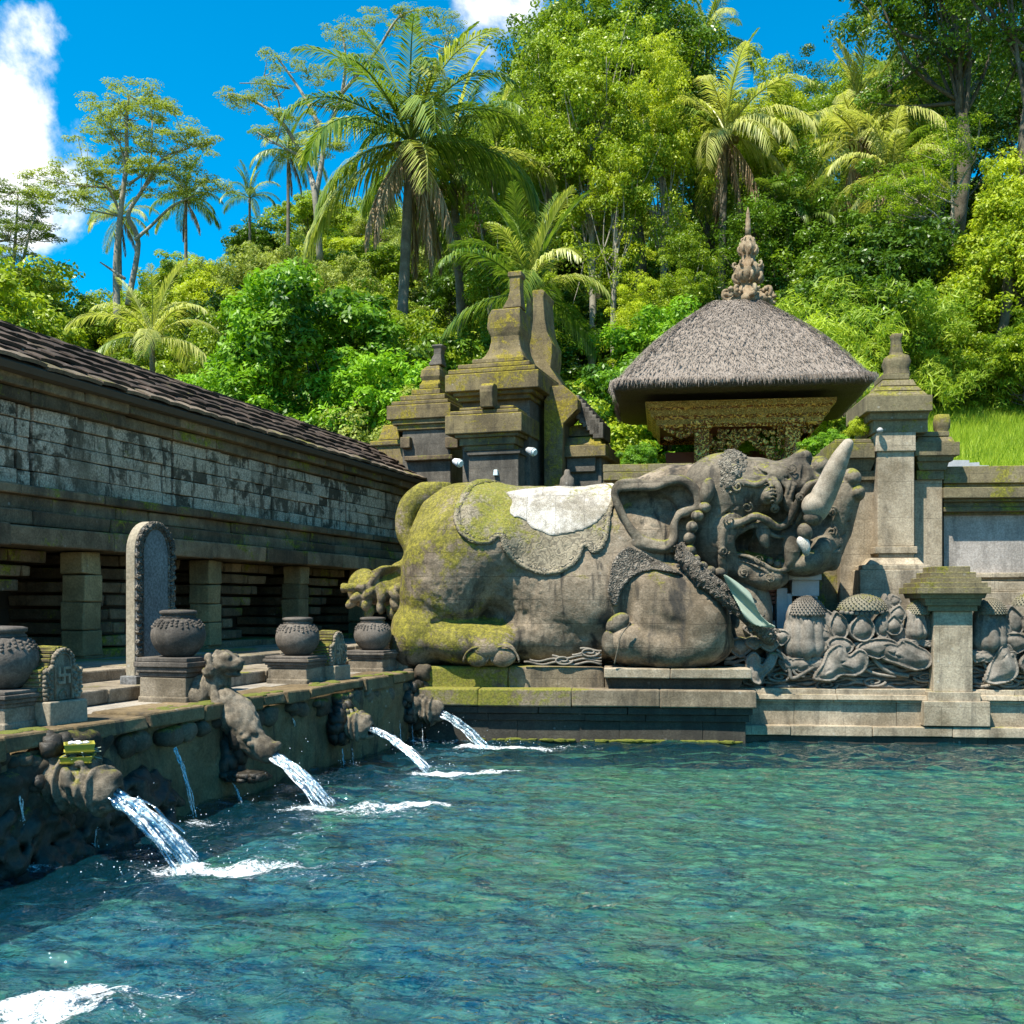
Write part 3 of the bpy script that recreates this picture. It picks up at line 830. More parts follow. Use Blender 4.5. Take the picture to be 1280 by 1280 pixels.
# displaced wall face
us = np.arange(uS, uE + .04, 0.045); zs = np.arange(-0.9, 0.86, 0.045)
UU, ZZ2 = np.meshgrid(us, zs, indexing='ij')
bulge = 0.05 * fbm(np.stack([UU * 1.1, ZZ2 * 1.3, 0 * UU], -1), 4, 51) + 0.02 * fbm(np.stack([UU * 7, ZZ2 * 5, 0 * UU], -1), 3, 52)
VV = v0 + bulge + 0.02 * (ZZ2 < 0.75)
k_ = len(zs)
i, j = np.meshgrid(np.arange(len(us) - 1), np.arange(k_ - 1), indexing='ij')
Q = np.stack([i * k_ + j, i * k_ + j + 1, (i + 1) * k_ + j + 1, (i + 1) * k_ + j], -1).reshape(-1, 4)
mb = MB(); mb.add(np.stack([VV, UU, ZZ2], -1).reshape(-1, 3), Q)
mb.box(v0 - 0.6, v0 - 0.12, uS, uE - 0.002, -0.9, 0.86)
mb.box(v0 - 0.3, v0 - 0.0, uE - 0.3, uE, -0.9, 0.86, j=0.01)
part('wall_face', mb, M['pool'], terr, smooth=True, fix=False)
mb = MB()
u = uS
while u < uE - 0.2:
    w = RNG.uniform(0.35, 0.95)
    u1 = min(u + w, uE + 0.03)
    dz = RNG.uniform(-.015, .02)
    mb.box(v0 - 0.55, v0 + RNG.uniform(0.03, 0.10), u, u1 - 0.012, 0.86 + RNG.uniform(-.04, .03), 0.995 + dz * .3, j=0.014, val=RNG.random(), top=(0.01, 0))
    u = u1
part('coping_stones', mb, M['pool'], terr, bevel=0.02)
mb = MB()
u = uS
while u < uE:
    r = RNG.uniform(0.06, 0.15)
    if RNG.random() < 0.8:
        rock(mb, (v0 + 0.0 + RNG.uniform(-.02, .03), u, 0.86 - r * 0.6 - RNG.uniform(0, .05)), (0.08, r, r * 0.75), RNG.random())
    u += r * RNG.uniform(1.2, 2.2)
uA = U(128, v0)
part('rubble', mb, M['rubble'], terr, smooth=True)
def crag(name, ua, ub, za, zb_, n_, rlo, rhi, vout, mat, seed, k=.012, nz=.022):
    r = np.random.default_rng(seed)
    s = SDF((v0 - .12, ua - .1, za - .1), (v0 + vout + .25, ub + .1, zb_ + .1), .021)
    for _ in range(n_):
        u = r.uniform(ua, ub); z = r.uniform(za, zb_); rr = r.uniform(rlo, rhi)
        f = 1 - (z - za) / (zb_ - za)
        s.ell((v0 + r.uniform(-.02, .03) + vout * f * r.random(), u, z), (rr * .8, rr * r.uniform(.8, 1.5), rr * r.uniform(.6, 1)), k, rotz=r.uniform(-.4, .4))
    s.noise(nz, 9, 3, seed)
    part(name, s.mesh(name), mat, terr, smooth=True)
crag('fieldstone_face', U(-40, v0), uA, .25, .86, 110, .06, .15, .0, M['rubble'], 5)
crag('wet_crag', U(-40, v0), U(205, v0), -.2, .42, 190, .05, .14, .22, M['wetrock'], 6, .03, .04)
mb = MB()
mb.box(vb - 1.0, v0 - 0.54, uS, uE + 4.0, 0.5, 0.985)
part('paving', mb, M['deck'], terr)
mb = MB()
for (v1, z0_, z1_, px0) in ((VX(8650), 0.985, 1.13, -400), (VX(9600), 1.1, 1.26, -400)):
    u = uS
    while u < uE + 6:
        w = RNG.uniform(1.0, 1.9)
        mb.box(vb + .0, v1 + RNG.uniform(-.02, .02), u, u + w - 0.015, z0_, z1_ + RNG.uniform(-.01, .01), j=0.008, val=RNG.random())
        u += w
part('step', mb, M['pedestal'], terr, bevel=0.02)

# thin moss cushions on the deck edge
mb = MB()
for px, py in ((205, 878), (255, 880), (300, 862), (330, 859), (400, 852), (30, 905), (475, 843)):
    for _ in range(9):
        u = U(px + RNG.uniform(-22, 22), v0 - .12); r = RNG.uniform(.03, .08)
        rock(mb, (v0 - 0.1 + RNG.uniform(-.1, .12), u, 0.992), (r, r * 1.5, 0.018), .5)
M['mosscush'] = plain('moss_cushion', (0.11, 0.12, 0.012), 0.95, bump=0.8, bscale=60, var=0.5)
part('moss', mb, M['mosscush'], terr, smooth=True)
# ------------------------------------------------------------------ left building
bu0, bu1 = U(-260, vb), U(556, VX(11270))
bh = thing('bathing_hall', 'long low dark stone building with tiled roof and open bays behind the terrace', 'building', L, (vb, bu0, 1.0))
def course(mb, u0, u1, va, vf, z0, z1, lo=.45, hi=.95, gap=0.008, j=0.006, tilt=0.0, skip=None, top=0.0):
    u = u0
    while u < u1:
        w = RNG.uniform(lo, hi); ue = min(u + w, u1)
        if u1 - ue < 0.15: ue = u1
        dv = RNG.uniform(-.022, .018)
        mb.box(va, vf + dv, u, ue - gap, z0, z1 - gap, j=j, val=RNG.random(), top=(top, 0))
        u = ue
pil_px = [115, 268, 379, 458]
pil_u = [U(p, vb) for p in pil_px]
du = (pil_u[2] - pil_u[0]) / 2
pil_all = [pil_u[0] - 2 * du, pil_u[0] - du] + pil_u + [pil_u[-1] + du, pil_u[-1] + 2 * du]
zl = [zP(0, y, vb + .2) for y in (680, 652, 632, 612, 598)]
# the beam courses over the bays
mb = MB()
course(mb, bu0, bu1, vb - 1.7, vb + 0.24, zl[0], zl[1], 1.0, 1.9, j=0.012)
course(mb, bu0, bu1, vb - 1.7, vb + 0.13, zl[1], zl[2], 0.9, 1.8, j=0.01)
course(mb, bu0, bu1, vb - 1.7, vb + 0.05, zl[2], zl[3], 0.7, 1.5, j=0.01)
course(mb, bu0, bu1, vb - 1.7, vb + 0.12, zl[3], zl[4], 0.8, 1.6, j=0.006)
part('ledge', mb, M['ledge'], bh, bevel=0.02)
# limewashed blocks
zw0, zw1 = zl[4], zP(0, 498, vb - .02)
mb = MB()
rows = 5; hts = np.array([.95, 1.2, .85, 1.1, .9]); hts = hts / hts.sum() * (zw1 - zw0); zb0 = zw0 + np.concatenate([[0], np.cumsum(hts)])
segs = []
edges = [bu0] + [p + du * .55 for p in pil_all] + [bu1]
edges = sorted(e for e in edges if bu0 <= e <= bu1)
for a, b in zip(edges[:-1], edges[1:]):
    if b - a < 1: continue
    a2 = a + 0.26
    for r in range(rows):
        z0_ = zb0[r]; zz = zb0[r + 1]
        course(mb, a + .02, a2 - .03, vb - .5, vb - .03, z0_, zz, 1, 1)
        course(mb, a2, b - .03, vb - .5, vb - .02, z0_, zz, .35, 1.05, gap=.008)
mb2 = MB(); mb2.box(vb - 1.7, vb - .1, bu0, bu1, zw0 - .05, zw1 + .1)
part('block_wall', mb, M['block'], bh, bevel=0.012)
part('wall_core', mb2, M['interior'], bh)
# frieze under the eave, with a few odd blocks
ze = zP(0, 448, VX(11270))
mb = MB()
course(mb, bu0, bu1, vb - .4, vb + .06, zw1, zw1 + (ze - zw1) * .45, .6, 1.2, j=.012)
course(mb, bu0, bu1, vb - .4, vb + .17, zw1 + (ze - zw1) * .45, ze - .06, .6, 1.2, j=.012)
part('frieze', mb, M['ledge'], bh, bevel=0.02)
# pillars of stacked blocks
for pu in pil_all:
    mb = MB(); z = 1.0
    while z < zl[0] - .03:
        h = min(RNG.uniform(.22, .42), zl[0] - z)
        if zl[0] - (z + h) < .12: h = zl[0] - z
        e = RNG.uniform(-.02, .02)
        mb.box(vb - .34 + e, vb + .02 + e, pu - .18 + e, pu + .18 + RNG.uniform(-.015, .02), z, z + h - .008, j=.012, val=RNG.random())
        z += h
    part('pillar', mb, M['pillar'], bh, bevel=0.02)
# corbelled slabs to the right of every pillar
for pu in pil_all:
    mb = MB(); z = zl[0]; nrow = 7; hh = (zl[0] - 1.35) / nrow
    for r in range(nrow):
        ln = du * (0.80 - 0.085 * r) + RNG.uniform(-.03, .03)
        if r == nrow - 1: ln = du * .5
        u = pu + .19
        while u < pu + .18 + ln - .1:
            w = min(RNG.uniform(.5, 1.0), pu + .18 + ln - u)
            mb.box(vb - 1.5, vb - .36 - .012 * r, u, u + w - .01, z - hh + .03, z - .012, j=.01, val=RNG.random(), bot=(0, .02))
            u += w
        z -= hh
    part('corbel', mb, M['ledge'], bh, bevel=0.02)
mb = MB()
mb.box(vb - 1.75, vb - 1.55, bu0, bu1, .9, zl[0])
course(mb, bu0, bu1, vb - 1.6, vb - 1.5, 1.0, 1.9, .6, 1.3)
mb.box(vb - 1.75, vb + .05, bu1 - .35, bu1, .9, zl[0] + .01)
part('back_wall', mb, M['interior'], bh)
mb = MB()
course(mb, bu0, bu1, vb - 1.5, vb + .02, .9, 1.22, 1.0, 1.7, j=.01)
course(mb, bu0, bu1, vb - 1.5, vb - .22, 1.2, 1.36, 1.0, 1.7, j=.01)
part('plinth', mb, M['ledge'], bh, bevel=0.02)
# roof
ve, vr = VX(11270), VX(13298)
zr_ = zP(0, 406, vr)
nr = 6
mbT, mbL = MB(), MB()
sl = np.array([vr - ve, zr_ - ze]); slen = np.linalg.norm(sl); sl /= slen

nrm = np.array([sl[1], -sl[0]]); nrm = nrm if nrm[1] > 0 else -nrm
rowl = slen / nr
for r in range(nr):
    u = bu0 - RNG.uniform(0, .3)
    while u < bu1:
        w = 0.46 * RNG.uniform(.8, 1.15)
        off = RNG.uniform(-.02, .02); lift = RNG.uniform(0, .03)
        a = r * rowl + off; b = (r + 1) * rowl + .06
        V = []
        m_ = 4
        for q in range(m_ + 1):
            uu = u + .004 + (w - .008) * q / m_; arch = 0.014 * math.sin(math.pi * q / m_) + lift
            for (t, hgt) in ((a, .062), (b, .016)):
                top = np.array([ve, ze]) + sl * t + nrm * (hgt + arch)
                bt = top - nrm * .045
                V.append((top[0], uu, top[1])); V.append((bt[0], uu, bt[1]))
        Fq = []
        for q in range(m_):
            o = q * 4; p = o + 4
            Fq += [(o, p, p + 2, o + 2), (o + 1, o + 3, p + 3, p + 1), (o, o + 1, p + 1, p)]
        Fq += [(0, 2, 3, 1), (m_ * 4, m_ * 4 + 1, m_ * 4 + 3, m_ * 4 + 2)]
        (mbL if r == 0 else mbT).add(V, np.array(Fq), RNG.random())
        u += w
roofp = part('roof', mbT, M['tile'], bh)
part('eave_tile_row', mbL, M['tilelip'], roofp)
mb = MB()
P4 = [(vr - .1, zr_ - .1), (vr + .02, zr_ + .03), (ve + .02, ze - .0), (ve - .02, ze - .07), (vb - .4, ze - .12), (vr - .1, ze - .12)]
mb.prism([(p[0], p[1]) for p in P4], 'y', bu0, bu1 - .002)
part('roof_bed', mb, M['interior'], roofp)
mb = MB(); u = bu0
while u < bu1:
    mb.box(vr - .12, vr + .06, u, u + .33, zr_ - .02, zr_ + .05, j=.01, val=RNG.random()); u += .335
part('ridge', mb, M['tile'], roofp, bevel=.01)
# ------------------------------------------------------------------ the kneeling elephant statue
C = B.C
SP = 0.01165                       # metres per photo pixel about there
def R3(rx, ry, rz): return np.array((rx * SP, ry, rz * SP))
ELE_LOC = (B.x(700, 1.2), 1.2, 1.05)
ele = thing('elephant_statue', 'huge mossy carved stone elephant kneeling at the pool edge with raised tusk', 'statue', B, ELE_LOC)
H = 0.026
lo = (B.x(482, .8), -0.15, B.z(700, 836, .6)); hi = (B.x(935, .8), 2.5, B.z(700, 556, 1.0))
S = SDF(lo, hi, H)
def bell(px, py, y, rx, ry, rz, k=.12, rot=0, mode='add', s=S, rotz=0):
    s.ell(C(px, py, y), R3(rx, ry, rz), k, mode, math.radians(rot), rotz)
# trunk of the body
bell(700, 705, 1.35, 180, 0.98, 98, .3)
bell(735, 745, 1.10, 105, 0.86, 84, .2)
bell(588, 690, 1.35, 82, 0.92, 84, .3)
bell(640, 650, 1.35, 90, 0.75, 38, .2)
bell(800, 680, 1.35, 95, 0.85, 80, .3)
bell(850, 640, 1.40, 70, 0.62, 62, .3)
bell(905, 625, 1.40, 60, 0.55, 50, .3)
bell(550, 780, 1.30, 60, 1.0, 62, .2)
bell(548, 720, 1.40, 42, .95, 95, .2)
bell(700, 792, 1.15, 110, 0.72, 44, .12)
bell(590, 640, 1.35, 62, .8, 38, .2)
# hind thigh, hard crease towards the belly
bell(568, 708, 0.74, 66, 0.60, 88, .03, rot=-22)
bell(545, 745, 0.88, 44, 0.50, 46, .12)
bell(618, 688, 0.68, 38, 0.42, 46, .12, rot=-30)
# crease line under the thigh
S.chain([C(641, 715, .30), C(625, 738, .22), C(600, 760, .22), C(570, 774, .28), C(540, 779, .35)], [.03, .07, .09, .07, .03], .06, 'sub')
# hind foot
bell(578, 802, 0.72, 66, 0.56, 30, .09)
bell(612, 808, 0.52, 36, 0.42, 26, .10)
bell(522, 800, 0.86, 36, 0.62, 42, .16)
S.chain([C(668, 738, .35), C(655, 765, .3), C(648, 790, .3), C(650, 812, .3)], [.03, .06, .06, .05], .05, 'sub')
# fore leg: upper arm and folded fore-arm
bell(843, 772, 0.70, 66, 0.62, 70, .05)
bell(822, 740, 0.72, 48, 0.50, 40, .10, rot=12)
bell(842, 808, 0.52, 74, 0.50, 33, .06, rot=4)
bell(872, 785, 0.55, 40, 0.55, 50, .10)
bell(785, 805, 0.45, 26, 0.38, 30, .06, rot=60)
S.chain([C(793, 764, .20), C(812, 768, .06), C(832, 776, .00), C(852, 778, .02)], [.02, .07, .085, .03], .07, 'sub')
S.chain([C(905, 722, .5), C(925, 758, .5), C(930, 790, .6)], [.03, .05, .05], .05, 'sub')
# crisp folds
S.chain([C(642, 712, .12), C(632, 732, .12), C(612, 752, .10), C(588, 768, .10), C(560, 777, .12), C(530, 779, .18)], .022, .03, 'sub')
S.chain([C(636, 776, .20), C(648, 790, .16), C(654, 806, .16), C(654, 824, .18)], [.05, .075, .075, .06], .04, 'sub')
S.chain([C(905, 690, .5), C(900, 740, .4), C(912, 780, .3)], .03, .03, 'sub')
for (a, b, c_, d) in ((520, 640, 512, 690), (536, 626, 522, 668)):
    S.chain([C(a, b, .75), C(c_, d, .70)], .02, .04, 'sub')
# flat bottom
S.op(lambda X, Y, Z: Z - 1.05 + 0 * X + 0 * Y, (lo[0], lo[1], lo[2] - 1), (hi[0], hi[1], 1.06), 0, 'sub')
BODY = S.D.copy()
S.noise(0.020, 2.6, 4, 3)
# pitted patches on the flank
I = np.argwhere(np.abs(S.D) < .07)
Pw = S.lo + I * S.h
msk = sst(fbm(Pw * .9, 2, 77), .1, .5)
S.D[tuple(I.T)] += (msk * .022 * np.abs(fbm(Pw * 13, 2, 78))).astype(np.float32)
part('body', S.mesh('body'), M['ele'], ele, smooth=True)

def skin(name, poly_px, t0, t1, mat, ydepth=.5, bump=0.0, band=0.0, parent=ele, ymax=1.6, rim=0.0, h=None, field=None, bscale=9, label=None):
    """a carved layer lying on the body inside an outline"""
    f = field or S
    P = smooth_path(np.array([(B.x(a, ydepth), B.z(a, b, ydepth)) for a, b in poly_px]), 5, True)
    s2 = SDF(f.lo, f.lo + (f.n - 1) * f.h, f.h)
    d2 = poly2d(P, s2.ax[0], s2.ax[2])[:, None, :]
    base = (BODY if field is None else field.D)
    t = t1
    dd = base - t1
    if rim:
        dd = dd - rim * np.clip(1 - np.abs(d2 + rim * 1.3) / (rim * 1.3), 0, 1)
    D = np.maximum(np.maximum(dd, -(base - t0)), d2)
    if band: D = np.maximum(D, -(d2 + band))
    D = np.maximum(D, s2.ax[1][None, :, None] - ymax)
    s2.D = D.astype(np.float32)
    if bump: s2.noise(bump, bscale, 2, 5)
    # crop to what is there
    return part(name, s2.mesh(name), mat, parent, smooth=True, label=label)

CLOTH = [(573, 622), (569, 645), (574, 662), (586, 676), (602, 682), (616, 681), (626, 674), (630, 686), (640, 701), (656, 712), (678, 719), (698, 718), (715, 710), (727, 696), (732, 684), (740, 692), (750, 690), (759, 676), (763, 650), (765, 600), (700, 590), (600, 590)]
skin('cloth_border', CLOTH, -.05, .047, M['clothband'], bump=.008, band=.11, bscale=16, rim=.01)
skin('saddle_cloth', CLOTH, -.05, .035, M['cloth'], bump=.006, rim=.03)
skin('saddle_plaster', [(640, 610), (765, 598), (758, 640), (736, 660), (722, 665), (705, 669), (690, 671), (676, 665), (664, 660), (655, 650), (638, 643), (639, 625)], .0, .052, M['plaster'], bump=.004, label='white limewashed patch on the saddle cloth')
skin('shoulder_ornament', [(763, 752), (760, 735), (765, 705), (775, 690), (786, 684), (802, 690), (822, 700), (842, 712), (850, 719), (835, 716), (815, 713), (797, 718), (783, 729), (775, 744), (771, 757)], -.04, .055, M['orn'], bump=.012, rim=.02, bscale=14)

# toenails
for (px, py, rx, rz, y) in ((597, 819, 16, 15, .17), (628, 818, 18, 16, .16)):
    s = SDF(C(px - 30, py + 22, -.1), C(px + 30, py - 28, .5), .02)
    s.ell(C(px, py, y + .05), R3(rx, .07, rz), 0)
    s.ell(C(px, py, y - .02), R3(rx - 2.5, .045, rz - 2.5), .008, 'sub')
    s.ell(C(px + 1, py + 2, y + .03), R3(rx - 4.5, .06, rz - 4.5), .01)
    s.op(lambda X, Y, Z: Z - 1.05 + 0 * X + 0 * Y, (s.lo[0], s.lo[1], 0), (s.lo[0] + 9, 9, 1.06), 0, 'sub')
    part('toenail', s.mesh('toenail'), M['ele'], ele, smooth=True)
mb = MB()
for (px, rx, rz) in ((597, 18, 20), (629, 20, 21)):
    for q in (0,):
        mb.tube([C(px + (rx + q) * math.cos(a), 829 - (rz + q) * math.sin(a), .125 + .05 * abs(math.cos(a)) + q * .012) for a in np.linspace(.05, math.pi - .05, 18)], .016, 6)
part('toe_rim', mb, M['ele'], ele, smooth=True)
for (px, py, rx, rz, y, rot) in ((772, 779, 15, 11, .22, 38), (763, 804, 10, 17, .22, 5)):
    s = SDF(C(px - 30, py + 28, -.3), C(px + 30, py - 28, .5), .02)
    s.ell(C(px, py, y + .04), R3(rx * 1.1, .12, rz), 0, rot=math.radians(rot))
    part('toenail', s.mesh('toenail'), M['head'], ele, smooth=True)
mb = MB()
arc = smooth_path([C(768, 830, .03), C(772, 812, -.02), C(776, 795, -.03), (C(785, 783, -.02)), C(788, 778, .0)], 5)
mb.tube(arc, .010, 6)
part('foot_edge', mb, M['head'], ele, smooth=True)

# ear: a folded, hollow leaf shape
s = SDF(C(745, 705, .0), C(892, 580, 1.4), .02)
ear = [(764, 612), (772, 600), (790, 597), (812, 600), (836, 594), (856, 594), (872, 606), (880, 625), (878, 640), (868, 640), (860, 646), (850, 648), (847, 660), (848, 676), (843, 688), (830, 692), (812, 689), (798, 681), (786, 668), (777, 650), (768, 632)]
def px2(poly, y): return smooth_path(np.array([(B.x(a, y), B.z(a, b, y)) for a, b in poly]), 4, True)
s.poly(px2(ear, .45), .42, 1.1, .05, 0)
inner = [(773, 616), (784, 607), (800, 612), (816, 612), (835, 606), (852, 606), (864, 616), (869, 630), (856, 634), (843, 640), (838, 652), (838, 668), (832, 676), (818, 676), (804, 668), (790, 655), (780, 636)]
s.poly(px2(inner, .45), .0, .62, .05, .06, 'sub')
s.ell(C(812, 638, .62), R3(36, .14, 22), .05, 'sub')
s.ell(C(833, 640, .62), R3(12, .26, 18), .05, 'sub')
s.ell(C(800, 660, .66), R3(26, .10, 12), .06, 'add', rot=math.radians(-25))
s.ell(C(815, 682, .50), R3(32, .10, 9), .05, 'add', rot=math.radians(-6))
s.chain([C(776, 612, .47), C(800, 609, .44), C(818, 609, .42), C(838, 602, .42), C(856, 602, .44), C(872, 616, .46)], .022, .07)
s.chain([C(872, 618, .46), C(870, 634, .46), C(852, 642, .44), C(844, 654, .42), C(844, 674, .40), C(832, 686, .40), C(812, 684, .42)], .018, .05)
s.noise(.006, 4, 3, 8)
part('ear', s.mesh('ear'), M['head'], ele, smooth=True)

# head, trunk, mouth
hs_ = SDF((B.x(845, .6), -.30, B.z(900, 756, .3)), (B.x(1092, .6), 2.0, B.z(900, 548, .8)), .0150)
def yo(px, py): return .30 * float(sst(py, 618, 668)) * float(sst(px, 880, 915)) * (1 - .6 * float(sst(px, 990, 1015)))
def he(px, py, y, rx, ry, rz, k=.08, rot=0, mode='add'): bell(px, py, y + yo(px, py), rx, ry, rz, k, rot, mode, hs_)
def hc(pts, rad, k=.014, mode='add', sub=4): hs_.chain([C(p[0], p[1], p[2] + yo(p[0], p[1])) for p in pts], rad, k, mode, sub)
he(905, 620, 1.05, 56, .62, 56)
he(900, 668, 0.80, 42, .52, 46, .10)            # cheek
he(945, 610, 0.95, 46, .50, 38, .10)
he(905, 655, 0.50, 26, .24, 34, .06)
he(930, 602, 0.86, 44, .42, 24, .08); he(965, 598, 0.74, 34, .36, 20, .08)
he(985, 606, 0.95, 34, .40, 28, .08)            # bridge of the snout
he(1000, 574, 0.78, 15, .22, 11, .05, rot=25)     # nose bump
he(985, 585, 0.85, 26, .26, 12, .06, rot=10)
he(1000, 600, 0.66, 18, .20, 24, .05)
he(1022, 584, 0.80, 16, .22, 14, .03, rot=12)
he(1015, 604, 0.78, 18, .22, 16, .05)
he(972, 655, 1.25, 56, .42, 60, .10); he(1010, 640, 1.15, 26, .34, 50, .10)
# raised trunk behind the tusk
hc([(990, 700, .85), (1020, 690, .95), (1036, 660, 1.05), (1046, 632, 1.05), (1056, 610, 1.0)], [.22, .30, .30, .27, .20], .08)
he(1064, 598, .92, 12, .20, 13, .02)
he(1070, 616, .92, 11, .20, 11, .02)
he(1040, 700, .95, 10, .2, 14, .05)
he(1008, 703, .62, 24, .30, 15, .04, rot=18)      # curled tip under the tusk
he(1024, 690, .70, 14, .28, 20, .04, rot=-20)
# lower jaw
he(935, 712, 0.75, 46, .42, 24, .06, rot=-6)
he(958, 722, 0.60, 28, .34, 16, .05)
he(905, 700, 0.80, 32, .44, 26, .08)
# mouth cavity
he(946, 682, .42, 32, .40, 19, .05, rot=-12, mode='sub')
he(974, 690, .45, 20, .40, 20, .05, mode='sub')
he(928, 674, .42, 12, .34, 16, .04, mode='sub')
# lips
hc([(904, 716, .42), (902, 690, .30), (904, 668, .26), (912, 657, .24), (928, 652, .22), (944, 645, .22), (958, 650, .20), (970, 658, .22), (982, 656, .24), (992, 640, .28), (1000, 622, .32), (1010, 607, .36), (1022, 601, .42)], [.06, .05, .05, .06, .055, .05, .05, .05, .05, .045, .045, .04, .03], .02)
hc([(918, 690, .34), (916, 674, .28), (926, 664, .26), (944, 656, .24), (958, 664, .22), (972, 671, .24), (986, 668, .28), (998, 648, .32), (1008, 630, .36), (1016, 614, .40)], [.03, .035, .035, .035, .035, .035, .035, .03, .03, .025], .015)
hc([(918, 692, .36), (936, 696, .30), (952, 704, .28), (966, 712, .30), (984, 712, .34), (996, 700, .4)], .032, .02)
hc([(924, 700, .36), (944, 707, .30), (960, 716, .28)], .02, .02)
# teeth and fang
hc([(953, 656, .30), (955, 672, .22), (958, 682, .22)], [.10, .08, .05], .02)
hc([(988, 668, .36), (990, 690, .30), (984, 710, .32)], [.15, .11, .03], .02)
he(972, 706, .42, 5, .1, 6, .01); he(962, 702, .42, 5, .1, 6, .01); he(980, 708, .42, 5, .1, 6, .01)
# eye and brows
he(962, 618, .50, 12, .15, 14, .03, rot=-20)
he(960, 619, .36, 5, .05, 6, .01)
hc([(966, 600, .40), (973, 608, .32), (975, 622, .32), (970, 630, .36)], [.05, .05, .045, .03], .012)
hc([(958, 598, .42), (964, 606, .34), (966, 618, .34)], .03, .01)
hc([(921, 612, .50), (922, 604, .46), (930, 603, .44), (944, 606, .42), (955, 602, .42), (964, 595, .44)], [.07, .07, .05, .04, .04, .03], .02)
hc([(919, 596, .54), (932, 598, .48), (948, 596, .46), (962, 590, .46), (978, 596, .46)], [.05, .045, .04, .04, .03], .015)
hc([(920, 585, .60), (935, 588, .54), (952, 587, .52), (968, 588, .52), (984, 600, .50)], [.04, .04, .04, .035, .03], .015)
hc([(925, 576, .70), (940, 580, .62), (956, 581, .58), (972, 586, .56)], [.035, .035, .03, .03], .015)
hc([(968, 588, .46), (976, 600, .44), (984, 608, .42), (994, 606, .42)], .03, .012)
hc([(944, 620, .46), (940, 634, .44), (950, 646, .40)], [.03, .05, .03], .04, 'sub')
hc([(986, 596, .48), (988, 612, .42), (984, 628, .40), (990, 640, .38)], [.03, .05, .05, .03], .05)
hc([(922, 632, .40), (908, 641, .36), (893, 652, .40), (888, 660, .44)], .022, .02, 'sub')
hc([(905, 642, .42), (918, 640, .36), (930, 645, .36)], .018, .02, 'sub')
hc([(1004, 570, .55), (1006, 584, .5), (1004, 600, .46)], .03, .03, 'sub')
for k in range(7):      # wrinkles over the brow and down the cheek
    hc([(926 + k * 8, 572 + k * 1.5, .62), (930 + k * 8, 582 + k * 1.5, .5), (942 + k * 7, 590 + k * 1.2, .44), (956 + k * 5, 592 + k, .42)], .011, .02, 'sub', 3)
for k in range(4):
    hc([(912 + k * 5, 624 + k * 3, .42), (922 + k * 6, 632 + k * 3, .38), (936 + k * 5, 634 + k * 3, .36)], .010, .015, 'sub', 3)
    hc([(992 + k * 7, 590 + k * 2, .44), (990 + k * 7, 606, .38), (984 + k * 7, 624, .36)], .011, .02, 'sub', 3)
# crisp carved curls round the eye, lip and jaw
def curl(px, py, y, r, turns=1.6, rad=.018, d=1, a0=0.0):
    n_ = 12; pts = []
    for i in range(n_ + 1):
        t = i / n_; a = a0 + d * turns * 2 * math.pi * t; q = r * (1 - .8 * t)
        pts.append((px + q * math.cos(a), py - q * math.sin(a), y - .03 * t))
    hc(pts, [rad, rad * .8], .006, 'add', 2)
for (a, b, y, r, d, a0) in ((922, 608, .40, 8, 1, 0), (934, 634, .36, 7, -1, 1), (912, 652, .22, 8, 1, 2), (905, 690, .22, 7, -1, 0), (1000, 622, .26, 6, 1, 1), (968, 636, .34, 6, -1, 2), (990, 585, .44, 7, 1, 3), (948, 700, .22, 6, 1, 0), (962, 722, .22, 7, -1, 1), (930, 716, .26, 7, 1, 2), (1040, 640, .70, 7, 1, 0), (1040, 665, .70, 7, -1, 1)):
    curl(a, b, y, r, d=d, a0=a0)
for k in range(6):
    hc([(955 + k * 1.5, 606 + k * 4.5, .34), (966, 603 + k * 4.5, .30), (978 - k * 1.5, 607 + k * 4.5, .34)], .012, .006, 'add', 3)
for k in range(5):
    hc([(884 + k * 5, 664 + k * 4, .36), (896 + k * 3, 676 + k * 4, .30), (900 + k, 692 + k * 3, .34)], .010, .012, 'sub', 3)
for k in range(5):
    hc([(1026 + k * 8, 690 - k * 14, .62), (1040 + k * 7, 690 - k * 15, .66), (1052 + k * 4, 682 - k * 15, .80)], .012, .015, 'sub', 3)
hs_.noise(.009, 6, 3, 12)
HEADF = hs_
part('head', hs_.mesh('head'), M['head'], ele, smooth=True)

# tusk with its ringed base
s = SDF((B.x(990, .3), -.25, B.z(1000, 694, .2)), (B.x(1085, .3), .9, B.z(1000, 540, .3)), .018)
tk = [(1020, 640, .26), (1030, 618, .20), (1040, 596, .14), (1050, 574, .08), (1060, 555, .04)]
s.chain([C(*p) for p in tk], [.150, .165, .145, .125, .075], .02)
s.ell(C(1020, 632, .24), R3(17, .19, 16), .02)
s.noise(.008, 5, 3, 6)
part('tusk', s.mesh('tusk'), M['tusk'], ele, smooth=True)
for (px, py, rx, rz, y) in ((1017, 646, 12, 11, .26), (1006, 665, 9, 11, .28)):
    s = SDF(C(px - 20, py + 20, -.1), C(px + 20, py - 20, .7), .018)
    s.ell(C(px, py, y), R3(rx, .15, rz), 0, rot=.3)
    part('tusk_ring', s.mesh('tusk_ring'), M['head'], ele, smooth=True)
s = SDF(C(992, 700, -.1), C(1020, 664, .7), .018)
s.chain([C(1003, 676, .26), C(1007, 684, .24), C(1008, 692, .26)], [.08, .06, .04], .02)
part('plaster_patch', s.mesh('plaster_patch'), M['plaster'], ele, smooth=True, label='white plaster repair below the tusk')

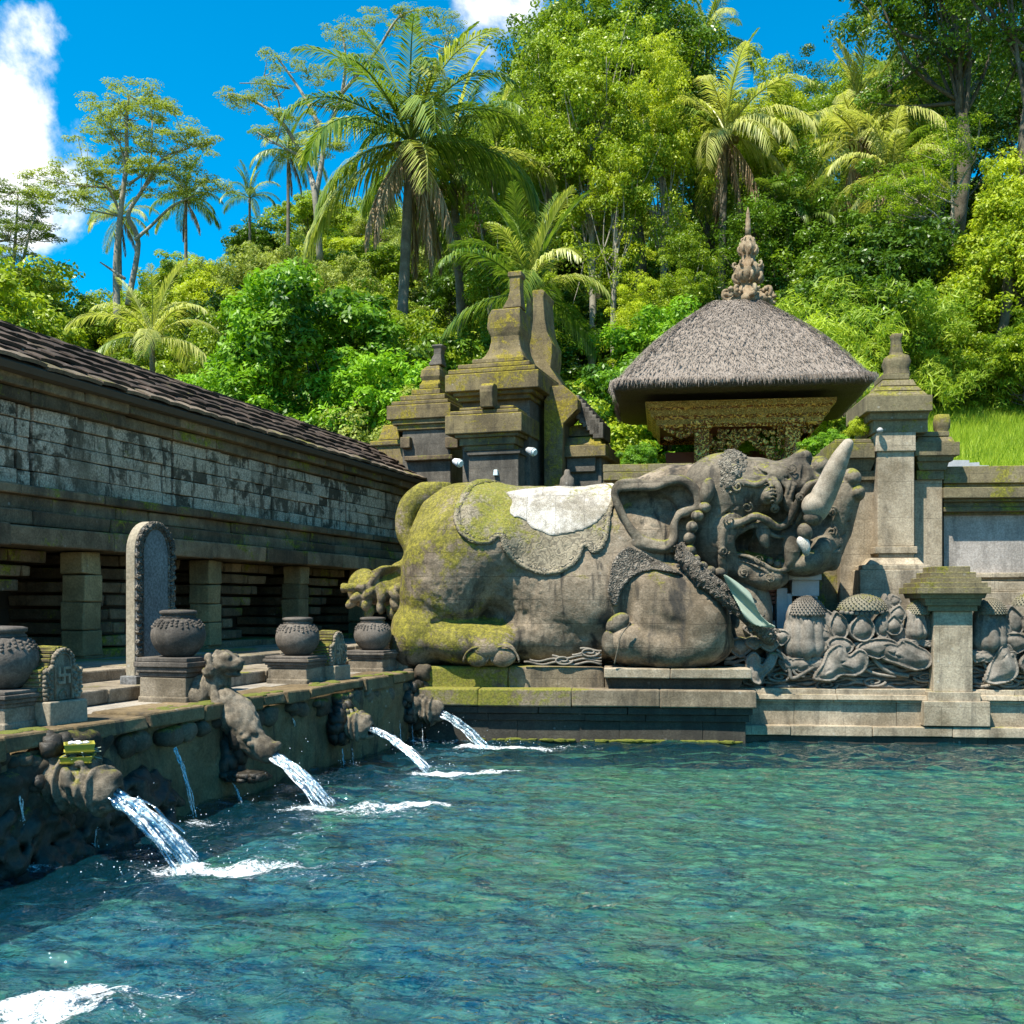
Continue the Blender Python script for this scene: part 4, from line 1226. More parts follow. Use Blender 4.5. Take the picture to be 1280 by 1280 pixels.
# hair cap of curls
s = SDF(C(882, 640, .0), C(938, 556, 1.5), .0185)
s.ell(C(911, 605, .92), R3(25, .52, 42), 0, rot=math.radians(-10))
rr = np.random.default_rng(3)
I = np.argwhere(np.abs(s.D) < s.h * .6); Ph = s.lo + I * s.h
Ph = Ph[Ph[:, 1] < .95]
for p in Ph[rr.permutation(len(Ph))[:330]]:
    s.ell(p, (.036, .036, .036), .008)
part('hair', s.mesh('hair'), M['hair'], ele, smooth=True)

# temple horn and the string of beads
for i, (px, py, r, rz) in enumerate([(884, 614, 9, 17), (881, 634, 8, 7), (872, 645, 8, 7), (865, 659, 7.5, 8), (862, 673, 7.5, 8), (863, 688, 7, 8), (869, 700, 7, 7), (878, 709, 7, 7), (888, 714, 7, 6.5), (900, 716, 7, 6.5)]):
    s = SDF(C(px - 20, py + 24, -.1), C(px + 20, py - 26, .9), .017)
    s.ell(C(px, py, .40), R3(r, .12, rz), 0, rot=-.2 if i == 0 else 0)
    s.noise(.004, 8, 2, i)
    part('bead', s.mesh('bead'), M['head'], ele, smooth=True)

# carved collar band
s = SDF((B.x(838, .3), -.2, B.z(900, 815, .2)), (B.x(985, .3), 1.4, B.z(900, 672, .3)), .018)
cb = [(852, 686, .48), (858, 700, .34), (872, 716, .24), (892, 732, .18), (914, 750, .16), (934, 768, .18), (950, 784, .26), (962, 798, .40)]
s.chain([C(*p) for p in cb], [.10, .12, .125, .125, .125, .12, .12, .10], .02)
path = smooth_path([C(*p) for p in cb], 14)
for p in path:
    for _ in range(5):
        q = p + rr.normal(0, .06, 3) * (1, .6, 1); q[1] -= .06
        s.ell(q, np.full(3, rr.uniform(.018, .032)), .006)
part('collar', s.mesh('collar'), M['orn'], ele, smooth=True)
# dark chest behind the collar
s = SDF((B.x(860, .6), .1, 1.0), (B.x(1000, .6), 1.9, B.z(900, 640, .5)), .03)
s.chain([C(902, 712, 1.35), C(925, 755, 1.15), C(930, 800, .95)], [.45, .42, .36], .1)
s.op(lambda X, Y, Z: Z - 1.0 + 0 * X + 0 * Y, (s.lo[0], s.lo[1], 0), (s.lo[0] + 9, 9, 1.01), 0, 'sub')
s.noise(.01, 3, 3, 2)
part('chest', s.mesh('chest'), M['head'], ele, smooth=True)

# cloth hanging from the jaw
def sheet(name, poly, y0, mat, parent, thick=.012, bend=None, res=.02, sm=5):
    P = smooth_path(np.array([(B.x(a, y0), B.z(a, b, y0)) for a, b in poly]), sm, True)
    s = SDF((P[:, 0].min() - .1, y0 - .35, P[:, 1].min() - .1), (P[:, 0].max() + .1, y0 + .35, P[:, 1].max() + .1), res)
    d2 = poly2d(P, s.ax[0], s.ax[2])[:, None, :]
    X, Y, Z = s.grid((slice(None),) * 3)
    yy = Y - y0 - (bend(X, Z, P, d2) if bend else 0)
    s.D = np.maximum(d2, np.abs(yy) - thick).astype(np.float32)
    return s
s = sheet('neck_cloth', [(904, 719), (914, 723), (926, 731), (938, 741), (942, 752), (948, 764), (958, 776), (970, 784), (955, 784), (940, 780), (929, 770), (922, 756), (914, 740)], -.02, M['clothgreen'], ele, .03, lambda X, Z, P, d2: .05 * np.sin((X + Z) * 22) , .017)
o = single('offering_cloth', s.mesh('offering_cloth'), M['clothgreen'], 'pale green cloth strip tied under the jaw of the stone elephant', 'cloth', B, (B.x(930, 0), 0, B.z(930, 750, 0)))

# tail with its scaly tuft
s = SDF((B.x(430, 1.0), .2, B.z(480, 790, .9)), (B.x(560, 1.0), 2.2, B.z(480, 605, 1.2)), .024)
s.chain([C(548, 612, 1.3), C(520, 625, 1.2), C(508, 645, 1.15), C(508, 668, 1.15), C(516, 688, 1.1), C(508, 706, 1.05), C(494, 712, 1.0)], [.22, .17, .15, .14, .12, .09, .08], .05)
s.ell(C(480, 735, 1.1), R3(38, .38, 24), .06)
s.ell(C(455, 735, 1.25), R3(22, .30, 26), .06)
for k in range(7):
    s.chain([C(500 - k * 2, 708 + k * 1.5, .95), C(478 - k * 3, 710 + k * 4, .72), C(462 - k * 2, 716 + k * 7, .80)], [.02, .035, .02], .008)
for j, (n_, r0, yy) in enumerate(((7, 30, .78), (6, 40, .85), (5, 16, .74))):
    for k in range(n_):
        a = math.radians(-175 + 165 * k / (n_ - 1))
        px = 478 + (r0 + 8) * math.cos(a); py = 732 - r0 * .85 * math.sin(a)
        s.ell(C(px, py, yy), R3(6.5, .08, 11), .01, rot=a + math.pi / 2)
s.noise(.006, 5, 3, 16)
part('tail', s.mesh('tail'), M['ele'], ele, smooth=True)

# carved water scroll lying between the legs
mb = MB()
for (py, x0, x1, ph) in ((829, 655, 752, 0), (825, 662, 752, .8), (821, 690, 752, 1.5), (817, 715, 752, .2), (812, 725, 752, 1.0)):
    pts = [C(x, py + 1.8 * math.sin(x * .16 + ph), .32) for x in np.linspace(x0, x1, 22)]
    mb.tube(pts, .018, 6)
for (px, py) in ((737, 815), (704, 825)):
    pts = [C(px + r * 1.6 * math.cos(a), py + r * .8 * math.sin(a), .30) for a, r in zip(np.linspace(0, 9, 26), np.linspace(8, 1.5, 26))]
    mb.tube(pts, .016, 6)
part('water_scroll', mb, M['relief'], ele, smooth=True)

# ------------------------------------------------------------------ plinth of the statue
pl = thing('statue_plinth', 'stepped mossy stone platform rising from the pool under the elephant', 'plinth', B, (B.x(740, 0), 0, 0))
def fb(mb, fr, px0, px1, pyt, pyb, yf, yb, pxz=None, **kw):
    pm = pxz if pxz is not None else (px0 + px1) / 2
    mb.box(fr.x(px0, yf), fr.x(px1, yf), yf, yb, fr.z(pm, pyb, yf), fr.z(pm, pyt, yf), **kw)
xL = B.x(505, 0); xR = B.x(946, 0)
mb = MB(); stones(mb, xL + .2, xR - .0, 0.0, 3.2, B.z(740, 884, 0), B.z(740, 862, 0))
part('upper_slab', mb, M['plinth'], pl, bevel=.02)
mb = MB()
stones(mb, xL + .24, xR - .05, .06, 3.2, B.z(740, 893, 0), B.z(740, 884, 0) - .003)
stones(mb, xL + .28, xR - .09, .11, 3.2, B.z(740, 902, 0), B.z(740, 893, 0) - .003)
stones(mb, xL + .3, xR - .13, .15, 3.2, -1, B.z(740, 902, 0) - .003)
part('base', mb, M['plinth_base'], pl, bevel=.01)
mb = MB(); stones(mb, B.x(528, .35), B.x(757, .35) + .5, .35, 3.1, B.z(740, 862, .35) - .02, 1.052, j=.010)
mb.box(B.x(757, .6), B.x(938, .6), .75, 3.1, B.z(740, 862, .35) - .02, 1.047)
part('mossy_block', mb, M['plinth'], pl, bevel=.04)
mb = MB()
stones(mb, B.x(755, .1), B.x(939, .1), .06, 2.2, B.z(850, 848, .1), 1.056)
part('leg_slab', mb, M['wall'], pl, bevel=.015)
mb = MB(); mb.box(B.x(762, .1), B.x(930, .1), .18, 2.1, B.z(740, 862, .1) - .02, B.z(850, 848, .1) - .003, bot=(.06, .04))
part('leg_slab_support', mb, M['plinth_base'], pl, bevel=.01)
mb = MB()
for k in range(90):
    px = RNG.uniform(590, 925); r = RNG.uniform(.015, .045)
    rock(mb, (B.x(px, .1), .13, 0.02), (r * 2.0, r * .6, r * .6), .5, amp=.5)
part('waterline_moss', mb, M['mosscush'], pl, smooth=True)
# ------------------------------------------------------------------ low wall with carved lotus panel
def zb(py, y, px=1100): return B.z(px, py, y)
xa, xe = B.x(930, .5), B.x(1850, .5)
lw = thing('lotus_panel_wall', 'low stone wall along the pool carrying a carved panel of lotus flowers and waves', 'wall', B, (B.x(1100, .45), .45, 0))
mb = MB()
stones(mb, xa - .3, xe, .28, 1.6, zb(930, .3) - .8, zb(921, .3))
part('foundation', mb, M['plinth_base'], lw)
mb = MB(); stones(mb, xa - .3, xe, .24, 1.6, zb(920, .3), zb(908, .3))
part('base_ledge', mb, M['wall'], lw, bevel=.01)
mb = MB(); stones(mb, xa - .2, xe, .40, 1.6, zb(908, .4) - .002, zb(878, .4))
part('parapet', mb, M['wall'], lw, bevel=.006)
mb = MB()
stones(mb, xa - .2, xe, .36, 1.6, zb(878, .36) - .002, zb(875, .36))
stones(mb, xa - .2, xe, .32, 1.6, zb(875, .32), zb(869, .32), top=(0, .02))
stones(mb, xa - .2, xe, .42, 1.6, zb(869, .4), zb(862, .4) + .004)
part('moulding', mb, M['wall'], lw, bevel=.006)
zt = zb(862, .45)
mb = MB()
PBK = .66
outline = [(-.0, zt), (xe - xa, zt)]
mb.box(B.x(958, PBK), xe, PBK, PBK + .25, zt - .02, zb(795, PBK), j=0)
part('backing', mb, M['relief'], lw)
# wavy water lines
def waves(x0, x1, seed, rows=9):
    mb = MB(); r = np.random.default_rng(seed)
    for k in range(rows):
        py = 859 - k * 4.6
        ph = r.uniform(0, 6); n_ = int((x1 - x0) / 4)
        xs_ = np.linspace(x0, x1, n_)
        yy = py + 1.6 * np.sin(xs_ * .11 + ph) + 1.0 * np.sin(xs_ * .27 + ph * 2)
        pts = [B.C(a, b, PBK - .06 + .03 * math.sin(a * .05 + k)) for a, b in zip(xs_, yy)]
        mb.tube(pts, .026 + .006 * np.sin(xs_ * .2 + k), 7)
    return mb
o1 = part('wave_band', waves(905, 1164, 1), M['relief'], lw, smooth=True)
part('wave_band', waves(1216, 1400, 2), M['relief'], lw, smooth=True)
mb = MB()
for (px, py, q) in ((1092, 852, 1), (1157, 846, -1), (1032, 856, 1), (975, 846, -1), (1262, 853, -1), (1330, 850, 1), (940, 850, 1)):
    aa = np.linspace(0, 11, 34); rr_ = np.linspace(1, .12, 34)
    pts = [B.C(px + 15 * q * a_r * math.cos(a), py + 6.5 * a_r * math.sin(a), PBK - .12) for a, a_r in zip(aa, rr_)]
    mb.tube(pts, np.linspace(.024, .014, 34), 7)
part('wave_curl', mb, M['relief'], lw, smooth=True)

def petal(s, px, py, rx, rz, y, rot=0, dep=.11, hollow=True):
    """pointed cupped petal with a raised rim; rot in degrees, tip up (or down when wide)"""
    r = math.radians(rot); flip = -1 if rx > rz * 1.15 else 1
    P = []
    for k in range(18):
        a = 2 * math.pi * k / 18; a_ = min(a, 2 * math.pi - a)
        z = math.cos(a) * (1 if a_ > 1.2 else 1) + .30 * max(0, 1 - a_ / .6); x = math.sin(a) * (1 - .12 * max(0, math.cos(a)))
        P.append((x * rx * SP, z * rz * SP * flip))
    P = np.array(P); cr, sr = math.cos(r), math.sin(r)
    P = np.column_stack([P[:, 0] * cr - P[:, 1] * sr, P[:, 0] * sr + P[:, 1] * cr])
    c = B.C(px, py, y); P = P + (c[0], c[2])
    mm = min(rx, rz) * SP
    def fn(X, Y, Z):
        d2 = poly2d(P, X[:, 0, 0], Z[0, 0, :])[:, None, :]
        q = np.clip(-d2 / mm, 0, 1)
        surf = y + .03 - dep * (.15 + .75 * np.sin(np.clip(q * 1.5 - .25, 0, 1.4) * 1.5)) - .060 * np.clip(1.2 - np.abs(d2 + .016) / .018, 0, 1)
        return np.maximum(np.maximum(d2, surf - Y), Y - y - .14) * .8
    s.op(fn, (P[:, 0].min(), y - dep - .06, P[:, 1].min()), (P[:, 0].max(), y + .16, P[:, 1].max()), 0)
def sbox(px0, px1, py0, py1, y0=.2, y1=.95, h=.0165):
    return SDF((B.x(px0, PBK), y0, B.z(px0, py1, PBK)), (B.x(px1, PBK), y1, B.z(px0, py0, PBK)), h)
def pod(px, py, rx, rz, y, dome=.28):
    mb = MB()
    c = B.C(px, py, y); r = R3(rx, dome, rz)
    nth, nph = 13, 28
    V = []
    for i in range(nth):
        th = math.pi * .5 * i / (nth - 1)
        for j in range(nph):
            ph = 2 * math.pi * j / nph
            V.append(c + r * (math.cos(ph) * math.cos(th), math.sin(ph) * math.cos(th), math.sin(th)))
    V = np.array(V); k2 = lambda j: (j + 1) % nph
    mb.add(V, np.array([(i * nph + j, i * nph + k2(j), (i + 1) * nph + k2(j), (i + 1) * nph + j) for i in range(nth - 1) for j in range(nph)]))
    # raised lattice
    for i in range(0, nth - 1, 1):
        th = math.pi * .5 * (i + .5) / (nth - 1)
        for j in range(nph):
            if not (nph * .42 < j < nph * 1.08): continue
            ph = 2 * math.pi * (j + (i % 2) * .5) / nph
            p = c + r * 1.01 * np.array((math.cos(ph) * math.cos(th), math.sin(ph) * math.cos(th), math.sin(th)))
            w = .016 * max(.4, math.cos(th))
            mb.add(p + np.array([(w, 0, 0), (0, 0, w), (-w, 0, 0), (0, 0, -w), (0, -.028, 0)]), np.array([(0, 1, 4), (1, 2, 4), (2, 3, 4), (3, 0, 4)]))
    return mb
def flower(px, py, sc, closed=False, y=PBK - .12, name='lotus_flower'):
    s = sbox(px - 68 * sc, px + 68 * sc, py - 60 * sc, py + 62 * sc)
    q = lambda dx, dy, rx, rz, dy_, rot=0, **k: petal(s, px + dx * sc, py + dy * sc, rx * sc, rz * sc, y + dy_, rot, **k)
    if closed:
        s.ell(B.C(px, py, y + .08), R3(27 * sc, .2, 37 * sc), 0)
        for dx in (-17, 17, -7, 7): q(dx, -19, 9, 15, .02 if abs(dx) > 10 else -.05, -dx * .6)
        for dx, rx, rot, dd in ((-22, 8, 5, .04), (22, 8, -5, .04), (-12, 9, 3, -.03), (12, 9, -3, -.03), (0, 10, 0, -.08)):
            s.ell(B.C(px + dx * sc, py + 6 * sc, y + dd), R3(rx * sc, .12, 27 * sc), .004, rot=math.radians(rot))
            s.ell(B.C(px + dx * sc, py + 14 * sc, y + dd), R3((rx + 1.5) * sc, .13, 17 * sc), .004, rot=math.radians(rot))
        for dx, rot in ((-24, -20), (24, 20), (-9, -5), (12, 5)):
            q(dx, 38, 15, 9, -.06, rot)
    else:
        q(-48, -6, 13, 20, .06, 25); q(48, -6, 13, 20, .06, -25)
        q(-56, 14, 15, 10, .02, -25); q(54, 14, 15, 12, .02, 30)
        q(-32, 2, 15, 19, -.02, 12); q(34, 0, 14, 19, -.02, -12); q(2, 5, 19, 19, -.08)
        q(-30, 30, 20, 14, -.05, -8); q(24, 32, 30, 14, -.08, 6); q(-56, 34, 12, 11, .02, 10); q(60, 32, 12, 12, 0, 0)
    s.noise(.004, 7, 2, int(px))
    return part(name, s.mesh(name), M['relief'], lw, smooth=True)
# big open flower with its seed head
f1 = flower(1076, 782, .85)
part('seed_head', pod(1078, 763, 30, 20, PBK - .02), M['pod'], f1)
mb = MB()
for k in range(9): rock(mb, B.C(1052 + k * 6.3, 767 + abs(k - 4) * -.4, PBK - .22), (.034, .034, .03), .5, amp=.03)
part('bead_row', mb, M['relief'], f1, smooth=True)
f2 = flower(1147, 783, .55, True); part('seed_head', pod(1148, 768, 13, 18, PBK - .04), M['pod'], f2)
f3 = flower(1009, 793, .98, True, PBK - .06); part('seed_head', pod(1009, 769, 22, 24, PBK - .02, .2), M['relief'], f3)
f4 = flower(1240, 790, .8, True); part('seed_head', pod(1238, 768, 18, 20, PBK - .04), M['pod'], f4)
f5 = flower(1296, 776, .9); part('seed_head', pod(1298, 758, 30, 18, PBK - .02), M['pod'], f5)
# side petals and bud cluster beside the closed flower
s = sbox(900, 990, 770, 850)
for (a, b, rx, rz, yy, rot) in ((950, 788, 22, 9, .55, -5), (943, 803, 12, 8, .5, 0), (962, 806, 12, 8, .5, 8), (976, 796, 12, 10, .55, 0), (925, 808, 16, 12, .58, 0)):
    petal(s, a, b, rx, rz, yy, rot, hollow=False)
part('bud_cluster', s.mesh('bud_cluster'), M['relief'], lw, smooth=True)
s = sbox(1100, 1130, 735, 800)
for (a, b, rx, rz, yy, rot) in ((1107, 757, 6, 12, .6, 0), (1118, 752, 9, 8, .58, 20), (1122, 768, 11, 10, .52, -10), (1117, 783, 12, 12, .5, 0)):
    petal(s, a, b, rx, rz, yy, rot)
part('bud_cluster', s.mesh('bud_cluster'), M['relief'], lw, smooth=True)

def lotus_leaf(poly, veins, y=PBK - .16, h=.016):
    P = smooth_path(np.array([(B.x(a, y), B.z(a, b, y)) for a, b in poly]), 6, True)
    s = SDF((P[:, 0].min() - .06, y - .3, P[:, 1].min() - .06), (P[:, 0].max() + .06, y + .3, P[:, 1].max() + .06), h)
    d2 = poly2d(P, s.ax[0], s.ax[2])[:, None, :]
    X, Y, Z = s.grid((slice(None),) * 3)
    hgt = -.10 * np.clip(-d2 / .14, 0, 1) ** .7 + .05 * np.clip(1 - np.abs(d2 + .02) / .03, 0, 1) * -1 + .025 * np.sin(X * 17 + Z * 11)
    yy = Y - y - hgt
    s.D = np.maximum(d2, np.abs(yy) - .03).astype(np.float32)
    for v in veins:
        s.chain([B.C(a, b, y - .135) for a, b in v], [.016, .010], .01, 'sub')
    return part('lotus_leaf', s.mesh('lotus_leaf'), M['relief'], lw, smooth=True)
lotus_leaf([(1015, 848), (1026, 828), (1034, 812), (1046, 804), (1056, 808), (1060, 818), (1072, 810), (1082, 815), (1085, 828), (1080, 840), (1066, 846), (1052, 845), (1042, 851), (1028, 852)],
           [[(1022, 846), (1040, 836), (1058, 826), (1074, 820)], [(1038, 838), (1046, 818), (1050, 812)], [(1050, 832), (1062, 836), (1072, 840)], [(1058, 828), (1064, 818)], [(1032, 842), (1036, 828)]])
lotus_leaf([(1097, 818), (1099, 806), (1110, 802), (1120, 804), (1126, 798), (1136, 800), (1146, 806), (1158, 812), (1166, 822), (1160, 834), (1146, 839), (1134, 837), (1118, 831), (1104, 826)],
           [[(1104, 812), (1120, 820), (1140, 826), (1154, 828)], [(1118, 818), (1128, 808), (1134, 803)], [(1130, 823), (1144, 816)], [(1124, 822), (1122, 830)]])
lotus_leaf([(932, 822), (942, 814), (950, 822), (952, 830), (962, 816), (972, 818), (968, 832), (956, 846), (950, 856), (938, 852), (932, 838)],
           [[(946, 850), (950, 836), (964, 822)], [(944, 842), (940, 826)]])
lotus_leaf([(1228, 846), (1236, 826), (1246, 808), (1260, 804), (1268, 818), (1272, 838), (1262, 852), (1244, 856), (1230, 854)],
           [[(1234, 850), (1248, 832), (1262, 814)], [(1248, 834), (1262, 842)]])
lotus_leaf([(1272, 830), (1284, 812), (1300, 808), (1316, 816), (1322, 832), (1306, 846), (1286, 848)], [[(1278, 838), (1300, 828), (1316, 822)]])
mb = MB()
for pts, r in (([(1060, 812), (1072, 805), (1084, 812), (1096, 828), (1112, 840), (1136, 845)], .032),
               ([(962, 816), (978, 822), (986, 836), (990, 848), (1004, 842), (1020, 832)], .030),
               ([(1112, 800), (1108, 790), (1112, 782)], .03), ([(970, 812), (984, 824), (994, 842), (1006, 846)], .022),
               ([(1066, 822), (1078, 834), (1094, 842), (1120, 846)], .022),
               ([(1228, 800), (1226, 818), (1234, 838)], .024), ([(1268, 812), (1280, 806), (1292, 812)], .03)):
    mb.tube(smooth_path([B.C(a, b, PBK - .15) for a, b in pts], 6), r, 8)
part('lotus_stem', mb, M['relief'], lw, smooth=True)

# short pillar with stepped cap
sp_ = thing('lotus_wall_pillar', 'short square stone pillar with stepped cap dividing the lotus carving', 'pillar', B, (B.x(1191, .3), .3, 0.2))
yf = .30; w2 = lambda px0, px1, y: (B.x(px0, y), B.x(px1, y))
def pb(mb, px0, px1, pyt, pyb, yf, **k):
    x0, x1 = w2(px0, px1, yf); c = .62
    mb.box(x0, x1, yf, 2 * c - yf, B.z(1190, pyb, yf), B.z(1190, pyt, yf), **k)
mb = MB(); pb(mb, 1155, 1238, 877, 908, .22); pb(mb, 1160, 1226, 865, 877, .27, bot=0)
part('base', mb, M['wall'], sp_, bevel=.008)
mb = MB(); pb(mb, 1167, 1216, 764, 865, .32); part('shaft', mb, M['wall'], sp_, bevel=.012)
mb = MB()
pb(mb, 1160, 1222, 757, 764, .27); pb(mb, 1156, 1228, 748, 757, .22, bot=.02); pb(mb, 1150, 1234, 742, 748, .18, bot=.02)
pb(mb, 1147, 1239, 734, 742, .13)
for i, (a, b, t, q) in enumerate(((1151, 1235, 728, 734), (1158, 1227, 722, 728), (1163, 1220, 715, 722), (1169, 1213, 708, 715))):
    pb(mb, a, b, t, q + .4, .16 + .05 * i)
part('cap', mb, M['wallcap'], sp_, bevel=.006)

# ------------------------------------------------------------------ courtyard wall behind with the big pilaster
YW = 2.2
cw = thing('courtyard_wall', 'tall stone courtyard wall with moulded coping and plastered panel behind the lotus carving', 'wall', B, (B.x(1200, YW), YW, 1.0))
xw0, xw1 = B.x(600, YW), B.x(1950, YW)
def band(mb, pyt, pyb, out, x0=None, x1=None, **k):
    y = YW - out
    stones(mb, x0 if x0 is not None else B.x(1180, y), x1 if x1 is not None else B.x(1950, y), y, YW + .6 + out, B.z(1230, pyb, y), B.z(1230, pyt, y), **k)
mb = MB()
band(mb, 582, 604, .18, top=(0, .03)); band(mb, 604, 609, .12); band(mb, 609, 622, .28); band(mb, 622, 627, .2); band(mb, 627, 634, .12); band(mb, 634, 639, .16); band(mb, 639, 644, .05)
part('coping', mb, M['wallcap'], cw, bevel=.01)
mb = MB(); mb.box(B.x(1180, YW), B.x(1950, YW), YW, YW + .6, B.z(1230, 716, YW), B.z(1230, 644, YW))
part('panel', mb, M['plasterwall'], cw)
mb = MB(); band(mb, 716, 722, .14); band(mb, 722, 727, .05); band(mb, 727, 740, .22); band(mb, 740, 756, .3); band(mb, 756, 900, .34)
part('base_moulding', mb, M['wall'], cw, bevel=.01)
mb = MB()   # lower wall section left of the pilaster, behind the statue
y = YW
mb.box(B.x(757, y), B.x(1062, y), y, y + .5, 1.0, B.z(780, 585, y))
part('rear_section', mb, M['wallcap'], cw, bevel=.02)
mb = MB()
for (a, b, o) in ((580, 590, .12), (590, 600, .2), (600, 608, .08)):
    stones(mb, B.x(754, y - o), B.x(1062, y - o), y - o, y + .5 + o, B.z(780, b, y - o), B.z(780, a, y - o))
part('rear_coping', mb, M['wallcap'], cw, bevel=.01)

pi = thing('gate_pier', 'tall moulded stone pier with onion finial between thatched pavilion and grass bank', 'pier', B, (B.x(1120, 1.9), 1.9, 1.0))
def pbx(mb, px0, px1, pyt, pyb, yf, yb, **k):
    mb.box(B.x(px0, yf), B.x(px1, yf), yf, yb, B.z(1120, pyb, yf), B.z(1120, pyt, yf), **k)
mb = MB()
pbx(mb, 1075, 1166, 712, 900, 1.45, 3.0); pbx(mb, 1078, 1163, 706, 712, 1.5, 3.0); pbx(mb, 1084, 1156, 697, 706, 1.56, 3.0, top=(.08, .08)); pbx(mb, 1094, 1147, 683, 692, 1.66, 3.0); pbx(mb, 1098, 1143, 692, 697, 1.7, 3)
part('pedestal', mb, M['wall'], pi, bevel=.012)
mb = MB(); pbx(mb, 1097, 1143, 562, 683, 1.74, 3.0); pbx(mb, 1095, 1145, 540, 564, 1.70, 3.0)
part('shaft', mb, M['wall'], pi, bevel=.012)
mb = MB(); pbx(mb, 1050, 1097, 600, 900, 2.0, 3.0); pbx(mb, 1143, 1178, 600, 900, 2.0, 3.0)
part('side_shaft', mb, M['wall'], pi, bevel=.012)
mb = MB()
pbx(mb, 1040, 1094, 553, 572, 1.8, 3.2); pbx(mb, 1044, 1094, 548, 553, 1.86, 3.1); pbx(mb, 1046, 1096, 572, 588, 1.86, 3.1, bot=(.08, .05)); pbx(mb, 1050, 1097, 588, 600, 1.92, 3.1)
pbx(mb, 1144, 1200, 553, 570, 1.8, 3.2); pbx(mb, 1145, 1194, 546, 553, 1.86, 3.1, top=(.04, .05)); pbx(mb, 1145, 1187, 540, 546, 1.9, 3.0)
pbx(mb, 1146, 1194, 570, 577, 1.84, 3.1, bot=(.03, .02)); pbx(mb, 1146, 1187, 577, 588, 1.9, 3.1, bot=(.04, .02)); pbx(mb, 1146, 1180, 588, 600, 1.95, 3.1)
part('side_cap', mb, M['wallcap'], pi, bevel=.01)
mb = MB()
pbx(mb, 1092, 1160, 524, 541, 1.7, 3.0); pbx(mb, 1087, 1163, 512, 524, 1.62, 3.0, bot=(.03, .03))
pbx(mb, 1083, 1166, 494, 514, 1.55, 3.0); pbx(mb, 1086, 1160, 488, 494, 1.6, 2.9, top=(.05, .05)); pbx(mb, 1093, 1153, 482, 488, 1.68, 2.8, top=(.05, .05)); pbx(mb, 1101, 1146, 474, 482, 1.8, 2.65, top=(.04, .04))
pbx(mb, 1104, 1137, 467, 474, 1.9, 2.5)
part('cap', mb, M['wallcap'], pi, bevel=.01)
def finial(mb, fr, px, y, prof, ref):
    """prof: list of (half width px, py); square section drawn as 4-sided lathe rotated 45"""
    cx = fr.x(px, y); s_ = fr.x(px + 1, y) - fr.x(px, y)
    P_ = [(a * s_ , fr.z(ref, b, y)) for a, b in prof]
    mb.lathe(cx, y, P_[::-1] if P_[0][1] > P_[-1][1] else P_, seg=24, rf=lambda a, z: 1 / np.maximum(np.abs(np.cos(a)), np.abs(np.sin(a))) ** .72)
mb = MB(); finial(mb, B, 1120, 2.2, [(6, 418), (7.5, 420), (6, 424), (6, 434), (8, 441), (7, 443), (14, 447), (16.5, 455), (14, 462), (15, 468), (16, 472)], 1120)
part('finial', mb, M['wallcap'], pi, smooth=True)
mb = MB(); finial(mb, B, 1177, 2.6, [(8, 519), (9.5, 527), (9, 536), (6, 542), (8, 546)], 1177)
part('small_finial', mb, M['wallcap'], pi, smooth=True)
mb = MB()
c = B.C(1100, 537, 1.62)
mb.lathe(c[0], c[1], [(.01, c[2] - .05), (.045, c[2] - .03), (.05, c[2]), (.02, c[2] + .03)], 14)
mb.tube([c, c + np.array((.0, .12, .02))], .02, 8)
lamp = single('wall_lamp', mb, M['lampm'], 'small round grey lamp fixed under the cap of the tall pier', 'lamp', B, tuple(c), smooth=True)

# ------------------------------------------------------------------ white stepped shrine peeking below the jaw
ws = thing('painted_shrine', 'white painted stepped offering shrine seen under the elephant jaw', 'shrine', B, (B.x(970, 1.4), 1.4, 1.0))
def wb(mb, px0, px1, pyt, pyb, yf, yb=2.0): mb.box(B.x(px0, yf), B.x(px1, yf), yf, yb, B.z(970, pyb, yf), B.z(970, pyt, yf))
mb = MB(); wb(mb, 984, 1027, 712, 725, 1.2); wb(mb, 990, 1024, 725, 745, 1.28); wb(mb, 1000, 1022, 745, 830, 1.32)
wb(mb, 971, 984, 735, 830, 1.25); wb(mb, 984, 990, 742, 830, 1.3)
wb(mb, 946, 964, 750, 757, 1.2); wb(mb, 949, 966, 757, 766, 1.25); wb(mb, 952, 962, 766, 772, 1.3); wb(mb, 940, 984, 776, 830, 1.4)
part('steps', mb, M['white'], ws, bevel=.006)
mb = MB()
for k in range(4): wb(mb, 936, 973, 736 + k * 5, 739.6 + k * 5, 1.30 + .03 * (k % 2))
part('brick_bands', mb, M['redwood'], ws)
mb = MB(); wb(mb, 930, 1030, 722, 860, 1.6, 2.1)
part('body', mb, M['ledge'], ws)
# ------------------------------------------------------------------ mossy temple gate behind the statue
def gfr(D, px): return Fr(TH, 0.0)
G = L
DG = 20.5 * KD
def gpt(px, Y):      # left frame coordinates of the point at column px and world depth Y
    X = (px - 640) / F * Y
    return X * L.c - Y * L.s, X * L.s + Y * L.c   # (x', y')
def gz_(py, Y): return 2 + (752 - py) / F * Y
class Tower:
    """blocks described by photo columns of the front face at a front depth; side depth in metres"""
    def __init__(s, pxc, Y):
        s.x, s.y = gpt(pxc, Y); s.Y = Y; s.m = Y / F
    def box(s, mb, px0, px1, pyt, pyb, pxc, d, dy=0.0, **k):
        """front face spans px0..px1, d = depth of the block, dy = how far in front of (-) the reference plane"""
        y = s.y + dy
        x0 = L.x(px0, y); x1 = L.x(px1, y)
        z0 = L.z((px0 + px1) / 2, pyb, y); z1 = L.z((px0 + px1) / 2, pyt, y)
        mb.box(x0, x1, y, y + d, z0, z1, **k)
gt = thing('temple_gate', 'mossy tiered stone temple gate with tall block finials rising behind the elephant back', 'gate', L, (*gpt(630, DG), 1.0))
T = Tower(615, DG)
mb = MB()
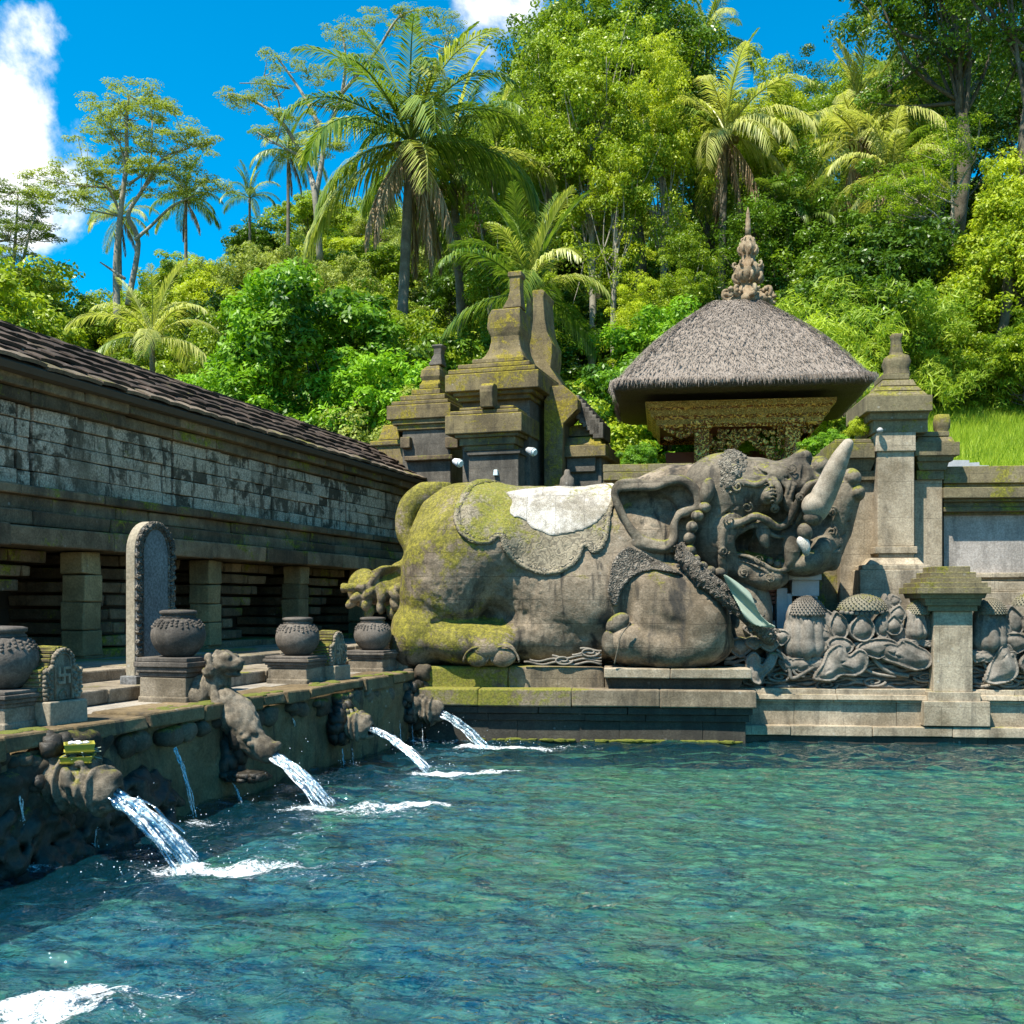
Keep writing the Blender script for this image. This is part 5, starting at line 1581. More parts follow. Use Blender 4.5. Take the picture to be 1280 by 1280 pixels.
bxs = lambda *a, **k: T.box(mb, *a, **k)
# main tower crown
bxs(556, 673, 465, 487, 0, 2.2, -.35); bxs(560, 669, 459, 465, 0, 2.0, -.28); bxs(572, 662, 453, 459, 0, 1.8, -.15); bxs(590, 655, 447, 453, 0, 1.5, .0)
bxs(566, 666, 487, 493, 0, 2.0, -.25); bxs(572, 662, 493, 500, 0, 1.9, -.15)
part('cornice', mb, M['gate'], gt, bevel=.02)
mb = MB(); bxs(578, 662, 500, 640, 0, 1.8, 0.0); part('shaft', mb, M['gatedark'], gt, bevel=.02)
def curved(mb, prof, yfront, depth, pxref=None):
    """front outline given by (pxL, pxR, py) rows; each row a slab of that width, depth scaled alike"""
    rows = prof; V = []
    w0 = rows[-1][1] - rows[-1][0]
    for (a, b, py) in rows:
        y = T.y + yfront
        x0, x1 = L.x(a, y), L.x(b, y); f = (b - a) / w0; d = depth * (0.35 + .65 * f); y0 = y + (depth - d) / 2
        z = L.z((a + b) / 2, py, y)
        V += [(x0, y0, z), (x1, y0, z), (x1, y0 + d, z), (x0, y0 + d, z)]
    n_ = len(rows); Q = [(0, 1, 2, 3), tuple((n_ - 1) * 4 + q for q in (3, 2, 1, 0))]
    for i in range(n_ - 1):
        for k in range(4): Q.append((i * 4 + k, (i + 1) * 4 + k, (i + 1) * 4 + (k + 1) % 4, i * 4 + (k + 1) % 4))
    mb.add(V, np.array(Q))
mb = MB()
curved(mb, [(612, 648, 383), (608, 648, 392), (607, 649, 402), (607, 649, 408), (609, 648, 414), (611, 647, 418), (611, 647, 424), (609, 649, 434), (605, 652, 442), (598, 655, 450)], .15, 1.1)
part('bulb', mb, M['gate'], gt, bevel=.03)
mb = MB()
curved(mb, [(635, 650, 338), (634, 651, 339), (634, 651, 344), (636, 649, 346), (636, 649, 362), (634, 650, 372), (628, 651, 384)], .35, .4)
part('obelisk', mb, M['gate'], gt, bevel=.02)
# lower front portico
mb = MB()
bxs(556, 652, 517, 541, 0, 1.4, -.75); bxs(562, 648, 512, 517, 0, 1.2, -.68); bxs(574, 642, 508, 512, 0, 1.2, -.6); bxs(568, 648, 541, 546, 0, 1.2, -.68); bxs(574, 644, 546, 556, 0, 1.2, -.62); bxs(580, 642, 556, 563, 0, 1.2, -.58)
part('porch_roof', mb, M['gate'], gt, bevel=.02)
mb = MB(); bxs(584, 650, 563, 568, 0, 1.2, -.56); bxs(586, 648, 568, 660, 0, 1.2, -.5); part('porch', mb, M['gatedark'], gt, bevel=.01)
mb = MB()
y = T.y - .78; x0 = L.x(600, y); x1 = L.x(616, y); zt_, zb_ = L.z(607, 478, y), L.z(607, 509, y)
pr = [(y + .0, zb_), (y + .34, zb_), (y + .34, zt_ - .05), (y + .28, zt_), (y + .1, zt_), (y - .02, zt_ - .08), (y - .04, zt_ - .2)]
mb.prism(pr, 'x', x0, x1); part('scroll_block', mb, M['gate'], gt, bevel=.02)
# left tower
mb = MB()
bxs(483, 563, 505, 523, 0, 1.5, .9); bxs(489, 560, 500, 505, 0, 1.4, .95); bxs(500, 556, 493, 500, 0, 1.3, 1.0); bxs(514, 550, 486, 493, 0, 1.1, 1.1); bxs(524, 548, 479, 486, 0, 1, 1.15)
bxs(490, 560, 523, 530, 0, 1.4, .95); bxs(496, 558, 530, 537, 0, 1.3, 1.0)
part('side_cornice', mb, M['gate'], gt, bevel=.02)
mb = MB()
curved(mb, [(532, 547, 456), (526, 549, 462), (525, 550, 470), (527, 549, 475), (525, 550, 480)], 1.25, .7)
part('side_bulb', mb, M['gate'], gt, bevel=.02)
mb = MB()
curved(mb, [(540, 551, 430), (538, 553, 431), (541, 551, 435), (541, 550, 442), (535, 552, 456)], 1.4, .35)
part('side_finial', mb, M['gatedark'], gt, bevel=.02)
mb = MB(); bxs(503, 563, 537, 640, 0, 1.3, 1.05); part('side_shaft', mb, M['gatedark'], gt, bevel=.02)
mb = MB(); bxs(500, 512, 546, 560, 0, .3, .9, bot=(0, 0)); bxs(556, 572, 546, 560, 0, .3, .9); bxs(505, 565, 569, 575, 0, .3, .92)
part('bracket', mb, M['ledge'], gt, bevel=.02)
mb = MB()
bxs(466, 506, 556, 640, 0, 1.0, 1.3); bxs(472, 500, 530, 550, 0, .8, 1.4, top=(.1, .1)); bxs(462, 508, 550, 557, 0, 1.1, 1.25)
part('end_block', mb, M['gate'], gt, bevel=.03)
# right half: second curved slab, mossy pier and small dark roof
mb = MB()
yy = T.y + 2.6
def row3(mb, rows, yf, yb):
    V = []
    for (a, b, py) in rows:
        x0, x1 = L.x(a, yf), L.x(b, yf); z = L.z((a + b) / 2, py, yf)
        V += [(x0, yf, z), (x1, yf, z), (x1, yb, z), (x0, yb, z)]
    n_ = len(rows); Q = [(0, 1, 2, 3), tuple((n_ - 1) * 4 + q for q in (3, 2, 1, 0))]
    for i in range(n_ - 1):
        for k in range(4): Q.append((i * 4 + k, (i + 1) * 4 + k, (i + 1) * 4 + (k + 1) % 4, i * 4 + (k + 1) % 4))
    mb.add(V, np.array(Q))
yy = T.y + 2.0
row3(mb, [(666, 678, 362), (665, 681, 365), (666, 679, 372), (666, 681, 400), (664, 684, 416), (662, 690, 430), (663, 690, 445), (668, 688, 460), (664, 700, 480), (660, 712, 500)], yy, yy + .9)
part('rear_obelisk', mb, M['gate'], gt, bevel=.02)
mb = MB()
row3(mb, [(690, 704, 482), (684, 716, 492), (680, 722, 500), (680, 722, 512), (680, 712, 522), (680, 704, 530), (680, 701, 640)], T.y + .6, T.y + 1.3)
part('mossy_pier', mb, M['gate'], gt, bevel=.015)
mb = MB()
for a in np.linspace(0, 1, 8):
    px = 715 + 30 * a; py = 500 + 34 * a
    T.box(mb, px - 4, px + 9, py - 6, py + 14, 0, .8, .9)
part('broken_arch', mb, M['gatedark'], gt, bevel=.02)
mb = MB()
bxs(700, 757, 556, 571, 0, 1.6, .8); bxs(704, 752, 545, 556, 0, 1.3, .9, top=(.08, .1)); bxs(704, 750, 530, 545, 0, .7, 1.1, top=(.1, .1))
part('wing_roof', mb, M['gate'], gt, bevel=.02)
mb = MB(); bxs(702, 752, 571, 640, 0, 1.3, 1.0); bxs(708, 744, 571, 590, 0, 1.2, .9)
part('wing', mb, M['gatedark'], gt, bevel=.02)
mb = MB()
c = np.array((L.x(709, T.y + .3), T.y + .3, 0)); m_ = .0168
zz = lambda py: L.z(709, py, T.y + .3)
mb.lathe(c[0], c[1], [(9 * m_, zz(622)), (10 * m_, zz(608)), (8.5 * m_, zz(598)), (4 * m_, zz(593)), (4 * m_, zz(590)), (2.5 * m_, zz(587))], 20)
part('urn_finial', mb, M['gatedark'], gt, smooth=True)
# floodlights
for (px, py, lab) in ((572, 578, 'white dish floodlight fixed to the gate corner beside the left tower'), (664, 564, 'grey round floodlight with clear glass under the porch roof of the gate')):
    yv = T.y - .85
    c = np.array((L.x(px, yv), yv, L.z(px, py, yv)))
    t = thing('floodlight', lab, 'lamp', L, tuple(c), 'floodlights on the temple gate')
    mb = MB()
    d = np.array((.12, -.06, -.05)); d /= np.linalg.norm(d)
    pts = [c - d * .14, c - d * .1, c + d * .02, c + d * .08]
    mb.tube(pts, [.03, .06, .085, .09], 16)
    part('housing', mb, M['lampm'] if px > 600 else M['white'], t, smooth=False)
    mb = MB(); mb.tube([c + d * .08, c + d * .12], [.08, .06], 16); part('glass', mb, M['glassm'], t)
    mb = MB(); mb.tube([c - d * .1, c - d * .1 + np.array((0, .3, .05))], .015, 6); part('bracket', mb, M['lampm'], t)
yv = T.y - .53
c = np.array((L.x(620, yv), yv, L.z(620, 591, yv)))
mb = MB(); mb.box(c[0] - .05, c[0] + .05, yv - .05, yv + .06, c[2] - .06, c[2] + .06, top=.01)
single('junction_box', mb, M['glassm'], 'small pale square electrical box on the dark porch wall of the gate', 'box', L, tuple(c), bevel=.01)
# ------------------------------------------------------------------ thatched pavilion
DP = 19.0 * KD
PV = Fr(math.radians(8), 0.0)
def pvp(px, py, Y):
    X = (px - 640) / F * Y
    return X * PV.c - Y * PV.s, X * PV.s + Y * PV.c, 2 + (752 - py) / F * Y
cx0, cy0, _ = pvp(930, 500, DP + 2.2)
m = DP / F
pav = thing('thatched_pavilion', 'open wooden pavilion with a thick grey thatched roof and gilded carved beams', 'pavilion', PV, (cx0, cy0, 1.0))
yF = pvp(930, 480, DP)[1]                     # eave front line
xl, xr = PV.x(765, yF), PV.x(1097, yF)
ze_ = PV.z(930, 473, yF)
hx = (xr - xl) / 2; cx = (xl + xr) / 2
dep = 4.6
cy = yF + dep / 2
ztop = PV.z(935, 383, cy)
# thatch skin as stacked rounded rectangles
def rrect(hx_, hy_, r, n_=8):
    out = []
    for qx, qy, a0 in ((1, 1, 0), (-1, 1, 90), (-1, -1, 180), (1, -1, 270)):
        for k in range(n_ + 1):
            a = math.radians(a0 + 90 * k / n_)
            out.append((qx * (hx_ - r) + r * math.cos(a), qy * (hy_ - r) + r * math.sin(a)))
    # densify the straight runs
    P = np.array(out); Q = []
    for i in range(len(P)):
        a, b = P[i], P[(i + 1) % len(P)]; k = max(1, int(np.linalg.norm(b - a) / .18))
        for t in range(k): Q.append(a + (b - a) * t / k)
    return np.array(Q)
def shell(prof, noise=.0, seed=0):
    base = rrect(hx, dep / 2, .35); nn = len(base); V = []
    ang = np.arange(nn)
    for i, (f, z, g) in enumerate(prof):
        P = base * (f, g)
        if noise:
            P = P + noise * fbm(np.stack([P[:, 0] * 3, P[:, 1] * 3, np.full(nn, z * 8)], -1), 3, seed)[:, None] * np.sign(base)
            zz_ = z + noise * .6 * fbm(np.stack([base[:, 0] * 9, base[:, 1] * 9, np.full(nn, i)], -1), 2, seed + 3)
        else: zz_ = np.full(nn, z)
        V.append(np.column_stack([cx + P[:, 0], cy + P[:, 1], zz_]))
    V = np.concatenate(V); i, k = np.meshgrid(np.arange(len(prof) - 1), np.arange(nn), indexing='ij'); k2 = (k + 1) % nn
    return V, np.stack([i * nn + k, i * nn + k2, (i + 1) * nn + k2, (i + 1) * nn + k], -1).reshape(-1, 4)
topf = 32 / 167
prof = []
for t in np.linspace(0, 1, 22):
    z = ze_ + (ztop - ze_) * t
    # outline: nearly straight, slightly bulging, steeper near the top
    f = 1 - (1 - topf) * (t ** .92)
    f += .085 * math.sin(math.pi * t)
    prof.append((f, z, f))
prof.append((topf * .6, ztop + .03, topf * .6)); prof.append((.01, ztop + .04, .01))
mb = MB(); V, Q = shell([(0.992, ze_ - .05, .992)] + prof, .022, 4); mb.add(V, Q)
th_ = part('thatch', mb, M['thatch'], pav, smooth=True)
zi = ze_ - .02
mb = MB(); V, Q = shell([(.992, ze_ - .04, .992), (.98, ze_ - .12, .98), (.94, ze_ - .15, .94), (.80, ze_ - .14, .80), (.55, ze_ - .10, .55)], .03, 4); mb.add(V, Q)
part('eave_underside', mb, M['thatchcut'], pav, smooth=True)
# ragged straws hanging over the eave
mb = MB(); r2 = np.random.default_rng(5)
base = rrect(hx, dep / 2, .35)
Vs, Fs = [], []
for k in range(5200):
    i = r2.integers(len(base)); q_ = r2.random(); bp_ = base[i] * q_ + base[(i + 1) % len(base)] * (1 - q_); p = bp_ * r2.uniform(.985, 1.01) + r2.normal(0, .03, 2)
    a = np.array((cx + p[0], cy + p[1], ze_ + r2.uniform(-.0, .10)))
    b = a + np.array((p[0] * .012, p[1] * .012, -r2.uniform(.05, .17)))
    w = np.array((-p[1], p[0], 0)); w = w / np.linalg.norm(w) * .011
    Vs += [a - w, a + w, b]; Fs.append((len(Vs) - 3, len(Vs) - 2, len(Vs) - 1))
mb.add(np.array(Vs), np.array(Fs)); part('straw_fringe', mb, M['thatch'], th_, fix=False)
mb = MB(); Vs, Fs = [], []
for k in range(26000):
    t = r2.random() ** .8; f = 1 - (1 - topf) * (t ** .92) + .085 * math.sin(math.pi * t)
    i = r2.integers(len(base)); q_ = r2.random(); bp_ = base[i] * q_ + base[(i + 1) % len(base)] * (1 - q_); p = bp_ * f
    z = ze_ + (ztop - ze_) * t
    a = np.array((cx + p[0], cy + p[1], z + .045))
    f2 = f + .022; p2 = bp_ * f2 + r2.normal(0, .035, 2)
    b = np.array((cx + p2[0], cy + p2[1], z - (ztop - ze_) * .022 + r2.uniform(.01, .05)))
    w = np.array((-p[1], p[0], 0)); w = w / (np.linalg.norm(w) + 1e-6) * .010
    Vs += [a - w, a + w, b]; Fs.append((len(Vs) - 3, len(Vs) - 2, len(Vs) - 1))
mb.add(np.array(Vs), np.array(Fs)); part('loose_straw', mb, M['thatch'], th_, fix=False)
# gilded frame: four moulded beams mitred, sloping in
def frame_ring(mb, o, i_, zo, zi_, thick=.05):
    """ring between half sizes o and i_ (x, y)"""
    V = []
    for (a, z) in ((o, zo), (i_, zi_), (i_, zi_ - thick), (o, zo - thick)):
        V += [(cx - a[0], cy - a[1], z), (cx + a[0], cy - a[1], z), (cx + a[0], cy + a[1], z), (cx - a[0], cy + a[1], z)]
    Q = []
    for k in range(4):
        for j in range(4):
            a, b = k * 4, ((k + 1) % 4) * 4
            Q.append((a + j, a + (j + 1) % 4, b + (j + 1) % 4, b + j))
    mb.add(V, np.array(Q))
yG = yF + .75
gx = (PV.x(1052, yG) - PV.x(812, yG)) / 2; gy = dep / 2 - .75
zg0 = PV.z(930, 499, yG)
mb = MB()
ringz = [(0, 499), (.02, 503), (.10, 506), (.13, 513), (.22, 517), (.24, 523), (.30, 527)]
mb3 = MB()
for i_r, ((a, p0), (b, p1)) in enumerate(zip(ringz[:-1], ringz[1:])):
    frame_ring(mb3 if i_r in (0, 2, 4) else mb, (gx - a, gy - a), (gx - b, gy - b), PV.z(930, p0, yG), PV.z(930, p1, yG) , .05)
part('gilded_beam', mb, M['gold'], pav); part('gilded_moulding', mb3, M['goldplain'], pav)
mb = MB()
# scalloped fringe under the front beam and pierced brackets
yb_ = cy - gy + .30; zf = PV.z(930, 527, yb_)
xx0, xx1 = cx - gx + .32, cx + gx - .32
nS = 40
for k in range(nS):
    a = xx0 + (xx1 - xx0) * (k + .5) / nS
    rock(mb, (a, yb_ + .02, zf - .02), ((xx1 - xx0) / nS * .5, .03, .06), .5, amp=.05, n_=6)
for sgn in (-1, 1):
    for q in range(46):
        a = r2.uniform(0, 1) ** .7; b = r2.uniform(0, 1) * (1 - a)
        x = cx + sgn * (gx - .35 - a * 1.0); z = zf - .05 - b * .42
        rock(mb, (x, yb_ + .05, z), (.05, .035, .04), .5, amp=.3, n_=6)
part('carved_fringe', mb, M['gold'], pav, smooth=True)
mb = MB(); mb.box(cx - gx + .3, cx + gx - .3, cy - gy + .34, cy + gy - .34, PV.z(930, 524, yb_), PV.z(930, 520, yb_))
part('ceiling', mb, M['redwood'], pav)
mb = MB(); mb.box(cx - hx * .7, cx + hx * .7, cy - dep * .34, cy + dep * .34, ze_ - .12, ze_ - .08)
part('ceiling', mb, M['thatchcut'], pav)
for (px, yo) in ((877, .42), (990, .42), (890, 2.9), (982, 2.9)):
    y_ = cy - gy + yo; x_ = PV.x(px, cy - gy + .42) if yo < 1 else cx + (PV.x(px, cy - gy + .42) - cx)
    mb = MB(); zt_ = PV.z(930, 536, cy - gy + .42)
    mb.box(x_ - .15, x_ + .15, y_ - .15, y_ + .15, 1.6, zt_)
    mb.box(x_ - .2, x_ + .2, y_ - .2, y_ + .2, zt_, zt_ + .07); mb.box(x_ - .24, x_ + .24, y_ - .24, y_ + .24, zt_ + .07, zt_ + .16)
    part('post', mb, M['gold'], pav, bevel=.01)
    if yo < 1:
        sgn = 1 if px < 930 else -1
        mb = MB()
        for q in range(90):
            a = r2.uniform(0, 1); b = r2.uniform(0, 1) * (1 - a * .75)
            rock(mb, (x_ + sgn * (.15 + a * .75), y_ + r2.uniform(-.03, .03), zt_ - .02 - b * .85), (r2.uniform(.03, .06), .03, r2.uniform(.03, .06)), .5, amp=.4, n_=6)
        part('carved_bracket', mb, M['gold'], pav, smooth=True)
mb = MB(); mb.box(cx - 1.9, cx + 1.9, cy - 1.4, cy + 1.4, 1.0, 2.6)
part('base', mb, M['wall'], pav, bevel=.02)
mb = MB(); mb.box(cx - 1.5, cx + 1.5, cy + 1.0, cy + 1.1, 2.6, PV.z(930, 556, cy)); part('rear_rail', mb, M['redwood'], pav)
# carved terracotta finial
mc = M['crown_stone'] = stone('carved_finial_stone', (0.24, 0.16, 0.09), (0.48, 0.38, 0.25), moss=.3, bump=.9, scale=3, stain=.3, mossc=(.2, .18, .02))
fm = (cy * 1.0) / F
X0 = PV.x(935, cy); ff = (PV.x(945, cy) - PV.x(935, cy)) / 10
Zc = lambda py: PV.z(935, py + (8 if py > 340 else 4), cy)
fin = thing('roof_finial', 'ornate carved stone crown finial on top of the thatched roof', 'finial', PV, (X0, cy, Zc(372)))
mb = MB(); mb.lathe(X0, cy, [(26 * ff, Zc(376)), (30 * ff, Zc(371)), (26 * ff, Zc(366)), (17 * ff, Zc(360)), (12 * ff, Zc(353)), (8 * ff, Zc(348)), (14 * ff, Zc(344)), (17 * ff, Zc(336)), (14 * ff, Zc(328)), (9 * ff, Zc(325)), (8 * ff, Zc(316)), (11 * ff, Zc(308)), (10 * ff, Zc(302)), (7 * ff, Zc(296)), (4 * ff, Zc(291))], 28, rf=lambda a, z: 1 + .14 * np.sin(a * 8 + z * 9) + .06 * np.sin(a * 17 - z * 23))
part('base', mb, mc, fin, smooth=True)
mb = MB(); mb.lathe(X0, cy, [(4 * ff, Zc(292)), (3.4 * ff, Zc(284)), (4 * ff, Zc(282)), (3 * ff, Zc(279)), (3.2 * ff, Zc(270)), (2.2 * ff, Zc(268)), (2.6 * ff, Zc(263)), (1.6 * ff, Zc(260)), (.3 * ff, Zc(255))], 16)
part('spire', mb, mc, fin, smooth=True)
for k in range(8):
    a = 2 * math.pi * k / 8 + .2
    d = np.array((math.cos(a), math.sin(a), 0))
    def sw(r0, p0, sc, rad):
        pts = [np.array((X0, cy, Zc(p0))) + d * r0 * ff + d * x_ * sc * ff + np.array((0, 0, z_ * sc * ff)) for x_, z_ in ((0, 0), (6, 1), (9, 5), (8, 10), (4, 11), (3, 8))]
        return smooth_path(pts, 4), np.linspace(rad, rad * .5, 21) * ff
    mb = MB()
    for (r0, p0, sc, rad) in ((22, 368, 1.15, 3.2), (11, 345, .9, 2.8), (14, 332, .6, 2.0), (5, 314, .85, 2.2), (4, 300, .5, 1.6)):
        P_, R_ = sw(r0, p0, sc, rad); mb.tube(P_, R_, 7)
    for _ in range(9):
        q = r2.uniform(20, 34)
        rock(mb, np.array((X0, cy, Zc(r2.uniform(358, 370)))) + d * q * ff + np.array((r2.uniform(-.1, .1), 0, 0)), np.full(3, r2.uniform(2, 3.5) * ff), .5, amp=.4, n_=6)
    part('scroll', mb, mc, fin, smooth=True)
# ------------------------------------------------------------------ things standing on the terrace
DK = 0.995
vp = VX(8150)
def carve_rf(amp, n1, z0, z1):
    return lambda a, z: 1 + amp * np.where((z > z0) & (z < z1), np.abs(np.sin(a * n1)), 0)
def make_pot(px, vv, label, zt=None, sc=1.0, lean=0.0, ped=.44):
    uu = U(px, vv)
    pe = thing('pedestal', label[1], 'pedestal', L, (vv, uu, DK), 'square moulded pedestals under the pots')
    w = .27 * sc
    mb = MB(); mb.box(vv - w * 1.0, vv + w * 1.0, uu - w, uu + w, DK - .02, DK + ped * .55, j=.006)
    mb.box(vv - w * 1.05, vv + w * 1.05, uu - w * 1.05, uu + w * 1.05, DK - .03, DK + .05)
    part('block', mb, M['pedestal'], pe, bevel=.015)
    mb = MB()
    for i, (e, a, b) in enumerate(((1.02, .56, .66), (1.10, .665, .78), (1.17, .785, .9), (1.10, .903, 1.0))):
        mb.box(vv - w * e, vv + w * e, uu - w * e, uu + w * e, DK + ped * a, DK + ped * b)
    part('moulding', mb, M['pot'], pe, bevel=.008)
    z = DK + ped
    t = thing('stone_pot', label[0], 'pot', L, (vv, uu, z), 'round carved stone pots on the terrace')
    R = .275 * sc
    body = [(R * .45, z), (R * .62, z + R * .08), (R * .9, z + R * .42), (R, z + R * .78), (R * .93, z + R * 1.1), (R * .75, z + R * 1.34), (R * .62, z + R * 1.45)]
    body = smooth_path(np.array(body), 4)
    mb = MB(); mb.lathe(vv, uu, body, 40); part('body', mb, M['pot'], t, smooth=True)
    mb = MB()
    mb.lathe(vv, uu, [(R * .60, z + R * 1.43), (R * .66, z + R * 1.47), (R * .6, z + R * 1.52), (R * .58, z + R * 1.56), (R * .68, z + R * 1.60), (R * .68, z + R * 1.70), (R * .55, z + R * 1.74), (R * .1, z + R * 1.76)], 40, rf=lambda a, zz: 1 + .03 * np.sin(a * 26) * (zz < z + R * 1.6))
    part('rim', mb, M['pot'], t, smooth=True)
    mb = MB(); r3 = np.random.default_rng(int(px) + 3)
    for k in range(30):
        a = 2 * math.pi * k / 30; d = np.array((math.cos(a), math.sin(a)))
        dz = .05 * R * (1 + math.cos(a * 8))
        for q in range(3):
            zz = z + R * (1.36 - q * .085) - dz; rr_ = np.interp(zz, body[:, 1], body[:, 0])
            rock(mb, (vv + d[0] * rr_, uu + d[1] * rr_, zz), np.full(3, .0145 * sc * (1.2 if q == 0 else 1)), .5, amp=.4, n_=6)
    part('carved_garland', mb, M['pot'], t, smooth=True)
    return t
make_pot(2, vp - .02, ('large round stone pot cut off by the left edge of the photo', 'moulded pedestal at the left edge of the photo under a pot'), sc=1.05, ped=.30)
make_pot(223, vp, ('round carved stone pot standing right in front of the tall arched stele', 'tall square pedestal in front of the tall arched stele'))
make_pot(372, vp, ('round carved stone pot behind the middle swastika shrine, third from the left', 'square pedestal behind the middle swastika shrine'), ped=.33)
make_pot(466, vp, ('farthest round stone pot, nearest to the elephant rump', 'farthest pedestal, nearest to the elephant rump'), ped=.30)

# tall arched stele
vs = VX(8900); us_ = U(190, vs); z0 = 1.12
st = thing('arched_stele', 'tall round topped dark faced stone stele with carved border standing behind the pot', 'stele', L, (vs, us_, z0))
hz = L.z(190, 652, us_) - z0
hw, th2 = .335, .085
def arch(hw, z0, z1, n_=18, lob=0):
    P = [(-hw, z0)]
    for k in range(n_ + 1):
        a = math.pi - math.pi * k / n_
        P.append((hw * math.cos(a), z1 - hw + hw * math.sin(a)))
    P.append((hw, z0)); return P
def archprism(mb, hw, za, zb_, va, vb_, uc=None):
    uc = us_ if uc is None else uc
    P = [(uc + a, b) for a, b in arch(hw, za, zb_)]
    mb.prism(P, 'x', va, vb_)
mb = MB(); archprism(mb, hw, z0, z0 + hz, vs - th2, vs + th2 * .3); part('slab', mb, M['steledge'], st, bevel=.01)  # cream sides: their sunlit tone is put into the stone colour
mb = MB(); archprism(mb, hw * .97, z0 + .02, z0 + hz - .01, vs + th2 * .3, vs + th2 * .55); part('face', mb, M['stele'], st, bevel=.008)  # face greyer and darker than the sides, its shade put into the colour
mb = MB()
P = arch(hw * .86, z0 + .1, z0 + hz - .04, 22)
path = []
for (a, b), (c_, d) in zip(P[:-1], P[1:]):
    k = max(1, int(math.hypot(c_ - a, d - b) / .055))
    for t in range(k): path.append((a + (c_ - a) * t / k, b + (d - b) * t / k))
for i, (a, b) in enumerate(path): rock(mb, (vs + th2 * .6, us_ + a, b), (.03, .034, .034), .5, amp=.4, n_=6)
for i, (a, b) in enumerate(path[::2]): rock(mb, (vs + th2 * .6, us_ + a * 1.12, b + .01), (.025, .026, .03), .5, amp=.4, n_=6)
mb.tube([(vs + th2 * .58, us_ + a * .8, b - (.0 if b < z0 + hz - .3 else .03)) for a, b in path], .014, 6)
part('carved_border', mb, M['orn'], st, smooth=True)
mb = MB(); mb.box(vs - th2 * 1.3, vs + th2 * 1.1, us_ - hw * 1.2, us_ + hw * 1.2, z0 - .02, z0 + .1); part('base', mb, M['stele'], st, bevel=.01)

# small swastika shrines (hindu emblem on the arch), built once and copied
def make_shrine(px, K, label, sc=1.0):
    vv = VX(K); uu = U(px, vv); z = DK
    t = thing('arch_shrine', label, 'shrine', L, (vv, uu, z), 'small arched shrines with a swastika emblem')
    zb = z + .19
    # base block, its end face rough
    mb = MB(); mb.box(vv - .17, vv + .17, uu - .23, uu + .23, z - .03, zb, j=.008, top=(.0, 0)); mb.box(vv - .24, vv - .1, uu - .25, uu + .2, z - .03, zb - .05, top=(.05, .03), j=.02)
    part('base', mb, M['white'] if False else M['steledge'], t, bevel=.012)
    hA, hB, w = .43, .27, .135
    mb = MB()
    P = [(uu - .225, zb), (uu - .225, zb + hB - .03), (uu - .19, zb + hB), (uu - .13, zb + hB)]
    for k in range(11):
        a = math.pi - math.pi * k / 10; P.append((uu + w * math.cos(a), zb + hA - w + w * math.sin(a)))
    P += [(uu + .13, zb + hB), (uu + .19, zb + hB), (uu + .225, zb + hB - .03), (uu + .225, zb)]
    mb.prism(P, 'x', vv - .13, vv + .10)
    part('slab', mb, M['pedestal'], t, bevel=.008)
    mb = MB()                                     # ridges round the back edge
    path = [(uu - .23, zb + .02), (uu - .23, zb + hB - .02), (uu - .15, zb + hB + .01)] + [(uu + (w + .004) * math.cos(a), zb + hA - w + (w + .004) * math.sin(a)) for a in np.linspace(math.pi, 0, 12)] + [(uu + .15, zb + hB + .01), (uu + .23, zb + hB - .02), (uu + .23, zb + .02)]
    pp = []
    for (a, b), (c_, d) in zip(path[:-1], path[1:]):
        k = max(1, int(math.hypot(c_ - a, d - b) / .036))
        for q in range(k): pp.append((a + (c_ - a) * q / k, b + (d - b) * q / k))
    for a, b in pp:
        e = RNG.uniform(-.006, .006)
        mb.box(vv - .135, vv + .085 + e, a - .016, a + .016, b - .013, b + .013, j=.004)
    part('ridges', mb, M['wallcap'], t, bevel=.005)
    mb = MB()
    vf = vv + .10
    for (a, b) in pp[::1]: rock(mb, (vf, uu + (a - uu) * .93, zb + (b - zb) * .96), (.022, .018, .018), .5, amp=.4, n_=6)
    for sgn in (-1, 1):
        for k in range(9): rock(mb, (vf, uu + sgn * (.16 + .025 * math.sin(k * 1.7)), zb + .02 + k * .027), (.022, .02, .018), .5, amp=.4, n_=6)
    for rr_ in (.095,):
        mb.tube([(vf + .003, uu - rr_, zb + .01)] + [(vf + .003, uu + rr_ * math.cos(a), zb + hA - w + .0 + rr_ * math.sin(a)) for a in np.linspace(math.pi, 0, 12)] + [(vf + .003, uu + rr_, zb + .01)], .011, 6)
    mb.tube([(vf + .004, uu + .05 * math.cos(a), zb + .02 + .06 * math.sin(a)) for a in np.linspace(math.pi, 0, 10)], .012, 6)
    part('carved_border', mb, M['pedestal'], t, smooth=True)
    mb = MB()                                      # the emblem: a cross with bent arms
    cu, czz, a_, w_ = uu, zb + .205, .07, .011
    for (x0, x1, y0, y1) in ((-w_, w_, -a_, a_), (-a_, -w_ - .0, -w_, w_), (w_, a_, -w_, w_), (w_, a_, a_ - 2 * w_, a_), (-a_, -w_, -a_, -a_ + 2 * w_), (-a_, -a_ + 2 * w_, w_, a_), (a_ - 2 * w_, a_, -a_, -w_)):
        mb.box(vf + .001, vf + .022, cu + x0, cu + x1, czz + y0, czz + y1)
    part('emblem', mb, M['steledge'], t)
    return t
KS = 7850
sh = make_shrine(66, KS, 'swastika arch shrine nearest to us, above the spout with the offering basket')
for px, lab in ((414, 'swastika arch shrine between the two far pots'), (504, 'farthest swastika arch shrine, beside the elephant hind foot')):
    c = copy_tree(sh); c.location = L.w(VX(KS), U(px, VX(KS)), DK); c['label'] = lab

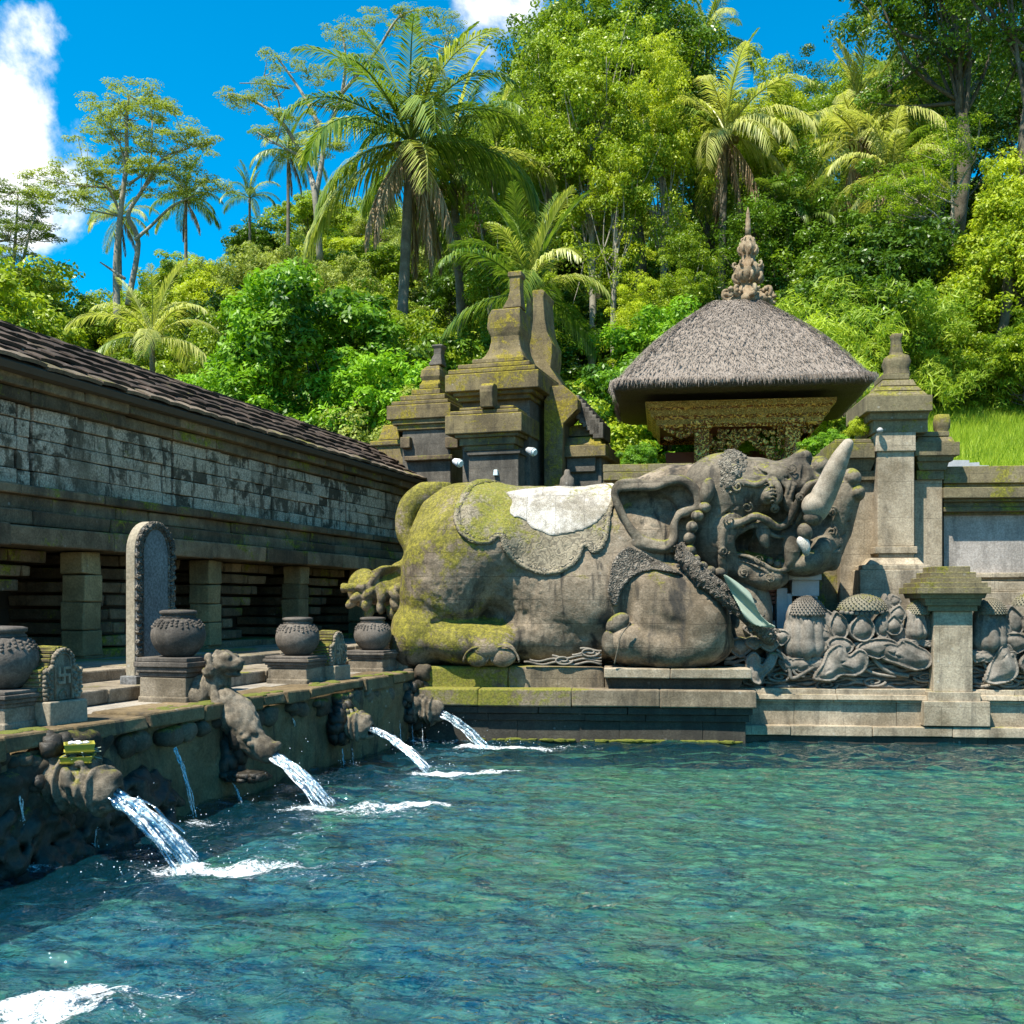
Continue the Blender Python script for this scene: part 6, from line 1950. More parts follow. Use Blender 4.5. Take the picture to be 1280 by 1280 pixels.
# ------------------------------------------------------------------ carved spouts
def spout_head(name, label, px, py, K_root, L_out, r0, r1, seed, drop=.10, lump=.03, group=None):
    """a carved animal head tube sticking out of the wall; ends at the photo point (px, py)"""
    ve_ = v0 + L_out; ue = U(px, ve_); z_ = L.z(px, py, ue)
    t = thing(name, label, 'fountain spout', L, (v0, ue, z_ + drop), group)
    s = SDF((v0 - .25, ue - .45, z_ - .45), (ve_ + .15, ue + .45, z_ + .55), .0165)
    a = np.array((v0 - .1, ue, z_ + drop)); b = np.array((ve_ - .10, ue, z_ + .02))
    s.cap(a, b, r0, r1, .02)
    n_ = 5
    for k in range(n_):
        t_ = .35 + .6 * k / (n_ - 1); c = a + (b - a) * t_; r = r0 + (r1 - r0) * t_ + .02 * math.sin(k * 2.1)
        s.ell(c, (.028, r + .04, r + .04), .008)
    s.ell(b + (.02, 0, .04), (.10, r1 * .9, r1 * .75), .03)      # muzzle
    s.ell(b + (.06, 0, .10), (.06, r1 * .55, .05), .03)
    for sgn in (-1, 1):
        s.ell(b + (-.10, sgn * r1 * .62, r1 * .75), (.05, .045, .045), .015)
        s.ell(b + (-.22, sgn * r0 * .8, r0 * .5), (.07, .05, .09), .02)
        s.ell(b + (.03, sgn * r1 * .6, -.01), (.07, .04, .08), .02)
    for k in range(5): s.ell(b + (-.16 - .05 * (k % 2), (k - 2) * .05, r0 * .98), (.05, .028, .035), .01)
    s.ell(b + (.02, 0, -.12), (.11, r1 * .7, .045), .03)          # lower lip
    s.cap(b + (-.05, 0, -.03), b + (.2, 0, -.05), r1 * .42, r1 * .48, .02, 'sub')
    s.noise(.013, 9, 3, seed)
    part('head', s.mesh('head'), M['spout'], t, smooth=True)
    mb = MB(); r5 = np.random.default_rng(seed)
    for k in range(26):
        a_ = r5.uniform(0, 2 * math.pi)
        rock(mb, (v0 + r5.uniform(-.02, .12), ue + math.cos(a_) * r0 * 1.15, z_ + drop + math.sin(a_) * r0 * 1.1), np.full(3, r5.uniform(.05, .1)), .5, amp=.3)
    part('rock_collar', mb, M['wetrock'], t, smooth=True)
    return t, np.array((ve_ - .03, ue, z_ - .01))
sp1, e1 = spout_head('lion_spout', 'big ribbed stone fountain head under the offering basket, nearest spout', 145, 992, 0, .62, .22, .145, 1, .12, group='carved fountain spouts in the terrace wall')
sp3, e3 = spout_head('lion_spout', 'mossy stone fountain head low in the wall below the middle arch shrine', 462, 910, 0, .44, .19, .15, 2, .05, .05, group='carved fountain spouts in the terrace wall')
sp4, e4 = spout_head('lion_spout', 'wet stone fountain head in the far corner beside the plinth', 552, 890, 0, .50, .22, .16, 3, .12, .05, group='carved fountain spouts in the terrace wall')
mb = MB()
for k in range(50): rock(mb, (v0 + RNG.uniform(-.2, .25), U(520, v0) + RNG.uniform(-.25, .3), RNG.uniform(.2, .95)), np.full(3, RNG.uniform(.07, .13)), .5, amp=.3)
part('corner_rocks', mb, M['rubble'], terr, smooth=True)

# second spout: guardian lion over a fish with open mouth
ve2 = v0 + .50; ue2 = U(338, ve2); zE = L.z(338, 945, ue2)
lt = thing('lion_fish_spout', 'guardian lion figure on the wall edge above a long fish shaped spout', 'fountain spout', L, (v0, ue2, zE), 'carved fountain spouts in the terrace wall')
s = SDF((v0 - .55, ue2 - .45, zE - .35), (ve2 + .2, ue2 + .5, 1.55), .0165)
A = lambda dv, du_, z: np.array((v0 + dv, ue2 + du_, z))
# fish body curving out and down
s.chain([A(-.02, 0, .98), A(.10, 0, .86), A(.20, 0, .74), A(.34, 0, zE + .10), A(.47, 0, zE + .045)], [.16, .18, .16, .125, .11], .03)
s.ell(A(.50, 0, zE + .085), (.10, .085, .05), .02); s.ell(A(.56, 0, zE + .11), (.045, .06, .04), .015)
s.ell(A(.46, 0, zE - .03), (.11, .075, .04), .02); s.ell(A(.55, 0, zE - .02), (.035, .05, .03), .01)
s.cap(A(.42, 0, zE + .02), A(.7, 0, zE + .0), .045, .055, .02, 'sub')
for sgn in (-1, 1):
    s.ell(A(.22, sgn * .12, .80), (.05, .035, .05), .012); s.ell(A(.12, sgn * .13, .92), (.07, .05, .06), .02)
    s.ell(A(.30, sgn * .10, .70), (.06, .03, .05), .02)
for k in range(7):
    s.ell(A(.10 + .045 * k, 0, 1.04 - .06 * k), (.045, .12, .04), .008)
    for sgn in (-1, 1): s.ell(A(.06 + .05 * k, sgn * .14, .95 - .06 * k), (.035, .035, .03), .008)
s.noise(.018, 11, 3, 4); part('fish', s.mesh('fish'), M['spout'], lt, smooth=True)
s = SDF((v0 - .55, ue2 - .45, .9), (v0 + .32, ue2 + .45, 1.7), .0165)
Lz = 1.0
A0 = A
A = lambda dv, du_, z: A0(-.1 + (dv + .1) * 1.22, du_ * 1.22, 1.0 + (z - 1.0) * 1.22)
_e = s.ell; s.ell = lambda c, r, *a, **k: _e(c, np.array(r) * 1.22, *a, **k)
s.ell(A(-.22, 0, 1.08), (.17, .15, .13), 0)                     # haunch and chest
s.ell(A(-.12, 0, 1.15), (.12, .13, .12), .04)
s.ell(A(-.06, 0, 1.30), (.12, .125, .115), .03)                # head
s.ell(A(.05, 0, 1.29), (.08, .09, .06), .03)
s.ell(A(.11, 0, 1.32), (.035, .045, .03), .015)
s.ell(A(.04, 0, 1.215), (.07, .07, .025), .01)
s.cap(A(.02, 0, 1.25), A(.15, 0, 1.245), .018, .02, .01, 'sub')
for sgn in (-1, 1):
    s.ell(A(.02, sgn * .065, 1.36), (.035, .03, .03), .008)
    s.ell(A(-.12, sgn * .11, 1.36), (.045, .03, .05), .012)
    s.ell(A(-.10, sgn * .13, 1.25), (.05, .04, .06), .012)
    s.cap(A(-.10, sgn * .10, 1.12), A(-.02, sgn * .11, .99), .05, .045, .02)
    s.ell(A(.0, sgn * .11, .99), (.07, .05, .035), .015)
    s.ell(A(-.25, sgn * .12, 1.04), (.12, .07, .09), .03)
for k in range(46):
    a = k * 2.4; q = RNG.uniform(.7, 1.0); s.ell(A(-.16 + .10 * RNG.random(), .135 * q * math.cos(a), 1.26 + .14 * q * math.sin(a)), np.full(3, RNG.uniform(.02, .034)), .006)
s.noise(.016, 11, 3, 5); part('lion', s.mesh('lion'), M['spout'], lt, smooth=True)
A = A0
mb = MB()
for k in range(22): rock(mb, (v0 + .06 + RNG.uniform(-.03, .10), ue2 + RNG.uniform(-.12, .12), RNG.uniform(.3, .8)), (.08, .07, .12), .5, amp=.3)
part('wet_backing', mb, M['wetrock'], lt, smooth=True)
mb = MB()
for k in range(30):
    a = k / 29; rock(mb, (v0 + .05 + .38 * a, ue2 - .08 + .06 * math.sin(k * 2.0), zE - .20 + .02 * math.sin(k)), (.07, .10, .04), .5, amp=.3)
part('basin_lip', mb, M['wetrock'], lt, smooth=True)
e2 = A(.52, 0, zE + .01)

# offering basket on the first spout
t_ = e1 + (-.30, -.02, .24)
ob = thing('offering_basket', 'woven yellow green palm leaf offering basket on the nearest fountain head', 'offering', L, tuple(t_))
def tray(mb, c, w, h, ang, tw=.012):
    ca, sa = math.cos(ang), math.sin(ang)
    for (x0, x1, y0, y1, z0_, z1_) in ((-w, w, -w, w, 0, .012), (-w, w, -w, -w + tw, .012, h), (-w, w, w - tw, w, .012, h), (-w, -w + tw, -w + tw, w - tw, .012, h), (w - tw, w, -w + tw, w - tw, .012, h)):
        V = np.array([(a, b, c_) for c_ in (z0_, z1_) for (a, b) in ((x0, y0), (x1, y0), (x1, y1), (x0, y1))])
        V[4:, :2] *= 1.12
        R = np.column_stack([V[:, 0] * ca - V[:, 1] * sa, V[:, 0] * sa + V[:, 1] * ca, V[:, 2]]) + c
        mb.add(R, MB.BOXF)
mb = MB(); tray(mb, t_, .105, .055, .5); part('lower_tray', mb, M['basket'], ob)
mb = MB(); tray(mb, t_ + (0.01, 0, .085), .10, .065, .7); part('upper_tray', mb, M['basket'], ob)
mb = MB()
for k in range(26):
    a = RNG.uniform(0, 6.3); c = t_ + (0, 0, .06)
    d = np.array((math.cos(a), math.sin(a), RNG.uniform(-.2, .4)))
    mb.tube([c, c + d * .08, c + d * RNG.uniform(.12, .18) + (0, 0, -.02)], .004, 4)
part('leaf_strips', mb, M['clothgreen'], ob)
mb = MB()
for k in range(7): rock(mb, t_ + (RNG.uniform(-.05, .05), RNG.uniform(-.05, .05), .15), (.022, .022, .014), .5)
part('petals', mb, M['flower'], ob, smooth=True)

# ------------------------------------------------------------------ falling water and foam
def mat_stream(name, white, sx=14.0):
    m, n = new_mat(name)
    at = n('ShaderNodeAttribute', {'attribute_name': 'rnd'}).outputs['Fac']
    P = n('ShaderNodeNewGeometry').outputs['Position']
    s1 = n.noise(P, sx, 4, 0.7, 0.6)
    f = n.math('ADD', n.math('MULTIPLY', at, 0.35), s1)
    w = n.ramp(f, .80 - white, 0.98 - white)
    g = n('ShaderNodeBsdfGlossy', Color=(.9, .95, 1, 1), Roughness=.12)
    tr = n('ShaderNodeBsdfTransparent', Color=(.85, .93, .95, 1))
    d = n('ShaderNodeBsdfDiffuse', Color=(.75, .8, .84, 1))
    a = n('ShaderNodeMixShader', i0=.16, i1=tr, i2=g)
    finish(n, n('ShaderNodeMixShader', i0=w, i1=a, i2=d))
    return m
M['stream'] = mat_stream('falling_water', .10, 30.0)
M['trickle'] = mat_stream('water_trickle', .15, 34)
def stream(label, a, b, r0, r1, n_, seed, group, arc=.0, spray=26, mat='stream', sag=.5):
    a = np.array(a); b = np.array(b)
    t = thing('water_jet', label, 'water jet', L, tuple(a), group)
    r = np.random.default_rng(seed); mb = MB()
    T_ = np.linspace(0, 1, 22)
    hor = (b - a) * (1, 1, 0); dz = a[2] - b[2]
    u_ = np.array((0., 1., 0))
    for k in range(n_):
        oa = r.normal(0, .5, 2); 
        pts = []; rad = []
        tm = r.uniform(.0, .25); te = r.uniform(.75, 1.0)
        if k < n_ * .5: tm, te = 0, 1.0
        ph = r.uniform(0, 6)
        for q in T_:
            q = tm + (te - tm) * q
            w = r0 + (r1 - r0) * q
            p = a + hor * (q * (1 - arc) + arc * math.sqrt(q)) - np.array((0, 0, dz * ((1 - sag) * q + sag * q * q)))
            p = p + u_ * (oa[0] * w + .008 * math.sin(q * 14 + ph)) + np.array((.4, 0, 1)) * (oa[1] * w * .55 + .006 * math.sin(q * 19 + ph * 2))
            pts.append(p); rad.append(max(.002, (r0 * .27 * (1 - .65 * q)) * (1 + .5 * math.sin(q * 23 + ph * 3)) * r.uniform(.6, 1.2)))
        mb.tube(pts, rad, 6, val=r.random())
    part('flow', mb, M[mat], t, smooth=True)
    if spray:
        mb = MB()
        for k in range(spray):
            c = b + np.array((r.normal(0, r1 * 2.2), r.normal(0, r1 * 2.6), abs(r.normal(0, .045))))
            rock(mb, c, np.full(3, r.uniform(.0018, .0055)), 1.0, amp=.1, n_=5)
        for k in range(spray // 2):
            q = r.uniform(.3, 1); p = a + hor * q - np.array((0, 0, dz * ((1 - sag) * q + sag * q * q))) + r.normal(0, 1, 3) * r1 * 1.3
            rock(mb, p, np.full(3, r.uniform(.0018, .005)), 1.0, amp=.1, n_=5)
        part('spray', mb, M['stream'], t, smooth=True)
    return t
def wl(px, py): X, Y = wp(px, py); return np.array((X * L.c - Y * L.s, X * L.s + Y * L.c, 0.0))
GJ = 'jets of water falling from the carved spouts'
stream('thick white jet falling from the spout below the offering basket', e1, wl(238, 1082), .065, .13, 52, 1, GJ, spray=90)
stream('jet falling from the open mouth of the fish spout', e2, wl(410, 1010), .055, .13, 46, 2, GJ, spray=70)
stream('arching jet from the mossy head below the middle arch shrine', e3, wl(535, 965), .045, .08, 38, 3, GJ, spray=50, sag=.75)
stream('jet falling from the far corner spout beside the plinth', e4, wl(608, 936), .055, .10, 40, 4, GJ, spray=50, sag=.65)
GT = 'thin trickles of water down the terrace wall'
def trick(label, px, py, px1, py1, r, seed, out=.06, n_=5):
    vv = v0 + out; a = np.array((vv, U(px, vv), L.z(px, py, U(px, vv)))); b = wl(px1, py1)
    stream(label, a, b, r, r * 1.7, n_, seed, GT, spray=8, mat='trickle')
trick('trickle from a wall hole between the nearest spout and the lion', 218, 936, 244, 1024, .022, 11, .08, 9)
trick('thin trickle at the far left over dark wet rocks', 24, 995, 34, 1082, .016, 12, .14, 7)
trick('short trickle below the lip of the lion spout', 291, 978, 303, 1006, .018, 13, .15, 6)
trick('thin trickle between the lion and the mossy head', 366, 898, 378, 963, .014, 14, .05, 6)
trick('short blue trickle above the mossy head', 434, 876, 442, 945, .016, 15, .08, 5)
for k, (px, py, py1) in enumerate(((428, 935, 958), (440, 935, 957), (500, 905, 932), (515, 905, 932), (528, 900, 933), (118, 1010, 1060))):
    trick('fine drips below the %s' % ('mossy head' if k < 2 else 'far corner spout' if k < 5 else 'nearest fountain head'), px, py, px + 2, py1, .012, 20 + k, .14, 4)

def mat_foam():
    m, n = new_mat('foam')
    oc = n('ShaderNodeTexCoord').outputs['Object']
    P = n('ShaderNodeNewGeometry').outputs['Position']
    ln = n.vm('LENGTH', oc, (0, 0, 0))
    at = n('ShaderNodeAttribute', {'attribute_name': 'rnd'}).outputs['Fac']
    s1 = n.noise(P, 8.0, 8, 0.72, 1.6); s2 = n.noise(n('ShaderNodeMapping', Vector=P, Scale=(1, 2.0, 1)).outputs[0], 42.0, 5, 0.7, 0.8)
    f = n.math('ADD', n.math('ADD', n.math('MULTIPLY', s1, .95), n.math('MULTIPLY', s2, .80)), n.math('MULTIPLY', at, .42))
    a = n.ramp(f, 1.10, 1.28)
    bp = n('ShaderNodeBump', Strength=.8, Distance=.03, Height=s2)
    d = n('ShaderNodeBsdfPrincipled', Base_Color=(.78, .83, .86, 1), Roughness=.5, Normal=bp)
    tr = n('ShaderNodeBsdfTransparent')
    finish(n, n('ShaderNodeMixShader', i0=a, i1=tr, i2=d))
    return m
M['foam'] = mat_foam()
def foam(label, cpx, cpy, lx, ly, seed, group='patches of white foam where water lands', power=1.0, ang=0.0, off=0.0):
    """foam sheet following the waves: lx metres along the jet direction, ly across; 'rnd' holds its density"""
    cX, cY = wp(cpx, cpy)
    g = .03
    a = np.arange(-lx * .35, lx, g); b = np.arange(-ly, ly + g, g)
    A_, B_ = np.meshgrid(a, b, indexing='ij')
    dx, dy = np.cos(ang), np.sin(ang)
    X = cX + A_ * dx - B_ * dy; Y = cY + A_ * dy + B_ * dx
    den = 1 - np.where(A_ > 0, A_ / lx, -A_ / (lx * .35)) ** 2 * .9 - (np.abs(B_) / ly) ** 2
    wob = .4 * fbm(np.stack([X * 2.3, Y * 3.5, 0 * X + seed], -1), 3, seed)
    den = np.clip((den + wob) * power, -1, 1.0)
    chop = .02 * np.clip(den, 0, 1) * fbm(np.stack([X * 14, Y * 14, 0 * X], -1), 3, seed + 1)
    Z = wave_h(X, Y) + .006 + np.abs(chop)
    me = gridmesh('foam', X, Y, Z)
    nx_, ny_ = X.shape
    dv = den.reshape(-1)
    at_ = me.attributes.new('rnd', 'FLOAT', 'POINT'); at_.data.foreach_set('value', dv.astype(np.float32))
    single('foam', me, M['foam'], label, 'foam', W0, (cX, cY, 0), group, 'stuff')
foam('white foam fan where the nearest jet hits the pool', 245, 1086, 1.5, .34, 3, ang=.08, power=1.0)
foam('white foam streak where the fish spout jet hits the pool', 420, 1014, 1.75, .30, 5, ang=.05, power=1.0)
foam('white foam streak where the arching jet hits the pool', 545, 967, 1.6, .26, 7, ang=.0, power=.95)
foam('white foam at the foot of the mossy plinth', 600, 934, 1.7, .36, 9, ang=.0, power=.95)
foam('thin foam at the foot of the far corner spout', 525, 925, 1.1, .3, 13, ang=.0, power=.6)
foam('big churned white foam patch at the lower left edge of the photo', 30, 1250, .55, .34, 11, ang=.0, power=1.5)
foam('scattered foam flecks right of the big foam patch', 165, 1245, .7, .4, 17, ang=.1, power=.42)
foam('small blue white foam below the wall hole trickle', 243, 1032, .45, .16, 19, power=.6)
foam('small blue white foam below the far left trickle', 36, 1086, .32, .14, 21, power=.6)
foam('faint foam flecks right of the nearest foam fan', 400, 1100, .9, .3, 23, power=.3)
foam('thin foam below the mossy head', 440, 958, .5, .12, 25, power=.45)
# ------------------------------------------------------------------ vegetation
VG = np.random.default_rng(21)
def leaves_mesh(name, pos, nrm, size, aspect, val, droop=0.0, rng=VG):
    """pos (n,3), nrm (n,3), leaves as pointed rhombs with a fold"""
    n_ = len(pos)
    nrm = nrm / (np.linalg.norm(nrm, axis=1, keepdims=True) + 1e-9)
    t = rng.normal(size=(n_, 3)); t[:, 2] -= droop
    t -= nrm * (t * nrm).sum(1, keepdims=True); t /= np.linalg.norm(t, axis=1, keepdims=True) + 1e-9
    b = np.cross(nrm, t)
    L_ = (size * rng.uniform(.7, 1.3, n_))[:, None]; W_ = L_ * aspect
    p0 = pos - t * L_ * .5; p2 = pos + t * L_ * .5
    mid = pos - nrm * L_ * .07
    p1 = mid + b * W_ * .5 + nrm * L_ * .06; p3 = mid - b * W_ * .5 + nrm * L_ * .06
    V = np.stack([p0, p1, p2, p3], 1).reshape(-1, 3)
    Q = np.arange(n_ * 4).reshape(-1, 4)
    return V, Q, val

def crown_arrays(centers, rad, per, size, aspect, droop=0.0, flat=.8, rng=VG, outward=None, up=.5):
    """clumps of leaves round each centre; every clump is a shell of leaves facing out and up"""
    centers = np.asarray(centers); m = len(centers)
    rad = np.broadcast_to(rad, (m,))
    k = np.repeat(np.arange(m), per)
    d = rng.normal(size=(len(k), 3)); d /= np.linalg.norm(d, axis=1, keepdims=True)
    d[:, 2] = np.where(rng.random(len(k)) < .6, np.abs(d[:, 2]), d[:, 2])
    r = rad[k] * rng.uniform(.35, 1.05, len(k)) ** .6
    pos = centers[k] + d * r[:, None] * (1, 1, flat)
    nr = d + rng.normal(size=d.shape) * .55 + (0, 0, up)
    cv = rng.random(m)
    val = .5 * cv[k] + .5 * rng.random(len(k))
    return leaves_mesh('', pos, nr, np.full(len(k), size), aspect, val, droop, rng)

def to_mesh(name, arrs, mat):
    V, Q, A_, o = [], [], [], 0
    for v, q, a in arrs:
        V.append(v); Q.append(q + o); A_.append(a); o += len(v)
    me = np_mesh(name, np.concatenate(V), np.concatenate(Q), False, np.concatenate(A_))
    me.materials.append(mat)
    return me

def blob_centers(n_, rx, ry, rz, z0=0.0, seed=0, shell=.55, lump=.35):
    r = np.random.default_rng(seed)
    d = r.normal(size=(n_, 3)); d /= np.linalg.norm(d, axis=1, keepdims=True)
    d[:, 2] = np.where(r.random(n_) < .75, np.abs(d[:, 2]), d[:, 2])
    q = r.uniform(shell, 1, n_) * (1 + lump * fbm(d * 1.8 + seed, 2, seed))
    return d * q[:, None] * (rx, ry, rz) + (0, 0, z0)

def limbs_mesh(base_h, tips, r0, seed, name, mat, lean=(0, 0), bend=.2):
    """trunk with limbs reaching towards the clump centres"""
    r = np.random.default_rng(seed); mb = MB()
    top = np.array((lean[0], lean[1], base_h))
    trunk = smooth_path([np.zeros(3) - (0, 0, .5), top * (.3, .3, .3) + r.normal(0, bend, 3) * (1, 1, 0), top * .65 + r.normal(0, bend, 3) * (1, 1, 0), top], 4)
    mb.tube(trunk, np.linspace(r0, r0 * .45, len(trunk)), 9)
    for t in tips:
        k = r.uniform(.45, 1.0); i = int(k * (len(trunk) - 1)); a = trunk[i]
        m1 = a + (t - a) * .5 + (0, 0, -abs(t[2] - a[2]) * .12) + r.normal(0, .15, 3)
        P = smooth_path([a, m1, t], 4); mb.tube(P, np.linspace(r0 * .3, r0 * .06, len(P)), 6)
    me = mb.mesh(name, smooth=True); me.materials.append(mat)
    return me

# --- shared plant shapes: (crown mesh, trunk mesh)
PLANTS = {}
def plant_kind(key, leafmat, barkmat, clumps, crad, per, size, aspect, trunk_h, r0, seed, rx, ry, rz, z0, shell=.55, droop=0, flat=.8, nt=10, up=.5, lump=.35, lean=(0, 0)):
    c = blob_centers(clumps, rx, ry, rz, z0, seed, shell, lump)
    c[:, :2] += np.array(lean) * ((c[:, 2:3] - trunk_h) > -99)
    rg = np.random.default_rng(seed + 5)
    me = to_mesh(key + '_crown', [crown_arrays(c, crad * rg.uniform(.6, 1.25, clumps), per, size, aspect, droop, flat, rg, up=up)], M[leafmat])
    tips = c[rg.permutation(clumps)[:nt]]
    tk = limbs_mesh(trunk_h, tips, r0, seed, key + '_trunk', M[barkmat], lean)
    PLANTS[key] = (me, tk)
plant_kind('shiny', 'leaf_shiny', 'bark', 150, .40, 190, .145, .42, 1.6, .10, 31, 2.3, 2.0, 2.2, 2.1)
plant_kind('bushy', 'leaf_yellow', 'bark', 130, .40, 130, .13, .45, 1.4, .10, 32, 2.3, 2.1, 1.9, 1.7)
plant_kind('round', 'leaf_mid', 'bark', 140, .45, 120, .16, .5, 2.0, .14, 33, 2.6, 2.4, 2.3, 2.3)
plant_kind('darkbush', 'leaf_dark', 'bark', 120, .5, 110, .20, .45, 2.2, .15, 34, 2.6, 2.4, 2.6, 2.4)
plant_kind('olive', 'leaf_far', 'bark', 140, .42, 120, .14, .4, 1.8, .12, 35, 2.6, 2.4, 2.0, 2.0)
plant_kind('bamboo', 'bamboo', 'bark', 170, .42, 110, .26, .13, 1.2, .05, 36, 2.4, 2.0, 2.0, 1.4, droop=.7, flat=1.0, shell=.3, up=.3)
plant_kind('tall', 'leaf_mid', 'palebark', 170, .52, 190, .13, .45, 9.5, .17, 37, 1.9, 1.9, 5.4, 7.2, shell=.3, nt=26, lump=.5)
plant_kind('tallyellow', 'leaf_yellow', 'palebark', 170, .48, 180, .12, .42, 9.0, .15, 38, 1.8, 1.8, 5.0, 7.0, shell=.3, nt=26, lump=.5)
plant_kind('big', 'leaf_mid', 'bark', 240, .70, 190, .17, .45, 8.0, .30, 39, 4.4, 4.0, 4.6, 8.5, shell=.4, nt=30, lump=.5)
plant_kind('bigdark', 'leaf_dark', 'bark', 240, .70, 180, .18, .45, 8.0, .30, 40, 4.4, 4.0, 4.8, 8.5, shell=.4, nt=30, lump=.5)
plant_kind('ivy', 'leaf_yellow', 'bark', 300, .40, 130, .11, .55, 5.0, .2, 41, 2.1, 2.0, 4.2, 2.2, shell=.75, nt=12, lump=.4)

VCOUNT = {}
def plant(key, name, cat, label, X, Y, s=1.0, group=None, rot=None, z=None, sz=None, dz=0.0):
    cm, tm = PLANTS[key]
    zz_ = float(gz(X, Y)) if z is None else z
    e = bpy.data.objects.new(name, None); COL.objects.link(e); e.empty_display_size = .3
    e.location = (X, Y, zz_ - .1 + dz); e.rotation_euler = (0, 0, VG.uniform(0, 6.28) if rot is None else rot)
    e.scale = (s, s, sz if sz else s)
    setp(e, label, cat, group)
    for nm, me in (('crown', cm), ('trunk', tm)):
        o = bpy.data.objects.new(nm, me); COL.objects.link(o); o.parent = e
    return e
def at_px(px, D):
    Y = D * KD; return (px - 640) / F * Y, Y

# --- palms
def frond_mesh(name, Ln, elev, droop, mat, n_=60, leaf=.75, hang=.5, seed=0, dead=False, width=.027):
    r = np.random.default_rng(seed)
    m_ = 16; P = [np.zeros(3)]; a = elev
    for i in range(m_):
        P.append(P[-1] + np.array((math.cos(a), 0, math.sin(a))) * Ln / m_); a -= droop / m_ * (0.5 + i / m_)
    P = np.array(P)
    mb = MB(); mb.tube(P, np.linspace(.045, .008, m_ + 1), 5)
    T_ = np.gradient(P, axis=0); T_ /= np.linalg.norm(T_, axis=1, keepdims=True)
    V, Q, A_ = [], [], []
    for i in range(n_):
        t = .10 + .9 * (i + .5) / n_; q = t * m_; k = min(int(q), m_ - 1)
        p = P[k] + (P[k + 1] - P[k]) * (q - k); tg = T_[k]
        ll = leaf * (math.sin(math.pi * min(1, t * .80 + .2)) ** .55 + .12)
        for sd in (-1, 1):
            d = np.array((0, sd, 0)) * .8 + tg * (.55 + .5 * t) + r.normal(0, .07, 3)
            if dead: d = np.array((0, sd * .25, -1.0)) + tg * .3 + r.normal(0, .2, 3)
            d /= np.linalg.norm(d)
            w = np.cross(d, (0, 0, 1.)); w /= np.linalg.norm(w) + 1e-6; w = w * width
            h = hang * r.uniform(.7, 1.3)
            p1 = p + d * ll * .45 + np.array((0, 0, .03 - h * .12 * ll)); p2 = p + d * ll * .85 + np.array((0, 0, -h * .55 * ll)); 
            o = len(V)
            V += [p - w * .4, p + w * .4, p1 - w, p1 + w, p2]
            Q += [(o, o + 1, o + 3, o + 2)]; A_ += [r.random()]
            Q2.append((o + 2, o + 3, o + 4)) if False else None
            TR.append((o + 2, o + 3, o + 4)); TA.append(A_[-1])
    return mb, V, Q, A_
def mk_frond(name, *a, **k):
    global TR, TA, Q2
    TR, TA, Q2 = [], [], []
    mat = a[3]
    mb, V, Q, A_ = frond_mesh(name, *a, **k)
    mb.add(np.array(V), [np.array(Q)], np.array(A_)); mb.f.setdefault(3, []); 
    base = mb.n - len(V)
    mb.f[3].append(np.array(TR) + base); mb.a.setdefault(3, []).append(np.array(TA))
    me = mb.mesh(name); me.materials.append(M[mat])
    return me
FR = {}
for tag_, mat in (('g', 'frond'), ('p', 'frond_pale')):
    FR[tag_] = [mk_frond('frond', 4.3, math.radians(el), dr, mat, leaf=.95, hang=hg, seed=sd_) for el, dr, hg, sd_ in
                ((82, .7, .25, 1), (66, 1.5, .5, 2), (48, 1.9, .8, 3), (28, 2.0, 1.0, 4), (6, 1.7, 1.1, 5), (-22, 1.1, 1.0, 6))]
FR['d'] = [mk_frond('frond', 3.6, math.radians(el), dr, 'dead', leaf=.7, hang=1.0, seed=sd_, dead=True) for el, dr, sd_ in ((-50, .7, 7), (-68, .4, 8))]
def palm_trunk(h, bend, seed, r=.15):
    mb = MB(); rg = np.random.default_rng(seed)
    P = smooth_path([(0, 0, -.5), (bend * .1, 0, h * .3), (bend * .5, .1, h * .65), (bend, 0, h)], 8)
    rr_ = np.linspace(r * 1.3, r * .85, len(P)) * (1 + .06 * np.sin(np.arange(len(P)) * 2.4))
    mb.tube(P, rr_, 10)
    me = mb.mesh('trunk', smooth=True); me.materials.append(M['palmbark']); return me, P[-1]
nutme = MB(); rock(nutme, (0, 0, 0), (.13, .13, .15), .5, amp=.05); nutme = nutme.mesh('coconut', smooth=True); nutme.materials.append(M['nut'])
